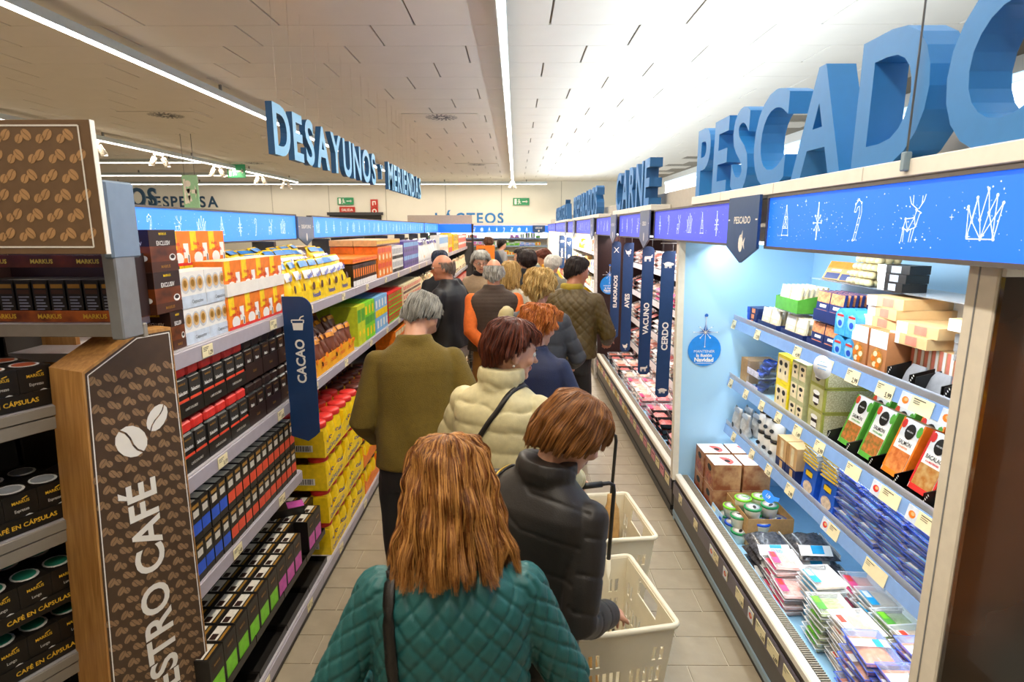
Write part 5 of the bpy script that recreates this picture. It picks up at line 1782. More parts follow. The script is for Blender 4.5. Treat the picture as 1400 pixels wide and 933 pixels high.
# middle shelf: foil packs, yellow tray, pale green and olive boxes
foil = pouch(.12, .05, .05, mat('foil_blue', '1d3f9e', .18, .6, vary=.3, scale=40))
flp = Proto('foil_pack', 'fish pack', foil)
abx = MB()
for z in (0, .095):
    abx.box(-.085, .085, -.09, .09, z, z + .003, M_ACRYL)
    abx.box(-.085, .085, -.09, -.088, z, z + .04, mat('pack_white_lilac', 'dcd6e6', .3, vary=.2, scale=70))
for s in (-1, 1):
    abx.box(s * .085 - .001, s * .085 + .001, -.09, .09, 0, .2, M_ACRYL)
abp = Proto('acrylic_bin', 'display bin', abx)
abp.put((1.555, 3.50, B), RIGHT, 'clear two tier bin of blue foil packs on the middle shelf')
for t in range(2):
    for i in range(3):
        flp.put((1.50 + i * .03, 3.50 + (i - 1) * .01, B + .004 + t * .095 + i * .028), RIGHT + i * .2 - .2, where('crumpled blue foil pack in the clear bin', i, t, 2, end='the front'), 'blue foil packs', rx=-.9)
kr = p_flat(.14, .18, .15, M_KRAFT, M_KRAFT, M_KRAFT)
kr.put((1.60, 3.73, B), RIGHT, 'open kraft carton at the far end of the middle cabinet shelf')
def p_jarbox(w, d, h, base, nj, jarc, lidc):
    m = carton(w, d, h, base)
    front_rect(m, w, d, -.42, .42, h * .12, h * .88, P_CREAM, .0008)
    for i in range(nj):
        x = (i - (nj - 1) / 2) * w * .8 / nj
        m.disc((x, -d / 2 - .0014, h * .42), (1, 0, 0), (0, 0, 1), w * .30 / nj, h * .26, jarc, 10)
        m.disc((x, -d / 2 - .002, h * .70), (1, 0, 0), (0, 0, 1), w * .26 / nj, h * .10, lidc, 10)
        m.disc((x, -d / 2 - .0022, h * .42), (1, 0, 0), (0, 0, 1), w * .13 / nj, h * .08, M_INK, 8)
    return Proto('jar_box', 'food box', m)
yb = p_jarbox(.15, .16, .155, mat('pack_bright_yellow', 'f3dd22', .45), 2, P_CREAM, M_INK)
for t in range(2):
    put_r(yb, 3.10, B + t * .156, ['bright yellow box with jar print, lower one', 'bright yellow box with jar print, upper one'][t], None, d=.16)
gb = p_jarbox(.075, .16, .104, mat('pack_pale_green', 'b9b988', .5), 1, P_CREAM, M_INK)
for t in range(3):
    for i in range(2):
        put_r(gb, 2.965 - i * .077, B + t * .105, where('pale green jar box, ' + ('farther', 'nearer')[i] + ' column', t=t, nt=3), 'pale green jar boxes', d=.16)
        put_r(gb, 2.965 - i * .077, B + t * .105, where('pale green jar box behind, ' + ('farther', 'nearer')[i] + ' column', t=t, nt=3), 'pale green jar boxes behind', d=.16, dx=.165)
def p_olive():
    m = p_mb = MB()
    w, d, h = .135, .26, .12
    ol, dot = mat('pack_olive_edge', '9a9a3e', .5), mat('pack_dotted_beige', 'cfc6a0', .5, second='a49a72', scale=160)
    m.box(-w / 2, w / 2, -d / 2, d / 2, 0, h, ol, {'r': dot, 'l': dot, 't': dot})
    front_rect(m, w, d, -.44, .44, h * .08, h * .95, mat('pack_olive_pale', 'b4b180', .5))
    m.disc((0, -d / 2 - .0014, h * .45), (1, 0, 0), (0, 0, 1), .030, .034, P_DBR, 10)
    m.disc((0, -d / 2 - .002, h * .72), (1, 0, 0), (0, 0, 1), .032, .012, P_WHT, 10)
    front_rect(m, w, d, -.2, .2, h * .3, h * .5, P_WHT, .0026)
    # side edges framed in olive
    for z in (0.0, h - .008):
        m.quad([(w / 2 + .0008, -d / 2, z), (w / 2 + .0008, d / 2, z), (w / 2 + .0008, d / 2, z + .008), (w / 2 + .0008, -d / 2, z + .008)], ol)
    m.quad([(w / 2 + .0008, -d / 2, 0), (w / 2 + .0008, -d / 2 + .012, 0), (w / 2 + .0008, -d / 2 + .012, h), (w / 2 + .0008, -d / 2, h)], ol)
    return Proto('olive_box', 'food box', m)
ob = p_olive()
for t in range(3):
    put_r(ob, 2.735, B + t * .122, ['olive box with dotted sides at the bottom of its stack', 'olive box with dotted sides in the middle of its stack', 'olive box with dotted sides on top of its stack'][t], None, d=.26)

# lower shelf
gp_ = p_bag('grey_pouch', 'food pouch', .11, .06, .15, mat('pouch_grey', 'b8b4ae', .3, vary=.2, scale=40), P_GRY, None, None, M_INK)
for i in range(2):
    for k in range(2):
        put_r(gp_, 3.74 - i * .14, Cc, ['grey pouch at the far end of the lower shelf', 'second grey pouch from the far end of the lower shelf'][i] + [', front', ', behind'][k], 'grey pouches ' + 'ab'[i], d=.06, dx=k * .07)
        m = None
bwp = MB()
bwp.lathe([(.036, 0), (.040, .01), (.040, .10), (.036, .108)], P_WHT, 14)
bwp.lathe([(.030, .108), (.041, .110), (.041, .124), (.0, .126)], M_BLACK, 14)
bwp.lathe([(.026, .1262), (0, .1264)], P_WHT, 14)
bwp.disc((0, -.0405, .05), (1, 0, .3), (-.3, 0, 1), .03, .012, M_BLACK, 8)
bwq = Proto('white_tub', 'food tub', bwp)
for i in range(3):
    for t in range(2):
        bwq.put((1.512, 3.36 - i * .085, Cc + t * .128), RIGHT, where('white tub with black lid on the lower shelf', i, t, 2, end='far end'), 'white tubs with black lids')
kz = p_flat(.11, .14, .12, mat('kraft_light', 'd9b27c'), M_KRAFT, P_CREAM)
for i in range(2):
    put_r(kz, 3.04 - i * .12, Cc + .075, ['kraft pack with rounded front on the lower shelf, farther one', 'kraft pack with rounded front on the lower shelf, nearer one'][i], None, d=.14)
    put_r(p_flat(.11, .14, .074, P_NAVY, P_NAVY, P_TAN), 3.04 - i * .12, Cc, ['navy box under the farther kraft pack', 'navy box under the nearer kraft pack'][i], None, d=.14)
def p_bluebox():
    w, d, h = .125, .12, .155
    m = carton(w, d, h, mat('pack_strong_blue', '1f5fd0', .35))
    m.disc((0, -d / 2 - .001, h * .27), (1, 0, 0), (0, 0, 1), w * .36, h * .2, mat('food_shrimp_pale', 'd8c2a8', .4, vary=.2, scale=60), 12)
    m.disc((-.01, -d / 2 - .0012, h * .7), (1, 0, 0), (0, 0, 1), w * .30, h * .13, P_NAVY, 12)
    front_rect(m, w, d, -.3, .2, h * .62, h * .78, P_YEL, .0018)
    return Proto('blue_box', 'food box', m)
bb = p_bluebox()
for i in range(2):
    put_r(bb, 2.74 - i * .175, Cc, ['strong blue box with yellow mark on the lower shelf, farther one', 'strong blue box with yellow mark on the lower shelf, nearer one'][i], None, d=.12, rx=-.1)
ylid = MB(); ylid.cbox(-.07, .07, -.06, .06, 0, .016, M_GLASSY, .005); ylid.box(-.055, .055, -.045, .045, .0162, .0172, P_CREAM); ylid.box(-.07, .07, -.0605, -.06, .004, .012, P_YEL)
ylp = Proto('clear_pack', 'food tray', ylid)
for i in range(2):
    for t in range(6):
        ylp.put((1.53, 2.74 - i * .175, Cc + .157 + t * .018), RIGHT + RNG.uniform(-.1, .1), where(['clear yellow edged pack on the farther blue box', 'clear yellow edged pack on the nearer blue box'][i], t=t, nt=6), 'clear packs on blue boxes ' + 'ab'[i])

def p_ftray(w, d, h, tray, food, lab=None, lab2=None, film=True, strip=None):
    """plastic tray with flared rim, heaped food and a printed label under film"""
    m = MB()
    r = .012
    b = [(-w / 2 + .015, -d / 2 + .015), (w / 2 - .015, -d / 2 + .015), (w / 2 - .015, d / 2 - .015), (-w / 2 + .015, d / 2 - .015)]
    t = [(-w / 2 + .004, -d / 2 + .004), (w / 2 - .004, -d / 2 + .004), (w / 2 - .004, d / 2 - .004), (-w / 2 + .004, d / 2 - .004)]
    o_ = [(-w / 2, -d / 2), (w / 2, -d / 2), (w / 2, d / 2), (-w / 2, d / 2)]
    vs = [(x, y, 0) for x, y in b] + [(x, y, h - .002) for x, y in t] + [(x, y, h - .002) for x, y in o_] + [(x, y, h) for x, y in o_]
    fs = [(3, 2, 1, 0)]
    for i in range(4):
        j = (i + 1) % 4
        fs += [(i, j, 4 + j, 4 + i), (4 + i, 4 + j, 8 + j, 8 + i), (8 + i, 8 + j, 12 + j, 12 + i)]
    m.add(vs, fs, tray)
    # food: bumpy slab
    nx, ny = 6, 5
    vs, fs = [], []
    rr = random.Random(int(w * 1e4) + int(h * 1e5))
    for j in range(ny + 1):
        for i in range(nx + 1):
            e = (i in (0, nx)) or (j in (0, ny))
            vs.append((-w / 2 + .012 + (w - .024) * i / nx, -d / 2 + .012 + (d - .024) * j / ny, h * (.25 if e else rr.uniform(.6, .92))))
    for j in range(ny):
        for i in range(nx):
            a = j * (nx + 1) + i
            fs.append((a, a + 1, a + nx + 2, a + nx + 1))
    m.add(vs, fs, food, True)
    e = h + .0006
    if film:
        m.quad([(-w / 2 + .002, -d / 2 + .002, e - .0003), (w / 2 - .002, -d / 2 + .002, e - .0003), (w / 2 - .002, d / 2 - .002, e - .0003), (-w / 2 + .002, d / 2 - .002, e - .0003)], M_FILM)
    if lab:
        m.quad([(-w * .30, -d * .44, e), (w * .30, -d * .44, e), (w * .30, -d * .20, e), (-w * .30, -d * .20, e)], lab)
        if lab2:
            m.quad([(-w * .28, -d * .40, e + .0005), (w * .0, -d * .40, e + .0005), (w * .0, -d * .24, e + .0005), (-w * .28, -d * .24, e + .0005)], lab2)
    if strip:
        m.quad([(-w * .20, -d / 2 + .004, e), (w * .02, -d / 2 + .004, e), (w * .02, d / 2 - .004, e), (-w * .20, d / 2 - .004, e)], P_WHT)
        m.quad([(-w * .20, d * .1, e + .0005), (w * .02, d * .1, e + .0005), (w * .02, d * .3, e + .0005), (-w * .20, d * .3, e + .0005)], strip)
    return m
FOOD = lambda k, a, b, s=45: mat('food_' + k, a, .3, second=b, scale=s, coat=.4)
F_CLEAR = FOOD('pale_fillet', 'd9cdb8', 'c2b09a'); F_SLICE = FOOD('salmon_slices', 'f0804a', 'f6a878'); F_GREENB = FOOD('green_bean', '8fa04a', 'c2cf8a'); F_PINKM = FOOD('pink_seafood', 'e0968a', 'f0c2b4')
F_MUSSEL = FOOD('mussels', '14141a', '5a5a60', 70); F_BEIGE = FOOD('beige_seafood', 'd2a878', 'e6cfae')
blt = Proto('fish_tray', 'fish tray', p_ftray(.19, .14, .032, M_BLUETRAY, F_SLICE, None, None, True, C('label_teal', '2aa4c0')))
blp = Proto('fish_tray', 'fish tray', p_ftray(.17, .13, .03, M_BLUETRAY, F_CLEAR, P_SKY, P_WHT))
for i in range(5):
    yy = 2.42 - i * .155
    for t in range(9):
        blp.put((1.535 + RNG.uniform(-.006, .006), yy + RNG.uniform(-.006, .006), Cc + .001 + t * .0275), RIGHT + RNG.uniform(-.12, .12),
                where('clear blue fish tray on the lower shelf, ' + nth(i) + ' stack', t=t, nt=9),
                'blue trays, lower shelf stack ' + 'abcde'[i])

# deck
def p_kraftpic(w, d, h):
    m = MB()
    pic = mat('pack_kraft_picture', 'b98a5e', .5, second='8a4a2a', scale=18)
    m.box(-w / 2, w / 2, -d / 2, d / 2, 0, h, pic, {'t': P_WHT})
    m.disc((w * .1, -d * .02, h + .0006), (1, 0, 0), (0, 1, 0), w * .36, d * .34, C('label_red', 'd8645a'), 14, .3, 3.4)
    m.disc((w * .12, d * .1, h + .001), (1, 0, 0), (0, 1, 0), w * .14, d * .1, M_INK, 10)
    m.disc((0, -d / 2 - .001, h * .72), (1, 0, 0), (0, 0, 1), w * .22, h * .13, M_INK, 10)
    m.disc((0, -d / 2 - .001, h * .3), (1, 0, 0), (0, 0, 1), w * .36, h * .22, mat('food_red_brown', '7a3018', .4, second='b45a34', scale=40), 12)
    return Proto('kraft_picture_box', 'food box', m)
kp = p_kraftpic(.17, .17, .17)
for i, (x, y_) in enumerate(((1.325, 3.70), (1.51, 3.70), (1.325, 3.50), (1.51, 3.50))):
    for t in range(2 if i in (0, 1, 2, 3) else 1):
        kp.put((x, y_, D + t * .171), RIGHT, 'white topped kraft box in the ' + ['far front', 'far rear', 'near front', 'near rear'][i] + ' stack on the deck, ' + ['under another', 'on top'][t])
kc = p_tray('card_tray', .34, .26, .17, M_KRAFT)
kc.put((1.45, 3.22, D), RIGHT, 'open kraft carton behind the white tubs on the deck')
def p_tub(lidc, labc):
    m = MB(); m.lathe([(.038, 0), (.046, .05), (.047, .06)], mat('tub_plastic_cream', 'ece8d0', .35, vary=.05), 16)
    l = MB(); l.lathe([(.049, .058), (.05, .060), (.05, .068), (.047, .070), (.0, .070)], lidc, 16)
    l.lathe([(.041, .0705), (0, .0707)], P_WHT, 16)
    l.disc((.006, .008, .0712), (1, 0, 0), (0, 1, 0), .022, .010, labc, 10)
    return Proto('spread_tub', 'food tub', m, [('lid', l)])
tg, td, tbl = p_tub(P_LIME, P_GRN), p_tub(C('deep_green', '1f8a4a'), M_INK), p_tub(P_BLU, P_BLU)
tubs = [(1.30, 3.31, 0, td), (1.30, 3.21, 0, tbl), (1.30, 3.11, 0, td), (1.40, 3.31, 0, tg), (1.40, 3.21, 0, tg), (1.40, 3.11, 0, tg), (1.50, 3.28, 0, tbl), (1.50, 3.17, 0, tg), (1.31, 3.28, 1, tg), (1.31, 3.16, 1, td),
        (1.41, 3.30, 1, tg), (1.41, 3.19, 1, td), (1.41, 3.08, 1, tbl), (1.52, 3.24, 1, td), (1.52, 3.12, 1, tbl), (1.36, 3.24, 2, tg), (1.37, 3.12, 2, td), (1.47, 3.26, 2, tg), (1.48, 3.15, 2, td)]
cn = {tg: 'lime green', td: 'dark green', tbl: 'blue'}
for x, y_, t, pr in tubs:
    pr.put((x, y_, D + t * .0715), RIGHT + RNG.uniform(-1, 1), 'cream spread tub ' + nth(tubs.index((x, y_, t, pr))) + ' of the pile, ' + cn[pr] + ' lid, ' + ['bottom', 'middle', 'top'][t] + ' layer', cn[pr] + ' lid tubs, layer ' + 'abc'[t])
m = MB(); m.disc((0, 0, 0), (1, 0, 0), (0, 0, 1), .07, .028, mat('talker_blue', '2f7fdc', .3), 18); m.text('1,19', (0, -.001, -.008), (1, 0, 0), (0, 0, 1), .02, M_WHITE)
m.prism([(.04, -.01), (.10, .02), (.09, .04), (.03, .02)], 'y', -.0006, .0006, mat('talker_blue', '2f7fdc'))
b_ = m.build('shelf_talker', None, (1.42, 3.05, .57), RIGHT); b_.rotation_euler = (-.6, 0, RIGHT); tag(b_, 'oval blue shelf talker above the green lidded tubs', 'shelf talker')

def p_bagflat(w, d, h, food, film):
    m = MB()
    nx, ny = 9, 7
    rr = random.Random(5)
    top, fs = [], []
    for j in range(ny + 1):
        for i in range(nx + 1):
            u_, v_ = i / nx, j / ny
            e = min(u_, 1 - u_, v_, 1 - v_)
            top.append((-w / 2 + w * u_, -d / 2 + d * v_, h * min(1, e * 6) * (rr.uniform(.65, 1.0)) + .004))
    for j in range(ny):
        for i in range(nx):
            a = j * (nx + 1) + i
            fs.append((a, a + 1, a + nx + 2, a + nx + 1))
    m.add(top, fs, food, True)
    m.box(-w / 2 + .01, w / 2 - .01, -d / 2 + .01, d / 2 - .01, 0, .004, food)
    m.box(-w * .46, w * .46, d * .46, d * .5, .004, .03, M_GLASSY)
    m.quad([(w * .30, -d * .5, h + .006), (w * .48, -d * .5, h * .5), (w * .48, d * .3, h * .5), (w * .30, d * .3, h + .006)], P_WHT)
    m.quad([(w * .31, -d * .2, h + .0066), (w * .45, -d * .2, h * .6 + .002), (w * .45, d * .1, h * .6 + .002), (w * .31, d * .1, h + .0066)], C('label_cyan', '27a0d8'))
    return Proto('mussel_bag', 'shellfish', m)
mb2 = p_bagflat(.25, .20, .055, FOOD('mussels', '14141a', '5a5a60', 70), None)
k = 0
for i, (x, y_) in enumerate(((1.35, 2.83), (1.57, 2.83), (1.56, 2.62))):
    for t in range(3 if i < 2 else 2):
        mb2.put((x + RNG.uniform(-.01, .01), y_ + RNG.uniform(-.01, .01), D + t * .062), RIGHT + RNG.uniform(-.1, .1),
                'vacuum bag of black mussels, ' + ['bottom', 'second', 'top'][t] + ' of the ' + ['front', 'rear', 'nearer rear'][i] + ' stack on the deck')
def stack_trays(pr, x, y_, n, step, label, group, z0=D):
    for t in range(n):
        pr.put((x + RNG.uniform(-.006, .006), y_ + RNG.uniform(-.006, .006), z0 + .001 + t * step), RIGHT + RNG.uniform(-.1, .1), where(label, t=t, nt=n), group)
pt1 = Proto('fish_tray', 'fish tray', p_ftray(.17, .14, .03, M_GLASSY, F_PINKM, C('label_pink', 'e0508a'), C('label_red2', 'e2463e')))
pt2 = Proto('fish_tray', 'fish tray', p_ftray(.17, .15, .03, M_GLASSY, F_CLEAR, C('label_cyan', '27a0d8'), P_WHT))
pt3 = Proto('fish_tray', 'fish tray', p_ftray(.15, .15, .03, M_GLASSY, F_GREENB, P_GRN, P_LIME))
pt4 = Proto('fish_tray', 'fish tray', p_ftray(.17, .15, .03, M_GLASSY, F_BEIGE, P_WHT, P_CORAL))
stack_trays(pt1, 1.33, 2.64, 6, .03, 'clear pink seafood tray, front stack by the mussels', 'pink seafood trays, front')
stack_trays(pt1, 1.32, 2.51, 4, .03, 'tray of pink seafood in the low stack at the deck edge', 'pink seafood trays, edge')
stack_trays(pt1, 1.60, 2.44, 6, .03, 'clear tray of pink seafood in the rear stack', 'pink seafood trays, rear')
stack_trays(pt2, 1.41, 2.42, 8, .028, 'tray of white fillets, front stack', 'white fillet trays, front')
stack_trays(pt2, 1.60, 2.30, 7, .028, 'tray of white fillets, rear stack', 'white fillet trays, rear')
stack_trays(pt3, 1.36, 2.255, 7, .029, 'tray of green beans and seafood in at the deck edge', 'green trays')
stack_trays(pt3, 1.58, 2.155, 7, .029, 'tray of green beans and seafood in the rear stack', 'green trays, rear')
stack_trays(pt4, 1.38, 2.095, 8, .028, 'tray of beige seafood in beside the blue salmon trays', 'beige seafood trays, front')
stack_trays(pt4, 1.58, 2.00, 8, .028, 'clear tray of beige seafood in the rear stack', 'beige seafood trays, rear')
stack_trays(blt, 1.34, 1.93, 8, .031, 'blue tray, salmon slices in the front stack near the post', 'salmon slice trays, front')
stack_trays(blt, 1.50, 1.86, 9, .031, 'blue tray, salmon slices in the middle stack near the post', 'salmon slice trays, middle')
stack_trays(blt, 1.36, 1.76, 8, .031, 'blue tray of salmon slices in the nearest front stack', 'salmon slice trays, near front')
stack_trays(blt, 1.55, 1.70, 8, .031, 'blue tray of salmon slices in the nearest rear stack', 'salmon slice trays, near rear')
# small blue picture card standing on the front edge of the deck
m = MB(); m.box(-.09, .09, -.001, .001, 0, .07, C('card_sky', 'a8cdea')); m.box(.05, .085, -.0016, -.001, .01, .05, P_BLU); m.box(-.08, -.02, -.0016, -.001, .02, .055, P_CREAM)
b_ = m.build('picture_card', None, (1.222, 3.30, .30), RIGHT); b_.rotation_euler = (-.2, 0, RIGHT); tag(b_, 'small pale blue picture card at the front of the deck below the tubs', 'card')

# ================================================================ meat cabinet
M_MEATIN = mat('meat_cabinet_inside', '3a2c2c', .4, vary=.08)
meat = cold_cabinet(3.91, 7.86, 'open meat cabinet with dark inside behind the hanging signs', M_MEATIN, (1.62, 1.28, .93, .60), True, 1.5)
m = MB(); m.prism([(1.11, 0), (2.05, 0), (2.05, 1.99), (1.06, 1.99)], 'y', 3.95, 4.0, mat('dark_end_panel', '2a1614', .3, vary=.1)); m.build('end_panel', meat)
m = MB(); m.prism([(1.10, 0), (1.13, 0), (1.085, 1.99), (1.045, 1.99)], 'y', 3.94, 4.03, mat('post_white', 'd9d5d2', .4)); m.build('end_frame', meat)
for i in range(26):
    c_ = (C('strip_cream', 'e6d9a8'), C('strip_rose', 'd98a9a'), C('strip_cream', 'e6d9a8'), C('strip_ochre', 'c9a24a'))[i % 4 if i > 9 else (i % 2)]
    m = MB(); m.box(-.06, .06, -.002, 0, 0, .07, c_); m.box(-.04, .03, -.0025, -.002, .045, .052, M_INK)
    link('price_tag', m.mesh('price_tag'), meat, (1.1145, .1 + i * .148, .214), RIGHT)
ornament((1.262, 7.845, 1.30), (1, 0, 0), .25, 'round blue ornament sticker on the dark end panel')
M5 = FOOD('meat_chop', 'b8404a', 'e6a09c', 60); M1 = FOOD('meat_pink', 'c04a4a', 'e0908a', 60); M2 = FOOD('meat_red', '9c2426', 'cc6a66', 60); M3 = FOOD('meat_pale', 'e2ab8c', 'f0d2bc'); M4 = FOOD('meat_sausage', 'a8503a', 'd0826a')
BT = mat('black_tray', '1a181a', .35)
mp = [Proto('meat_tray', 'meat tray', p_ftray(.20, .15, .045, tr_, fd, lb, None, film=False)) for tr_, fd, lb in ((BT, M1, None), (M_GLASSY, M1, P_MAG), (BT, M2, None), (M_GLASSY, M3, P_WHT), (M_GLASSY, M4, None), (BT, M5, None))]
mn = ['black tray of pink meat', 'clear tray of pink meat', 'black tray of red meat', 'clear tray of poultry', 'clear tray of sausages', 'black tray of chops']
zones = [(4.0, 4.75, (5, 1, 5)), (4.75, 5.55, (1, 2, 0)), (5.55, 6.5, (3, 1, 3)), (6.5, 7.8, (4, 3, 0))]
for si, z in enumerate((1.62, 1.28, .93, .60, .261)):
    for zi, (ya, yb, ks) in enumerate(zones):
        for i in range(int((yb - ya) / .205)):
            k = ks[(i + si) % 3]
            if si == 4:
                for r_ in range(3):
                    for t in range(3 if r_ < 2 else 4):
                        mp[k].put((1.32 + r_ * .165, ya + .10 + i * .205, z + t * .048), RIGHT + RNG.uniform(-.12, .12), where(mn[k] + ', deck', int((ya + .1 + i * .205 - 4.0) / .205), t, 4, r_, 3), 'deck meat trays ' + mn[k])
            else:
                for t in range(3):
                    mp[k].put((1.60, ya + .10 + i * .205, z + .001 + t * .052), RIGHT + RNG.uniform(-.1, .1), where(mn[k] + ', ' + ['top', 'second', 'third', 'lowest'][si] + ' shelf', int((ya + .1 + i * .205 - 4.0) / .205), t, 3), 'shelf meat trays ' + mn[k] + str(si), rx=.38)

# hanging section blades over the meat cabinet
def pig(m, x, y, z, w):
    m.disc((x, y, z), (1, 0, 0), (0, 0, 1), w * .62, w * .34, M_WHITE, 14)
    m.disc((x + w * .6, y - .0002, z), (1, 0, 0), (0, 0, 1), w * .24, w * .2, M_WHITE, 8)
    for q in (-.42, -.2, .22, .42):
        m.line((x + q * w, y, z - w * .15), (x + q * w, y, z - w * .55), w * .14, (0, -1, 0), M_WHITE)
    m.line((x - w * .6, y, z + w * .05), (x - w * .78, y, z + w * .15), w * .06, (0, -1, 0), M_WHITE)
def cow(m, x, y, z, w):
    m.quad([(x - w * .6, y, z + w * .25), (x - w * .6, y, z - w * .2), (x + w * .4, y, z - w * .2), (x + w * .45, y, z + w * .28)], M_WHITE)
    m.quad([(x + w * .35, y, z + w * .25), (x + w * .4, y, z - w * .05), (x + w * .75, y, z + w * .1), (x + w * .62, y, z + w * .42)], M_WHITE)
    m.line((x + w * .5, y, z + w * .4), (x + w * .72, y, z + w * .52), w * .1, (0, -1, 0), M_WHITE)
    for q in (-.55, -.38, .18, .36):
        m.line((x + q * w, y, z - w * .15), (x + q * w, y, z - w * .6), w * .12, (0, -1, 0), M_WHITE)
    m.line((x - w * .6, y, z + w * .2), (x - w * .68, y, z - w * .3), w * .06, (0, -1, 0), M_WHITE)
def hen(m, x, y, z, w):
    m.disc((x, y, z - w * .05), (1, 0, 0), (0, 0, 1), w * .48, w * .36, M_WHITE, 12)
    m.quad([(x - w * .15, y, z), (x - w * .55, y, z + w * .1), (x - w * .65, y, z + w * .55), (x - w * .4, y, z + w * .3)], M_WHITE)
    m.quad([(x + w * .1, y, z + w * .1), (x + w * .4, y, z - w * .1), (x + w * .45, y, z + w * .6), (x + w * .25, y, z + w * .6)], M_WHITE)
    m.quad([(x + w * .42, y, z + w * .5), (x + w * .62, y, z + w * .42), (x + w * .42, y, z + w * .36)], M_WHITE)
    m.line((x + w * .02, y, z - w * .35), (x + w * .02, y, z - w * .7), w * .08, (0, -1, 0), M_WHITE)
    m.line((x + w * .02, y, z - w * .7), (x + w * .2, y, z - w * .7), w * .08, (0, -1, 0), M_WHITE)
def cross(m, x, y, z, w):
    for s in (-1, 1):
        m.line((x - s * w * .5, y, z - w * .6), (x + s * w * .5, y, z + w * .6), w * .13, (0, -1, 0), M_WHITE)
blade(1.148, 1.256, 4.62, .685, 1.875, 'CERDO', 'nearest hanging navy sign, reading CERDO', pig, .050, 'l', True, .51, rod=True)
blade(1.148, 1.256, 5.32, .70, 1.89, 'VACUNO', 'hanging navy sign reading VACUNO', cow, .050, 'both', True, .53, rod=True)
blade(1.148, 1.256, 6.26, .72, 1.90, 'AVES', 'hanging navy sign reading AVES', hen, .050, 'l', True, .56, rod=True)
blade(1.148, 1.256, 7.02, .74, 1.90, 'ELABORADOS', 'farthest hanging navy sign, reading ELABORADOS', cross, .045, 'r', True, .56, rod=True)

# ================================================================ far end of the shop
M_COOLW = mat('cooler_white', 'f6f2e8', .4, vary=.01)
far = cold_cabinet(8.02, 19.9, 'long bright cold cabinet far along the right side', M_COOLW, (1.62, 1.28, .93, .60), True, 1.45)
FARC = [(P_WHT, P_ORG, P_CORAL), (P_CREAM, P_RED, P_WHT), (P_CORAL, P_WHT, P_ORG), (P_WHT, P_GRN, P_YEL), (P_YEL, P_WHT, P_RED), (P_WHT, P_SKY, P_BLU), (P_TAN, P_WHT, P_CORAL), (P_WHT, P_PINK, P_RED)]
fp = [p_generic('chilled_pack', 'food pack', .16, .12, .16, *c, i % 4) for i, c in enumerate(FARC)]
cn_ = ['white and orange', 'cream and red', 'coral', 'white and green', 'yellow', 'white and sky blue', 'tan', 'white and pink']
for si, z in enumerate((1.62, 1.28, .93, .60, .261)):
    for i in range(40):
        k = (i // 4 + si * 3) % 8
        xs = 1.53 if si < 4 else 1.36
        fp[k].put((xs, 8.25 + i * .285, z + .001), RIGHT + RNG.uniform(-.06, .06), where(cn_[k] + ' pack in the long cabinet, ' + ['top', 'second', 'third', 'lowest', 'deck'][si] + ' level', i), 'far cabinet packs ' + cn_[k] + str(si), scale=(1, 1, RNG.uniform(.8, 1.35)))
blade(1.10, 1.24, 12.9, 1.05, 1.86, 'PAVO', 'far hanging navy sign in the long cabinet, nearer of two', hen, .05, 'r', zt=.35)
blade(1.06, 1.20, 14.4, 1.10, 1.88, 'JAMÓN', 'far hanging navy sign in the long cabinet, farther of two', pig, .05, 'r', zt=.35)

# dairy cooler across the back
o = empty('dairy_cooler', (-.9, 20.6, 0), 0, 'bright open dairy cooler across the back wall', 'refrigerator')
W = 2.35
m = MB(); m.box(-W, W - .3, .9, 1.0, 0, 2.2, M_COOLW); m.build('back_wall', o)
m = MB(); m.box(-W, W - .3, 0, 1.0, 2.14, 2.24, M_CAB_W); m.build('canopy', o)
m = MB(); m.box(-W, W - .3, -.02, .03, 1.90, 2.14, M_BLUELIT); m.build('lit_face', o)
m = MB()
for i in range(16):
    segs, nodes = MOTIF[['cane', 'deer', 'crown', 'tree', 'star'][i % 5]]
    for a, b in segs:
        P = lambda q: (-W + .2 + i * .26 + q[0] * .1, -.0215, 1.94 + q[1] * .15)
        m.line(P(a), P(b), .006, (0, -1, 0), M_STARW)
m.build('star_pattern', o)['kind'] = 'stuff'
m = MB(); m.cbox(-W, W - .3, -.1, .0, 0, .42, M_CAB_D, .01); m.build('front_panel', o)
m = MB(); m.box(-W, W - .3, 0, .9, .34, .38, M_COOLW); m.build('deck', o)
for z in (.75, 1.12, 1.45, 1.72):
    m = MB(); m.box(-W, W - .3, .42, .9, z - .03, z, M_COOLW); m.box(-W, W - .3, .40, .42, z - .05, z + .005, M_CAB_S); m.build('shelf', o)
for x in (-.2, 2.02):
    m = MB(); m.box(x, x + .03, .0, .9, 0.3, 1.9, M_COOLW); m.build('divider', o)
dc = [(P_LIME, P_WHT, P_GRN), (P_WHT, P_BLU, P_SKY), (P_YEL, P_RED, P_WHT), (P_WHT, P_CORAL, P_RED), (P_ORG, P_WHT, P_YEL), (P_WHT, P_RED, P_PINK), (P_CREAM, P_GRN, P_WHT)]
dp = [p_generic('dairy_pack', 'dairy pack', .17, .15, .15, *c, i % 4) for i, c in enumerate(dc)]
dn = ['lime green', 'white and blue', 'yellow and red', 'white and coral', 'orange', 'white and red', 'cream and green']
for si, z in enumerate((1.72, 1.45, 1.12, .75, .38)):
    for i in range(22):
        if si == 0 and 9 < i < 16:
            continue
        k = (i // 3 + si * 2) % 7
        dp[k].put((-3.15 + i * .188, 21.12 if si < 4 else 20.8, z + .001), RNG.uniform(-.08, .08), where(dn[k] + ' pack in the dairy cooler, ' + ['top', 'second', 'third', 'fourth', 'deck'][si] + ' level', i, end='the left'), 'dairy packs ' + dn[k] + str(si), scale=(1, 1, RNG.uniform(.6, 1.25)))
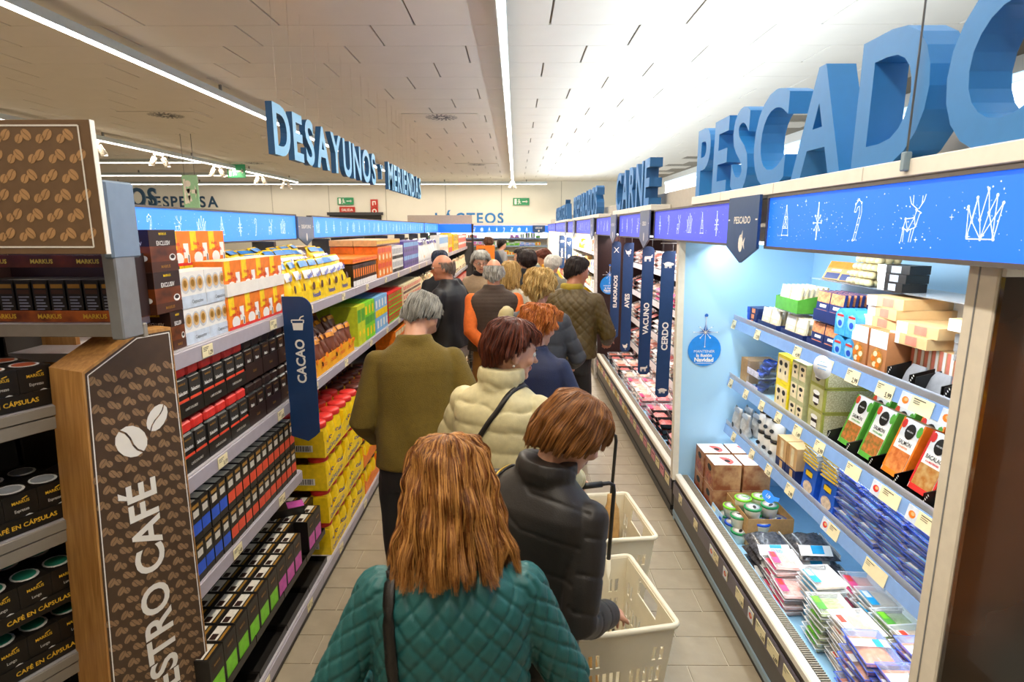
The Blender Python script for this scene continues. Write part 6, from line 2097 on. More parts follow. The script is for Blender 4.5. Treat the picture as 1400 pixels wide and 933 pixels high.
m = MB(); m.prism([(-.22, .28), (-.22, .06), (0, 0), (.22, .06), (.22, .28)], 'y', -.02, 0, M_PLATE); m.text('LECHE', (0, -.021, .17), (1, 0, 0), (0, 0, 1), .06, M_WHITE); m.disc((0, -.021, .09), (1, 0, 0), (0, 0, 1), .03, .04, M_WHITE)
tag(m.build('section_plate', None, (.80, 20.55, 1.87)), 'small navy pointed plate on the blue header of the dairy cooler', 'sign')

# orange floor display behind the grey haired woman
o = empty('floor_display', (-.56, 10.6, 0), 0, 'orange and yellow card display standing behind the grey haired woman', 'display stand')
m = MB(); m.box(-.17, .17, 0, .3, 0, 1.2, P_ORG); m.build('display_body', o)
m = MB(); m.box(-.17, .17, .26, .29, 1.2, 1.74, P_ORG); m.box(-.15, .15, .255, .26, 1.23, 1.5, P_YEL); m.box(-.13, .0, .254, .256, 1.52, 1.68, P_BRN); m.box(.02, .13, .254, .256, 1.28, 1.48, P_RED); m.build('header_card', o)
sn = p_generic('snack_box', 'box', .1, .1, .2, P_YEL, P_ORG, P_RED, 0)
for i in range(3):
    sn.put((-.67 + i * .11, 10.70, 1.2), 0, where('yellow snack box on the orange display', i, end='the left'), 'boxes on the floor display')

# shopping trolley beside the man in the black jacket
M_CHROME = mat('trolley_chrome', 'b9bbbd', .25, .9, vary=.05)
o = empty('shopping_trolley', (-.42, 6.20, 0), 0.0, 'wire shopping trolley with black wheels beside the man in the black jacket', 'shopping trolley')
m = MB()
def wire(a, b, r=.004):
    m.tube([a, b], r, M_CHROME, 6)
def lerp(a, b, t): return tuple(x + (y - x) * t for x, y in zip(a, b))
top = [(-.25, -.40, .98), (.25, -.40, .98), (.22, .42, .90), (-.22, .42, .90)]
bot = [(-.20, -.34, .52), (.20, -.34, .52), (.18, .36, .56), (-.18, .36, .56)]
for i in range(4):
    j = (i + 1) % 4
    wire(top[i], top[j], .006); wire(bot[i], bot[j], .006)
    n = 12 if i % 2 else 9
    for k in range(n + 1):
        wire(lerp(top[i], top[j], k / n), lerp(bot[i], bot[j], k / n), .0028)
    for k in (.25, .5, .75):
        wire(lerp(top[i], bot[i], k), lerp(top[j], bot[j], k), .0028)
for k in range(8):
    wire(lerp(bot[0], bot[1], k / 7), lerp(bot[3], bot[2], k / 7), .0028)
m.build('wire_basket', o)
m = MB()
for s in (-1, 1):
    m.tube([(s * .23, -.52, 1.03), (s * .22, -.36, .95), (s * .20, -.30, .50), (s * .22, -.38, .16)], .011, M_CHROME, 8)
    m.tube([(s * .22, -.38, .16), (s * .16, .42, .14)], .011, M_CHROME, 8)
m.tube([(-.22, -.38, .16), (.22, -.38, .16)], .010, M_CHROME, 8)
m.build('chassis', o)
o.scale = (.84, .95, .97)
m = MB(); m.tube([(-.24, -.52, 1.03), (.24, -.52, 1.03)], .016, M_BLACK, 10); m.build('handle', o)
for x, y_ in ((-.21, -.38), (.21, -.38), (-.16, .40), (.16, .40)):
    m = MB(); m.tube([(x - .015, y_ - .02, .065), (x + .015, y_ - .02, .065)], .062, M_BLACK, 16, smooth=False); m.tube([(x, y_, .15), (x, y_ - .02, .065)], .012, M_DGREY, 6); m.build('wheel', o)

# ================================================================ rolling baskets
M_PLASTIC = mat('basket_cream_plastic', 'e9e0c6', .38, vary=.03, scale=12)
def basket(loc, rz, label, handle_lean=(0, 0), H=.58, handle=True, zt=.95):
    o = empty('rolling_basket', loc, rz, label, 'shopping basket')
    tw, td, bw_, bd = .195, .235, .150, .185     # half sizes at rim and floor
    z0 = .055
    t = .006
    def corner(s1, s2, z):
        k = (z - z0) / (H - z0)
        return Vector((s1 * (bw_ + (tw - bw_) * k), s2 * (bd + (td - bd) * k), z))
    body = MB()
    bands = [(z0, z0 + .07, 0), (z0 + .07, z0 + .14, 1), (z0 + .14, z0 + .17, 0), (z0 + .17, z0 + .24, 1), (z0 + .24, z0 + .27, 0), (z0 + .27, z0 + .34, 1), (z0 + .34, z0 + .37, 0), (z0 + .37, z0 + .43, 2), (z0 + .43, H, 3)]
    sides = [((-1, -1), (1, -1)), ((1, -1), (1, 1)), ((1, 1), (-1, 1)), ((-1, 1), (-1, -1))]
    def patch(i, u0, u1, za, zb):
        a, b = sides[i]
        def P(u, z):
            A, B = corner(*a, z), corner(*b, z)
            return A.lerp(B, u)
        n = (corner(*b, H) - corner(*a, H)).cross(corner(*a, z0) - corner(*a, H)).normalized()
        q = [P(u0, za), P(u1, za), P(u1, zb), P(u0, zb)]
        c0 = corner(0, 0, za)
        mid = (q[0] + q[2]) / 2
        if n.dot(Vector((mid.x, mid.y, 0))) < 0:
            n = -n
        vs = [p[:] for p in q] + [(p - n * t)[:] for p in q]
        body.add(vs, [(0, 1, 2, 3), (7, 6, 5, 4), (0, 4, 5, 1), (1, 5, 6, 2), (2, 6, 7, 3), (3, 7, 4, 0)], M_PLASTIC)
    for i in range(4):
        for za, zb, k in bands:
            if k == 0 or (k == 3 and i not in (1, 3)):
                patch(i, 0, 1, za, zb)
            elif k == 3:
                patch(i, 0, .30, za, zb); patch(i, .70, 1, za, zb); patch(i, .30, .70, zb - .018, zb); patch(i, .30, .70, za, za + .008)
            else:
                n = 13 if k == 1 else 13
                for c in range(n):
                    u0 = c / n
                    solid = c in (0, n // 2, n - 1) or (k == 2 and c not in (1, 2, n - 3, n - 2))
                    if solid:
                        patch(i, u0, (c + 1) / n, za, zb)
                    else:
                        patch(i, u0, u0 + .42 / n, za, zb)
    c = [corner(*s, z0) for s in ((-1, -1), (1, -1), (1, 1), (-1, 1))]
    body.add([p[:] for p in c] + [(p + Vector((0, 0, .008)))[:] for p in c], [(3, 2, 1, 0), (4, 5, 6, 7)], M_PLASTIC)
    body.build('basket_body', o)
    rim = MB()
    pts = []
    for s1, s2 in ((-1, -1), (1, -1), (1, 1), (-1, 1)):
        q = corner(s1, s2, H)
        for a in range(4):
            ang = math.atan2(s2, s1) - PI / 4 + a * PI / 6
            pts.append((q + Vector((math.cos(ang) * .022 - s1 * .014, math.sin(ang) * .022 - s2 * .014, 0)))[:])
    # sides rise a little towards the ends
    rim.tube(pts + [pts[0], pts[1]], .0115, M_PLASTIC, 8)
    rim.build('rim', o)
    for s1, s2 in ((-1, -1), (1, -1), (1, 1), (-1, 1)):
        w = MB(); q = corner(s1 * .85, s2 * .85, z0)
        w.tube([(q.x - .012, q.y, .028), (q.x + .012, q.y, .028)], .028, M_DGREY, 12, smooth=False); w.build('wheel', o)
    if handle:
        lx, ly = handle_lean
        h = MB()
        yb = td - .005
        h.tube([(0.03 + lx * .8, yb, .10), (0.03 + lx * .8, yb + .004, H)], .014, M_PLASTIC, 8)
        h.build('handle_sleeve', o)
        h = MB()
        top_ = Vector((.03 + lx, yb + ly, zt))
        p0 = Vector((.03 + lx * .8, yb + .004, H - .05))
        h.tube([p0, p0.lerp(top_, .9), top_ + Vector((-.006, 0, -.012)), top_ + Vector((-.025, 0, 0)), top_ + Vector((-.16, -.01, .0))], .0095, M_BLACK, 8)
        h.tube([top_ + Vector((-.06, -.004, .0)), top_ + Vector((-.17, -.011, .0))], .0135, M_BLACK, 10)
        h.build('handle', o)
    return o

basket((.370, 2.15, 0), .20, 'cream rolling basket in front, gripped by its black handle', (.085, 0))
basket((.455, 2.80, 0), .12, 'cream rolling basket behind the front one, with a paper wrapped loaf', (.10, 0), zt=.94)
basket((-.33, 1.50, 0), .10, 'cream rolling basket at the left elbow of the woman in teal', H=.62, handle=False)
M_PAPER = mat('bread_paper', 'c69a5c', .7, vary=.15, scale=25, bump=.3, bscale=90)
def loaf(loc, rx, ry, rz, L, label, r=.04):
    m = MB()
    K, N = 10, 12
    vs, fs = [], []
    rr = random.Random(int(L * 100))
    for j in range(N + 1):
        v = j / N
        q = r * (.75 + .3 * math.sin(PI * v)) * (1 if v < .9 else .65)
        for k in range(K):
            a = 2 * PI * k / K
            w = q * (1 + rr.uniform(-.10, .10))
            vs.append((w * math.cos(a) * 1.2, w * math.sin(a) * .8, L * v))
    for j in range(N):
        for k in range(K):
            fs.append((j * K + k, j * K + (k + 1) % K, (j + 1) * K + (k + 1) % K, (j + 1) * K + k))
    fs += [tuple(range(K))[::-1], tuple(range(N * K, (N + 1) * K))]
    m.add(vs, fs, M_PAPER, True)
    b = m.build('bread_bag', None, loc); b.rotation_euler = (rx, ry, rz)
    tag(b, label, 'bread')
loaf((.52, 2.86, .12), -.15, .05, .3, .52, 'paper wrapped loaf standing in the rear basket')
loaf((.47, 2.80, .12), -.1, .12, .9, .46, 'shorter paper wrapped loaf leaning in the rear basket', .035)
loaf((.32, 2.06, .10), -.1, -.16, .2, .46, 'paper wrapped loaf lying low in the front basket')

# ================================================================ people
def v3(*a):
    return np.array(a, float)

class Solid:
    """collects closed shells that a voxel remesh then melts into one skin"""
    def __init__(self):
        self.v, self.f = [], []
        self.n = 0

    def grid(self, rings, caps=True):
        K = len(rings[0])
        b = self.n
        for r in rings:
            self.v.append(np.asarray(r, float))
        self.n += K * len(rings)
        for j in range(len(rings) - 1):
            for k in range(K):
                self.f.append((b + j * K + k, b + j * K + (k + 1) % K, b + (j + 1) * K + (k + 1) % K, b + (j + 1) * K + k))
        if caps:
            self.f.append(tuple(b + k for k in range(K))[::-1])
            self.f.append(tuple(b + (len(rings) - 1) * K + k for k in range(K)))

    def loft(self, secs, K=22, e=2.3):
        """secs: (centre, half-width vector, half-depth vector)"""
        a = np.linspace(0, 2 * PI, K, endpoint=False)
        ca, sa = np.cos(a), np.sin(a)
        cx = np.sign(ca) * np.abs(ca) ** (2 / e)
        sx = np.sign(sa) * np.abs(sa) ** (2 / e)
        self.grid([c + np.outer(cx, u) + np.outer(sx, w) for c, u, w in secs])

    def tube(self, pts, rs, K=14, flat=1.0):
        pts = [np.asarray(p, float) for p in pts]
        secs = []
        up = None
        P, R = [], []
        d0 = (pts[1] - pts[0]) / np.linalg.norm(pts[1] - pts[0])
        d1 = (pts[-1] - pts[-2]) / np.linalg.norm(pts[-1] - pts[-2])
        for k in (1.0, .8, .45):
            P.append(pts[0] - d0 * rs[0] * k * .9); R.append(rs[0] * math.sqrt(max(.02, 1 - k * k)))
        # smooth the bend with a rounded spline
        N = len(pts)
        for i in range(N):
            P.append(pts[i]); R.append(rs[i])
            if i < N - 1:
                for t in (.33, .67):
                    P.append(pts[i] * (1 - t) + pts[i + 1] * t); R.append(rs[i] * (1 - t) + rs[i + 1] * t)
        for k in (.45, .8, 1.0):
            P.append(pts[-1] + d1 * rs[-1] * k * .9); R.append(rs[-1] * math.sqrt(max(.02, 1 - k * k)))
        for i, p in enumerate(P):
            d = P[min(i + 1, len(P) - 1)] - P[max(i - 1, 0)]
            d = d / (np.linalg.norm(d) + 1e-9)
            if up is None:
                up = v3(0, 0, 1) if abs(d[2]) < .9 else v3(0, 1, 0)
            s = np.cross(d, up); s /= np.linalg.norm(s)
            up = np.cross(s, d)
            secs.append((p, s * R[i], up * R[i] * flat))
        self.loft(secs, K, 2.0)

    def ell(self, c, r, M=None, K=16, J=10):
        rings = []
        for j in range(1, J):
            ph = PI * j / J
            a = np.linspace(0, 2 * PI, K, endpoint=False)
            q = np.stack([r[0] * np.sin(ph) * np.cos(a), r[1] * np.sin(ph) * np.sin(a), np.full(K, -r[2] * np.cos(ph))], 1)
            if M is not None:
                q = q @ M.T
            rings.append(q + c)
        self.grid(rings)

    def skin(self, name, voxel, smooth=3, fac=.5):
        me = bpy.data.meshes.new(name)
        me.from_pydata(np.concatenate(self.v).tolist(), [], self.f)
        ob = bpy.data.objects.new(name, me)
        COL.objects.link(ob)
        m = ob.modifiers.new('r', 'REMESH'); m.mode = 'VOXEL'; m.voxel_size = voxel
        s = ob.modifiers.new('s', 'SMOOTH'); s.factor = fac; s.iterations = smooth
        dg = bpy.context.evaluated_depsgraph_get()
        out = bpy.data.meshes.new_from_object(ob.evaluated_get(dg))
        bpy.data.objects.remove(ob); bpy.data.meshes.remove(me)
        out.polygons.foreach_set('use_smooth', [True] * len(out.polygons))
        out.name = name
        return out

def rotz(a):
    c, s = math.cos(a), math.sin(a)
    return np.array([[c, -s, 0], [s, c, 0], [0, 0, 1]])

def rotx(a):
    c, s = math.cos(a), math.sin(a)
    return np.array([[1, 0, 0], [0, c, -s], [0, s, c]])

def roty(a):
    c, s = math.cos(a), math.sin(a)
    return np.array([[c, 0, s], [0, 1, 0], [-s, 0, c]])

HIP = .93

def coords(me):
    a = np.empty(len(me.vertices) * 3)
    me.vertices.foreach_get('co', a)
    return a.reshape(-1, 3)

def normals(me):
    a = np.empty(len(me.vertices) * 3)
    me.vertex_normals.foreach_get('vector', a)
    return a.reshape(-1, 3)

def wrinkle(p, seed, amp):
    r = np.random.default_rng(seed)
    h = np.zeros(len(p))
    for k in range(9):
        d = r.normal(size=3); d /= np.linalg.norm(d)
        d[2] *= .5
        fr = r.uniform(14, 55)
        h += np.sin(p @ d * fr + r.uniform(0, 6) + 1.6 * np.sin(p @ r.normal(size=3) * 8)) / (1 + fr / 20)
    return h * amp * .4

HAIRMATS = {}

def hair_mat(key, dark, mid, light, rough=.38):
    if key in HAIRMATS:
        return HAIRMATS[key]
    m = bpy.data.materials.new('hair_' + key)
    m.use_nodes = True
    nt = m.node_tree
    b = nt.nodes['Principled BSDF']
    b.inputs['Roughness'].default_value = rough
    b.inputs['Specular IOR Level'].default_value = .35
    hi = nt.nodes.new('ShaderNodeHairInfo')
    tc = nt.nodes.new('ShaderNodeTexCoord')
    n = nt.nodes.new('ShaderNodeTexNoise')
    n.inputs['Scale'].default_value = 26
    nt.links.new(tc.outputs['Object'], n.inputs['Vector'])
    mx = nt.nodes.new('ShaderNodeMath'); mx.operation = 'MULTIPLY_ADD'
    mx.inputs[1].default_value = .72
    nt.links.new(hi.outputs['Random'], mx.inputs[0])
    sc = nt.nodes.new('ShaderNodeMath'); sc.operation = 'MULTIPLY'; sc.inputs[1].default_value = .45
    nt.links.new(n.outputs['Fac'], sc.inputs[0])
    nt.links.new(sc.outputs[0], mx.inputs[2])
    r = nt.nodes.new('ShaderNodeValToRGB')
    r.color_ramp.elements[0].position, r.color_ramp.elements[1].position = .12, .85
    r.color_ramp.elements[0].color, r.color_ramp.elements[1].color = rgb(dark), rgb(light)
    e = r.color_ramp.elements.new(.52); e.color = rgb(mid)
    nt.links.new(mx.outputs[0], r.inputs['Fac'])
    nt.links.new(r.outputs['Color'], b.inputs['Base Color'])
    HAIRMATS[key] = m
    return m

HULLS = {
    'bob': dict(r=[(.126, .0, .0, -.012), (.124, .030, .034, -.012), (.112, .058, .066, -.012), (.085, .079, .093, -.012), (.045, .090, .108, -.014), (.0, .096, .113, -.02), (-.05, .099, .110, -.028), (-.10, .106, .104, -.034), (-.145, .110, .102, -.038), (-.20, .108, .100, -.040)],
                back=-.165, side=-.15, front=.052, fa=38, sa=72),
    'bob_short': dict(r=[(.126, .0, .0, -.012), (.124, .034, .038, -.012), (.112, .062, .070, -.012), (.085, .088, .100, -.012), (.045, .103, .116, -.014), (.0, .107, .118, -.02), (-.04, .104, .110, -.024), (-.08, .092, .096, -.026), (-.12, .075, .080, -.028)],
                      back=-.095, side=-.035, front=.03, fa=45, sa=75),
    'crop': dict(r=[(.136, .0, .0, -.015), (.134, .034, .038, -.015), (.120, .066, .074, -.015), (.088, .090, .104, -.015), (.045, .101, .116, -.018), (.0, .100, .116, -.022), (-.045, .083, .094, -.022), (-.085, .062, .076, -.020), (-.115, .052, .062, -.018)],
                 back=-.10, side=.005, front=.06, fa=55, sa=85),
    'short': dict(r=[(.121, .0, .0, -.008), (.119, .030, .034, -.008), (.107, .053, .062, -.008), (.080, .070, .087, -.008), (.040, .0785, .099, -.009), (.0, .079, .099, -.011), (-.04, .072, .087, -.014), (-.075, .058, .070, -.014), (-.10, .052, .060, -.012)],
                  back=-.070, side=.012, front=.074, fa=50, sa=80),
    'fringe': dict(r=[(.121, .0, .0, -.008), (.119, .030, .034, -.008), (.107, .053, .062, -.008), (.080, .0725, .088, -.008), (.040, .080, .100, -.009), (.0, .081, .100, -.011), (-.04, .076, .089, -.014), (-.075, .062, .073, -.014), (-.10, .055, .064, -.012)],
                   back=-.085, side=-.01, front=.2, fa=62, sa=80, top=.055),
}

def hull_eval(H, u, th, grow=0.0):
    R = np.array(H['r'])
    i = np.arange(len(R))
    z = np.interp(u, i, R[:, 0]); rx = np.interp(u, i, R[:, 1]); ry = np.interp(u, i, R[:, 2]); cy = np.interp(u, i, R[:, 3])
    rx = rx + grow; ry = ry + grow
    return np.stack([rx * np.sin(th), cy + ry * np.cos(th), z + grow * .6 * (z > .06)], -1)

def hull_end(H, th):
    """z where the hair ends, for azimuth th (0 = face side)"""
    a = np.abs((np.degrees(th) + 180) % 360 - 180)
    z = np.interp(a, [0, H['fa'], H['sa'], 120, 180], [H['front'], H['front'], H['side'], (H['side'] + H['back']) / 2 if H['side'] > -.1 else H['back'], H['back']])
    return z

def make_hair(person, style, mats_key, colors, Hm, Hc, s, n_str, rad, curl=0.0, wave=.02, seed=1, vol=1.0, jag=.012, off=.006, lump=.002, cap=True):
    H = dict(HULLS[style])
    if vol != 1.0:
        H['r'] = [(z, rx * (1 + (vol - 1) * min(1, i / 2)), ry * (1 + (vol - 1) * min(1, i / 2)), cy) for i, (z, rx, ry, cy) in enumerate(H['r'])]
    m = hair_mat(mats_key, *colors)
    R = np.array(H['r'])
    iz = R[::-1, 0], np.arange(len(R))[::-1]
    U = lambda z: np.interp(z, iz[0], iz[1])
    K, J = 44, 16
    th = np.linspace(0, 2 * PI, K, endpoint=False)
    ue = U(hull_end(H, th))
    us = np.full(K, U(H['top'])) if 'top' in H else np.zeros(K)
    T = lambda q: (q * s) @ Hm.T + Hc
    mb = MB()
    rows = []
    for j in range(J + 1):
        t = j / J
        rows.append(T(hull_eval(H, us + (np.maximum(ue, us) - us) * t, th, -.003)))
    # closing row: the underside turns in towards the neck
    q = hull_eval(H, np.maximum(ue, us), th, -.003)
    q[:, 0] *= .72; q[:, 1] = q[:, 1] * .74
    rows.append(T(q + v3(0, 0, .012)))
    vs = np.concatenate(rows).tolist()
    fs = []
    keep = [H['front'] < .15 or abs((math.degrees(a) + 180) % 360 - 180) > H['fa'] + 2 for a in th]
    for j in range(J + 1 if cap else 0):
        for k in range(K):
            if keep[k] and keep[(k + 1) % K]:
                fs.append((j * K + k, (j + 1) * K + k, (j + 1) * K + (k + 1) % K, j * K + (k + 1) % K))
    mb.add(vs, fs, m, True)
    hair = mb.build('hair', person) if cap else person
    if n_str:
        r = np.random.default_rng(seed)
        P = 14
        th0 = r.uniform(0, 2 * PI, n_str)
        if 'top' in H:
            th0 = np.radians(180) + (r.uniform(-1, 1, n_str)) * np.radians(180 - H['fa'] - 4)
        cj = np.sin(np.floor(th0 * 14) * 12.9898) * 43758.5453
        cj = cj - np.floor(cj)
        u_end = U(hull_end(H, th0) - r.uniform(-jag * .4, jag, n_str) * .6 + (cj - .6) * jag * 1.3)
        u_top = U(np.full(n_str, H['top'])) if 'top' in H else np.zeros(n_str)
        u0 = u_top + r.beta(1.1, 2.2, n_str) * (np.maximum(u_end - u_top, .4)) * .72
        t = np.linspace(0, 1, P)
        u = u0[:, None] + (np.maximum(u_end, u0 + .3) - u0)[:, None] * t
        cell = np.floor(th0 * 15)
        ph = (cell * 2.399) % 6.28
        tw = wave * np.sin(3.2 * t[None] + ph[:, None]) * t[None] + r.normal(0, wave * .35, n_str)[:, None] * t[None]
        flip = np.sin(np.floor(th0 * 11) * 78.233) * 43758.5453
        flip = (flip - np.floor(flip)) - .45
        g = wave * .75 * flip[:, None] * t[None] ** 4 + off * r.uniform(.0, 1.0, n_str)[:, None] + wave * .22 * np.sin(4.5 * t[None] + ph[:, None] * 1.7) * t[None]
        lf = lambda U_, T_: lump * (np.sin(T_ * 5 + U_ * 1.9 + seed) + np.sin(T_ * 9 - U_ * 2.7 + seed * 2) * .8 + np.sin(U_ * 4.1 + T_ * 3 + seed) * .6)
        g = g + lf(u, th0[:, None]) * np.minimum(1, u / 2)
        if curl:
            fq = r.uniform(7, 12, n_str)[:, None]
            pp = r.uniform(0, 6.28, n_str)[:, None]
            tw = tw + curl * 6 * np.sin(fq * t[None] * 1.6 + pp) * .5
            g = g + curl * np.cos(fq * t[None] * 1.6 + pp) + curl * .6
        thh = th0[:, None] + tw
        p = hull_eval(H, u.ravel(), thh.ravel(), g.ravel()).reshape(-1, 3)
        p = T(p)
        hc = bpy.data.hair_curves.new('strands')
        hc.add_curves([P] * n_str)
        hc.points.foreach_set('position', p.astype(np.float32).ravel())
        rr = np.tile(rad * np.interp(t, [0, .15, .75, 1], [.7, 1, 1, .25]), n_str)
        hc.points.foreach_set('radius', rr.astype(np.float32))
        hc.materials.append(m)
        link('strands' if cap else 'hair', hc, hair)
    return hair

SKINM = mat('skin', 'd9a284', .45, vary=.06, scale=18)
SKINM2 = mat('skin_ruddy', 'c98a6c', .45, vary=.08, scale=18)
LIPM = mat('lips', 'a85a50', .4, vary=.05)
EYEW = mat('eye_white', 'e8e2da', .2, vary=0)
EYED = mat('eye_iris', '2e2018', .15, vary=0)
CL = lambda key, c, **a: mat('cloth_' + key, c, a.pop('rough', .75), vary=a.pop('vary', .07), scale=a.pop('scale', 40), bump=a.pop('bump', .25), bscale=a.pop('bscale', 350), sheen=a.pop('sheen', .03), **a)

def cloth_pattern(kind, me, arms, L_inv, s, amp, cell, seed, wr):
    p = coords(me)
    nrm = normals(me)
    q = L_inv(p) / s
    # nearest arm segment
    best = np.full(len(p), 9.0); along = np.zeros(len(p)); ang = np.zeros(len(p))
    for segs in arms:
        l0 = 0.0
        for a, b, ra in segs:
            d = b - a; Ln = np.linalg.norm(d); d = d / Ln
            t = np.clip((p - a) @ d, 0, Ln)
            w = p - a - np.outer(t, d)
            dist = np.linalg.norm(w, axis=1) / ra
            e1 = np.cross(d, v3(0, 1, 0)); e1 /= np.linalg.norm(e1) + 1e-9
            e2 = np.cross(d, e1)
            k = dist < best
            best[k] = dist[k]; along[k] = (l0 + t[k]) / s; ang[k] = np.arctan2(w[k] @ e1, w[k] @ e2) * ra / s
            l0 += Ln
    sleeve = (best < 1.25) & (np.abs(q[:, 0]) > .175)
    a = np.where(sleeve, ang, np.arctan2(q[:, 0], -q[:, 1] * 1.25) * .19)
    b = np.where(sleeve, -along + .05, q[:, 2])
    if kind == 'diamond':
        f1 = (a + b) / cell; f2 = (a - b) / cell
        d1 = np.abs(f1 - np.round(f1)) * cell; d2 = np.abs(f2 - np.round(f2)) * cell
        h = -np.exp(-(d1 / (cell * .09)) ** 2) - np.exp(-(d2 / (cell * .09)) ** 2) + .3 * np.minimum(1, np.minimum(d1, d2) / (cell * .25))
        c = np.exp(-(np.abs(a) / .006) ** 2) * (~sleeve)
        h = h - c
    elif kind == 'baffle':
        f = (b + .010 * np.sin(a * 16) + .004 * np.sin(a * 45)) / cell
        w = np.abs(np.sin(PI * f))
        h = w ** .45 - .6 + .16 * np.sin(a * 60 + 5 * np.sin(b * 30)) * (1 - w)
    elif kind == 'lines':
        f = (b + .22 * a * np.sign(1) - .25 * np.abs(a) + .5 * a * a) / cell
        d = np.abs(f - np.round(f)) * cell
        h = -1.1 * np.exp(-(d / (cell * .05)) ** 2) + .5 * (d / (cell * .5)) ** .6
    elif kind == 'rib':
        f = b / cell
        h = np.abs(np.sin(PI * f)) - .5
    else:
        h = np.zeros(len(p))
    h = h * amp + wrinkle(q, seed, wr)
    if kind == 'plain':
        # soft drag folds that run from the armpits to the hem
        h += wr * .8 * np.sin(q[:, 0] * 38 + 6 * q[:, 2] + 2.2 * np.sin(q[:, 2] * 7)) * np.clip((1.3 - q[:, 2]) / .4, 0, 1)
    p = p + nrm * (h * s)[:, None]
    me.vertices.foreach_set('co', p.ravel())
    me.update()

PEOPLE = {}

def person(key, label, top, yaw, head=(0, 0), lean=0.0, roll=0.0, hands=None, voxel=.009, skinm=None,
           jacket=None, trousers='2a2a30', hair=None, bulk=1.0, female=True, group=None, curlh=.35, shoulders=1.0, feet=True, elbow=(.35, -.5), hem=.80):
    """top = world position of the crown; yaw 0 looks down the aisle; head = (turn relative to body, downward nod)"""
    sk = skinm or SKINM
    yaw, lean, roll = math.radians(yaw), math.radians(lean), math.radians(roll)
    hy, hn = math.radians(head[0]), math.radians(head[1])
    RL = roty(roll) @ rotx(-lean)
    def L(p):
        p = np.asarray(p, float)
        k = np.clip((p[..., 2] - (HIP - .12)) / .24, 0, 1)[..., None]
        q = (p - v3(0, 0, HIP)) @ RL.T + v3(0, 0, HIP)
        return p * (1 - k) + q * k
    neck0 = L(v3(0, -.015, 1.425))
    Hm = rotz(hy) @ rotx(-hn - lean * .35) @ roty(roll * .5)
    Hc0 = L(v3(0, .012, 1.475)) + Hm @ v3(0, .018, .105)
    crown = Hc0[2] + max(((Hm @ v3(0, y_, z_))[2]) for y_, z_ in ((0, .118), (-.05, .1), (-.09, .05), (.05, .1)))
    s = top[2] / crown
    # ---- pose in scaled local space
    S = lambda p: np.asarray(p, float) * s
    Ls = lambda p: L(p) * s
    def L_inv(p):
        q = p / s
        r = (q - v3(0, 0, HIP)) @ RL + v3(0, 0, HIP)
        k = (q[:, 2] > HIP - .02)[:, None]
        return np.where(k, r, q) * s
    Hc = Hc0 * s
    cw = Hc + Hm @ (v3(0, -.01, .11) * s)
    loc = np.array([top[0], top[1]]) - (rotz(yaw) @ v3(cw[0], cw[1], 0))[:2]
    to_local = lambda w: rotz(-yaw) @ (np.asarray(w, float) - v3(loc[0], loc[1], 0))
    shw = (.168 if female else .186) * shoulders
    arms = []
    hd = hands or {}
    armpts = []
    for sd in (-1, 1):
        Sh = Ls(v3(sd * shw, -.012, 1.355))
        spec = hd.get(sd, 'down')
        if spec == 'down':
            W = Ls(v3(sd * .27, .06, .90))
        elif spec == 'front':
            W = Ls(v3(sd * .15, .30, 1.03))
        elif spec == 'behind':
            W = Ls(v3(sd * .035, -.205, .93))
        elif spec == 'bent':
            W = Ls(v3(sd * .24, .26, 1.02))
        elif spec[0] == 'local':
            W = Ls(v3(*spec[1]))
        else:
            W = to_local(spec[1])
        la, lb = .285 * s, .255 * s
        d = W - Sh
        D = np.linalg.norm(d)
        if D > (la + lb) * .985:
            W = Sh + d / D * (la + lb) * .985
            d = W - Sh; D = np.linalg.norm(d)
        x = (la * la - lb * lb + D * D) / (2 * D)
        hgt = math.sqrt(max(1e-6, la * la - x * x))
        dn = d / D
        hint = v3(sd * elbow[0], elbow[1], -.35)
        hint = hint - dn * (hint @ dn); hint /= np.linalg.norm(hint)
        E = Sh + dn * x + hint * hgt
        armpts.append((Sh, E, W))
        arms.append([(Sh, E, .075 * s), (E, W, .062 * s)])
    # ---- body: one continuous skin
    B = Solid()
    f = .93 if female else 1.0
    secs = []
    for z, hw, hdp, y_ in ((.80, .150, .105, -.01), (.90, .165, .115, -.01), (1.0, .145 * f, .10, 0), (1.08, .135 * f, .095, 0), (1.2, .155 * f, .105, .005), (1.3, .165 * f, .105, 0), (1.37, .155 * f, .085, -.01), (1.42, .09, .065, -.012), (1.45, .058, .056, -.012)):
        c0 = Ls(v3(0, y_, z)); u = (Ls(v3(hw, y_, z)) - c0); w = (Ls(v3(0, y_ + hdp, z)) - c0)
        secs.append((c0, u, w))
    B.loft(secs)
    base = Hc + Hm @ (v3(0, -.02, -.07) * s)
    B.tube([Ls(v3(0, -.012, 1.40)), base], [.058 * s * f, .054 * s * f])
    # head
    K, J = 28, 18
    rings = []
    for j in range(1, J):
        ph = PI * j / J
        a = np.linspace(0, 2 * PI, K, endpoint=False)
        x, y_, z = np.sin(ph) * np.cos(a), np.sin(ph) * np.sin(a), np.full(K, -math.cos(ph))
        px_, py_, pz = x * .0745, y_ * .095, z * .113
        t = np.clip(-z, 0, 1)
        px_ = px_ * (1 - .30 * t ** 1.7)
        py_ = np.where(y_ < 0, py_ * (1 - .38 * t), py_ * (1 - .06 * t))
        q = np.stack([px_, py_, pz], 1) * s
        rings.append(q @ Hm.T + Hc)
    B.grid(rings)
    E_ = lambda c, r, M=None: B.ell(Hc + Hm @ (v3(*c) * s), v3(*r) * s, Hm if M is None else Hm @ M)
    E_((0, .030, -.072), (.052, .055, .038))
    E_((0, .070, -.095), (.022, .020, .018))
    E_((0, .092, .000), (.0095, .013, .032), rotx(.25))
    E_((0, .106, -.026), (.0135, .015, .011))
    E_((0, .083, .026), (.046, .012, .009))
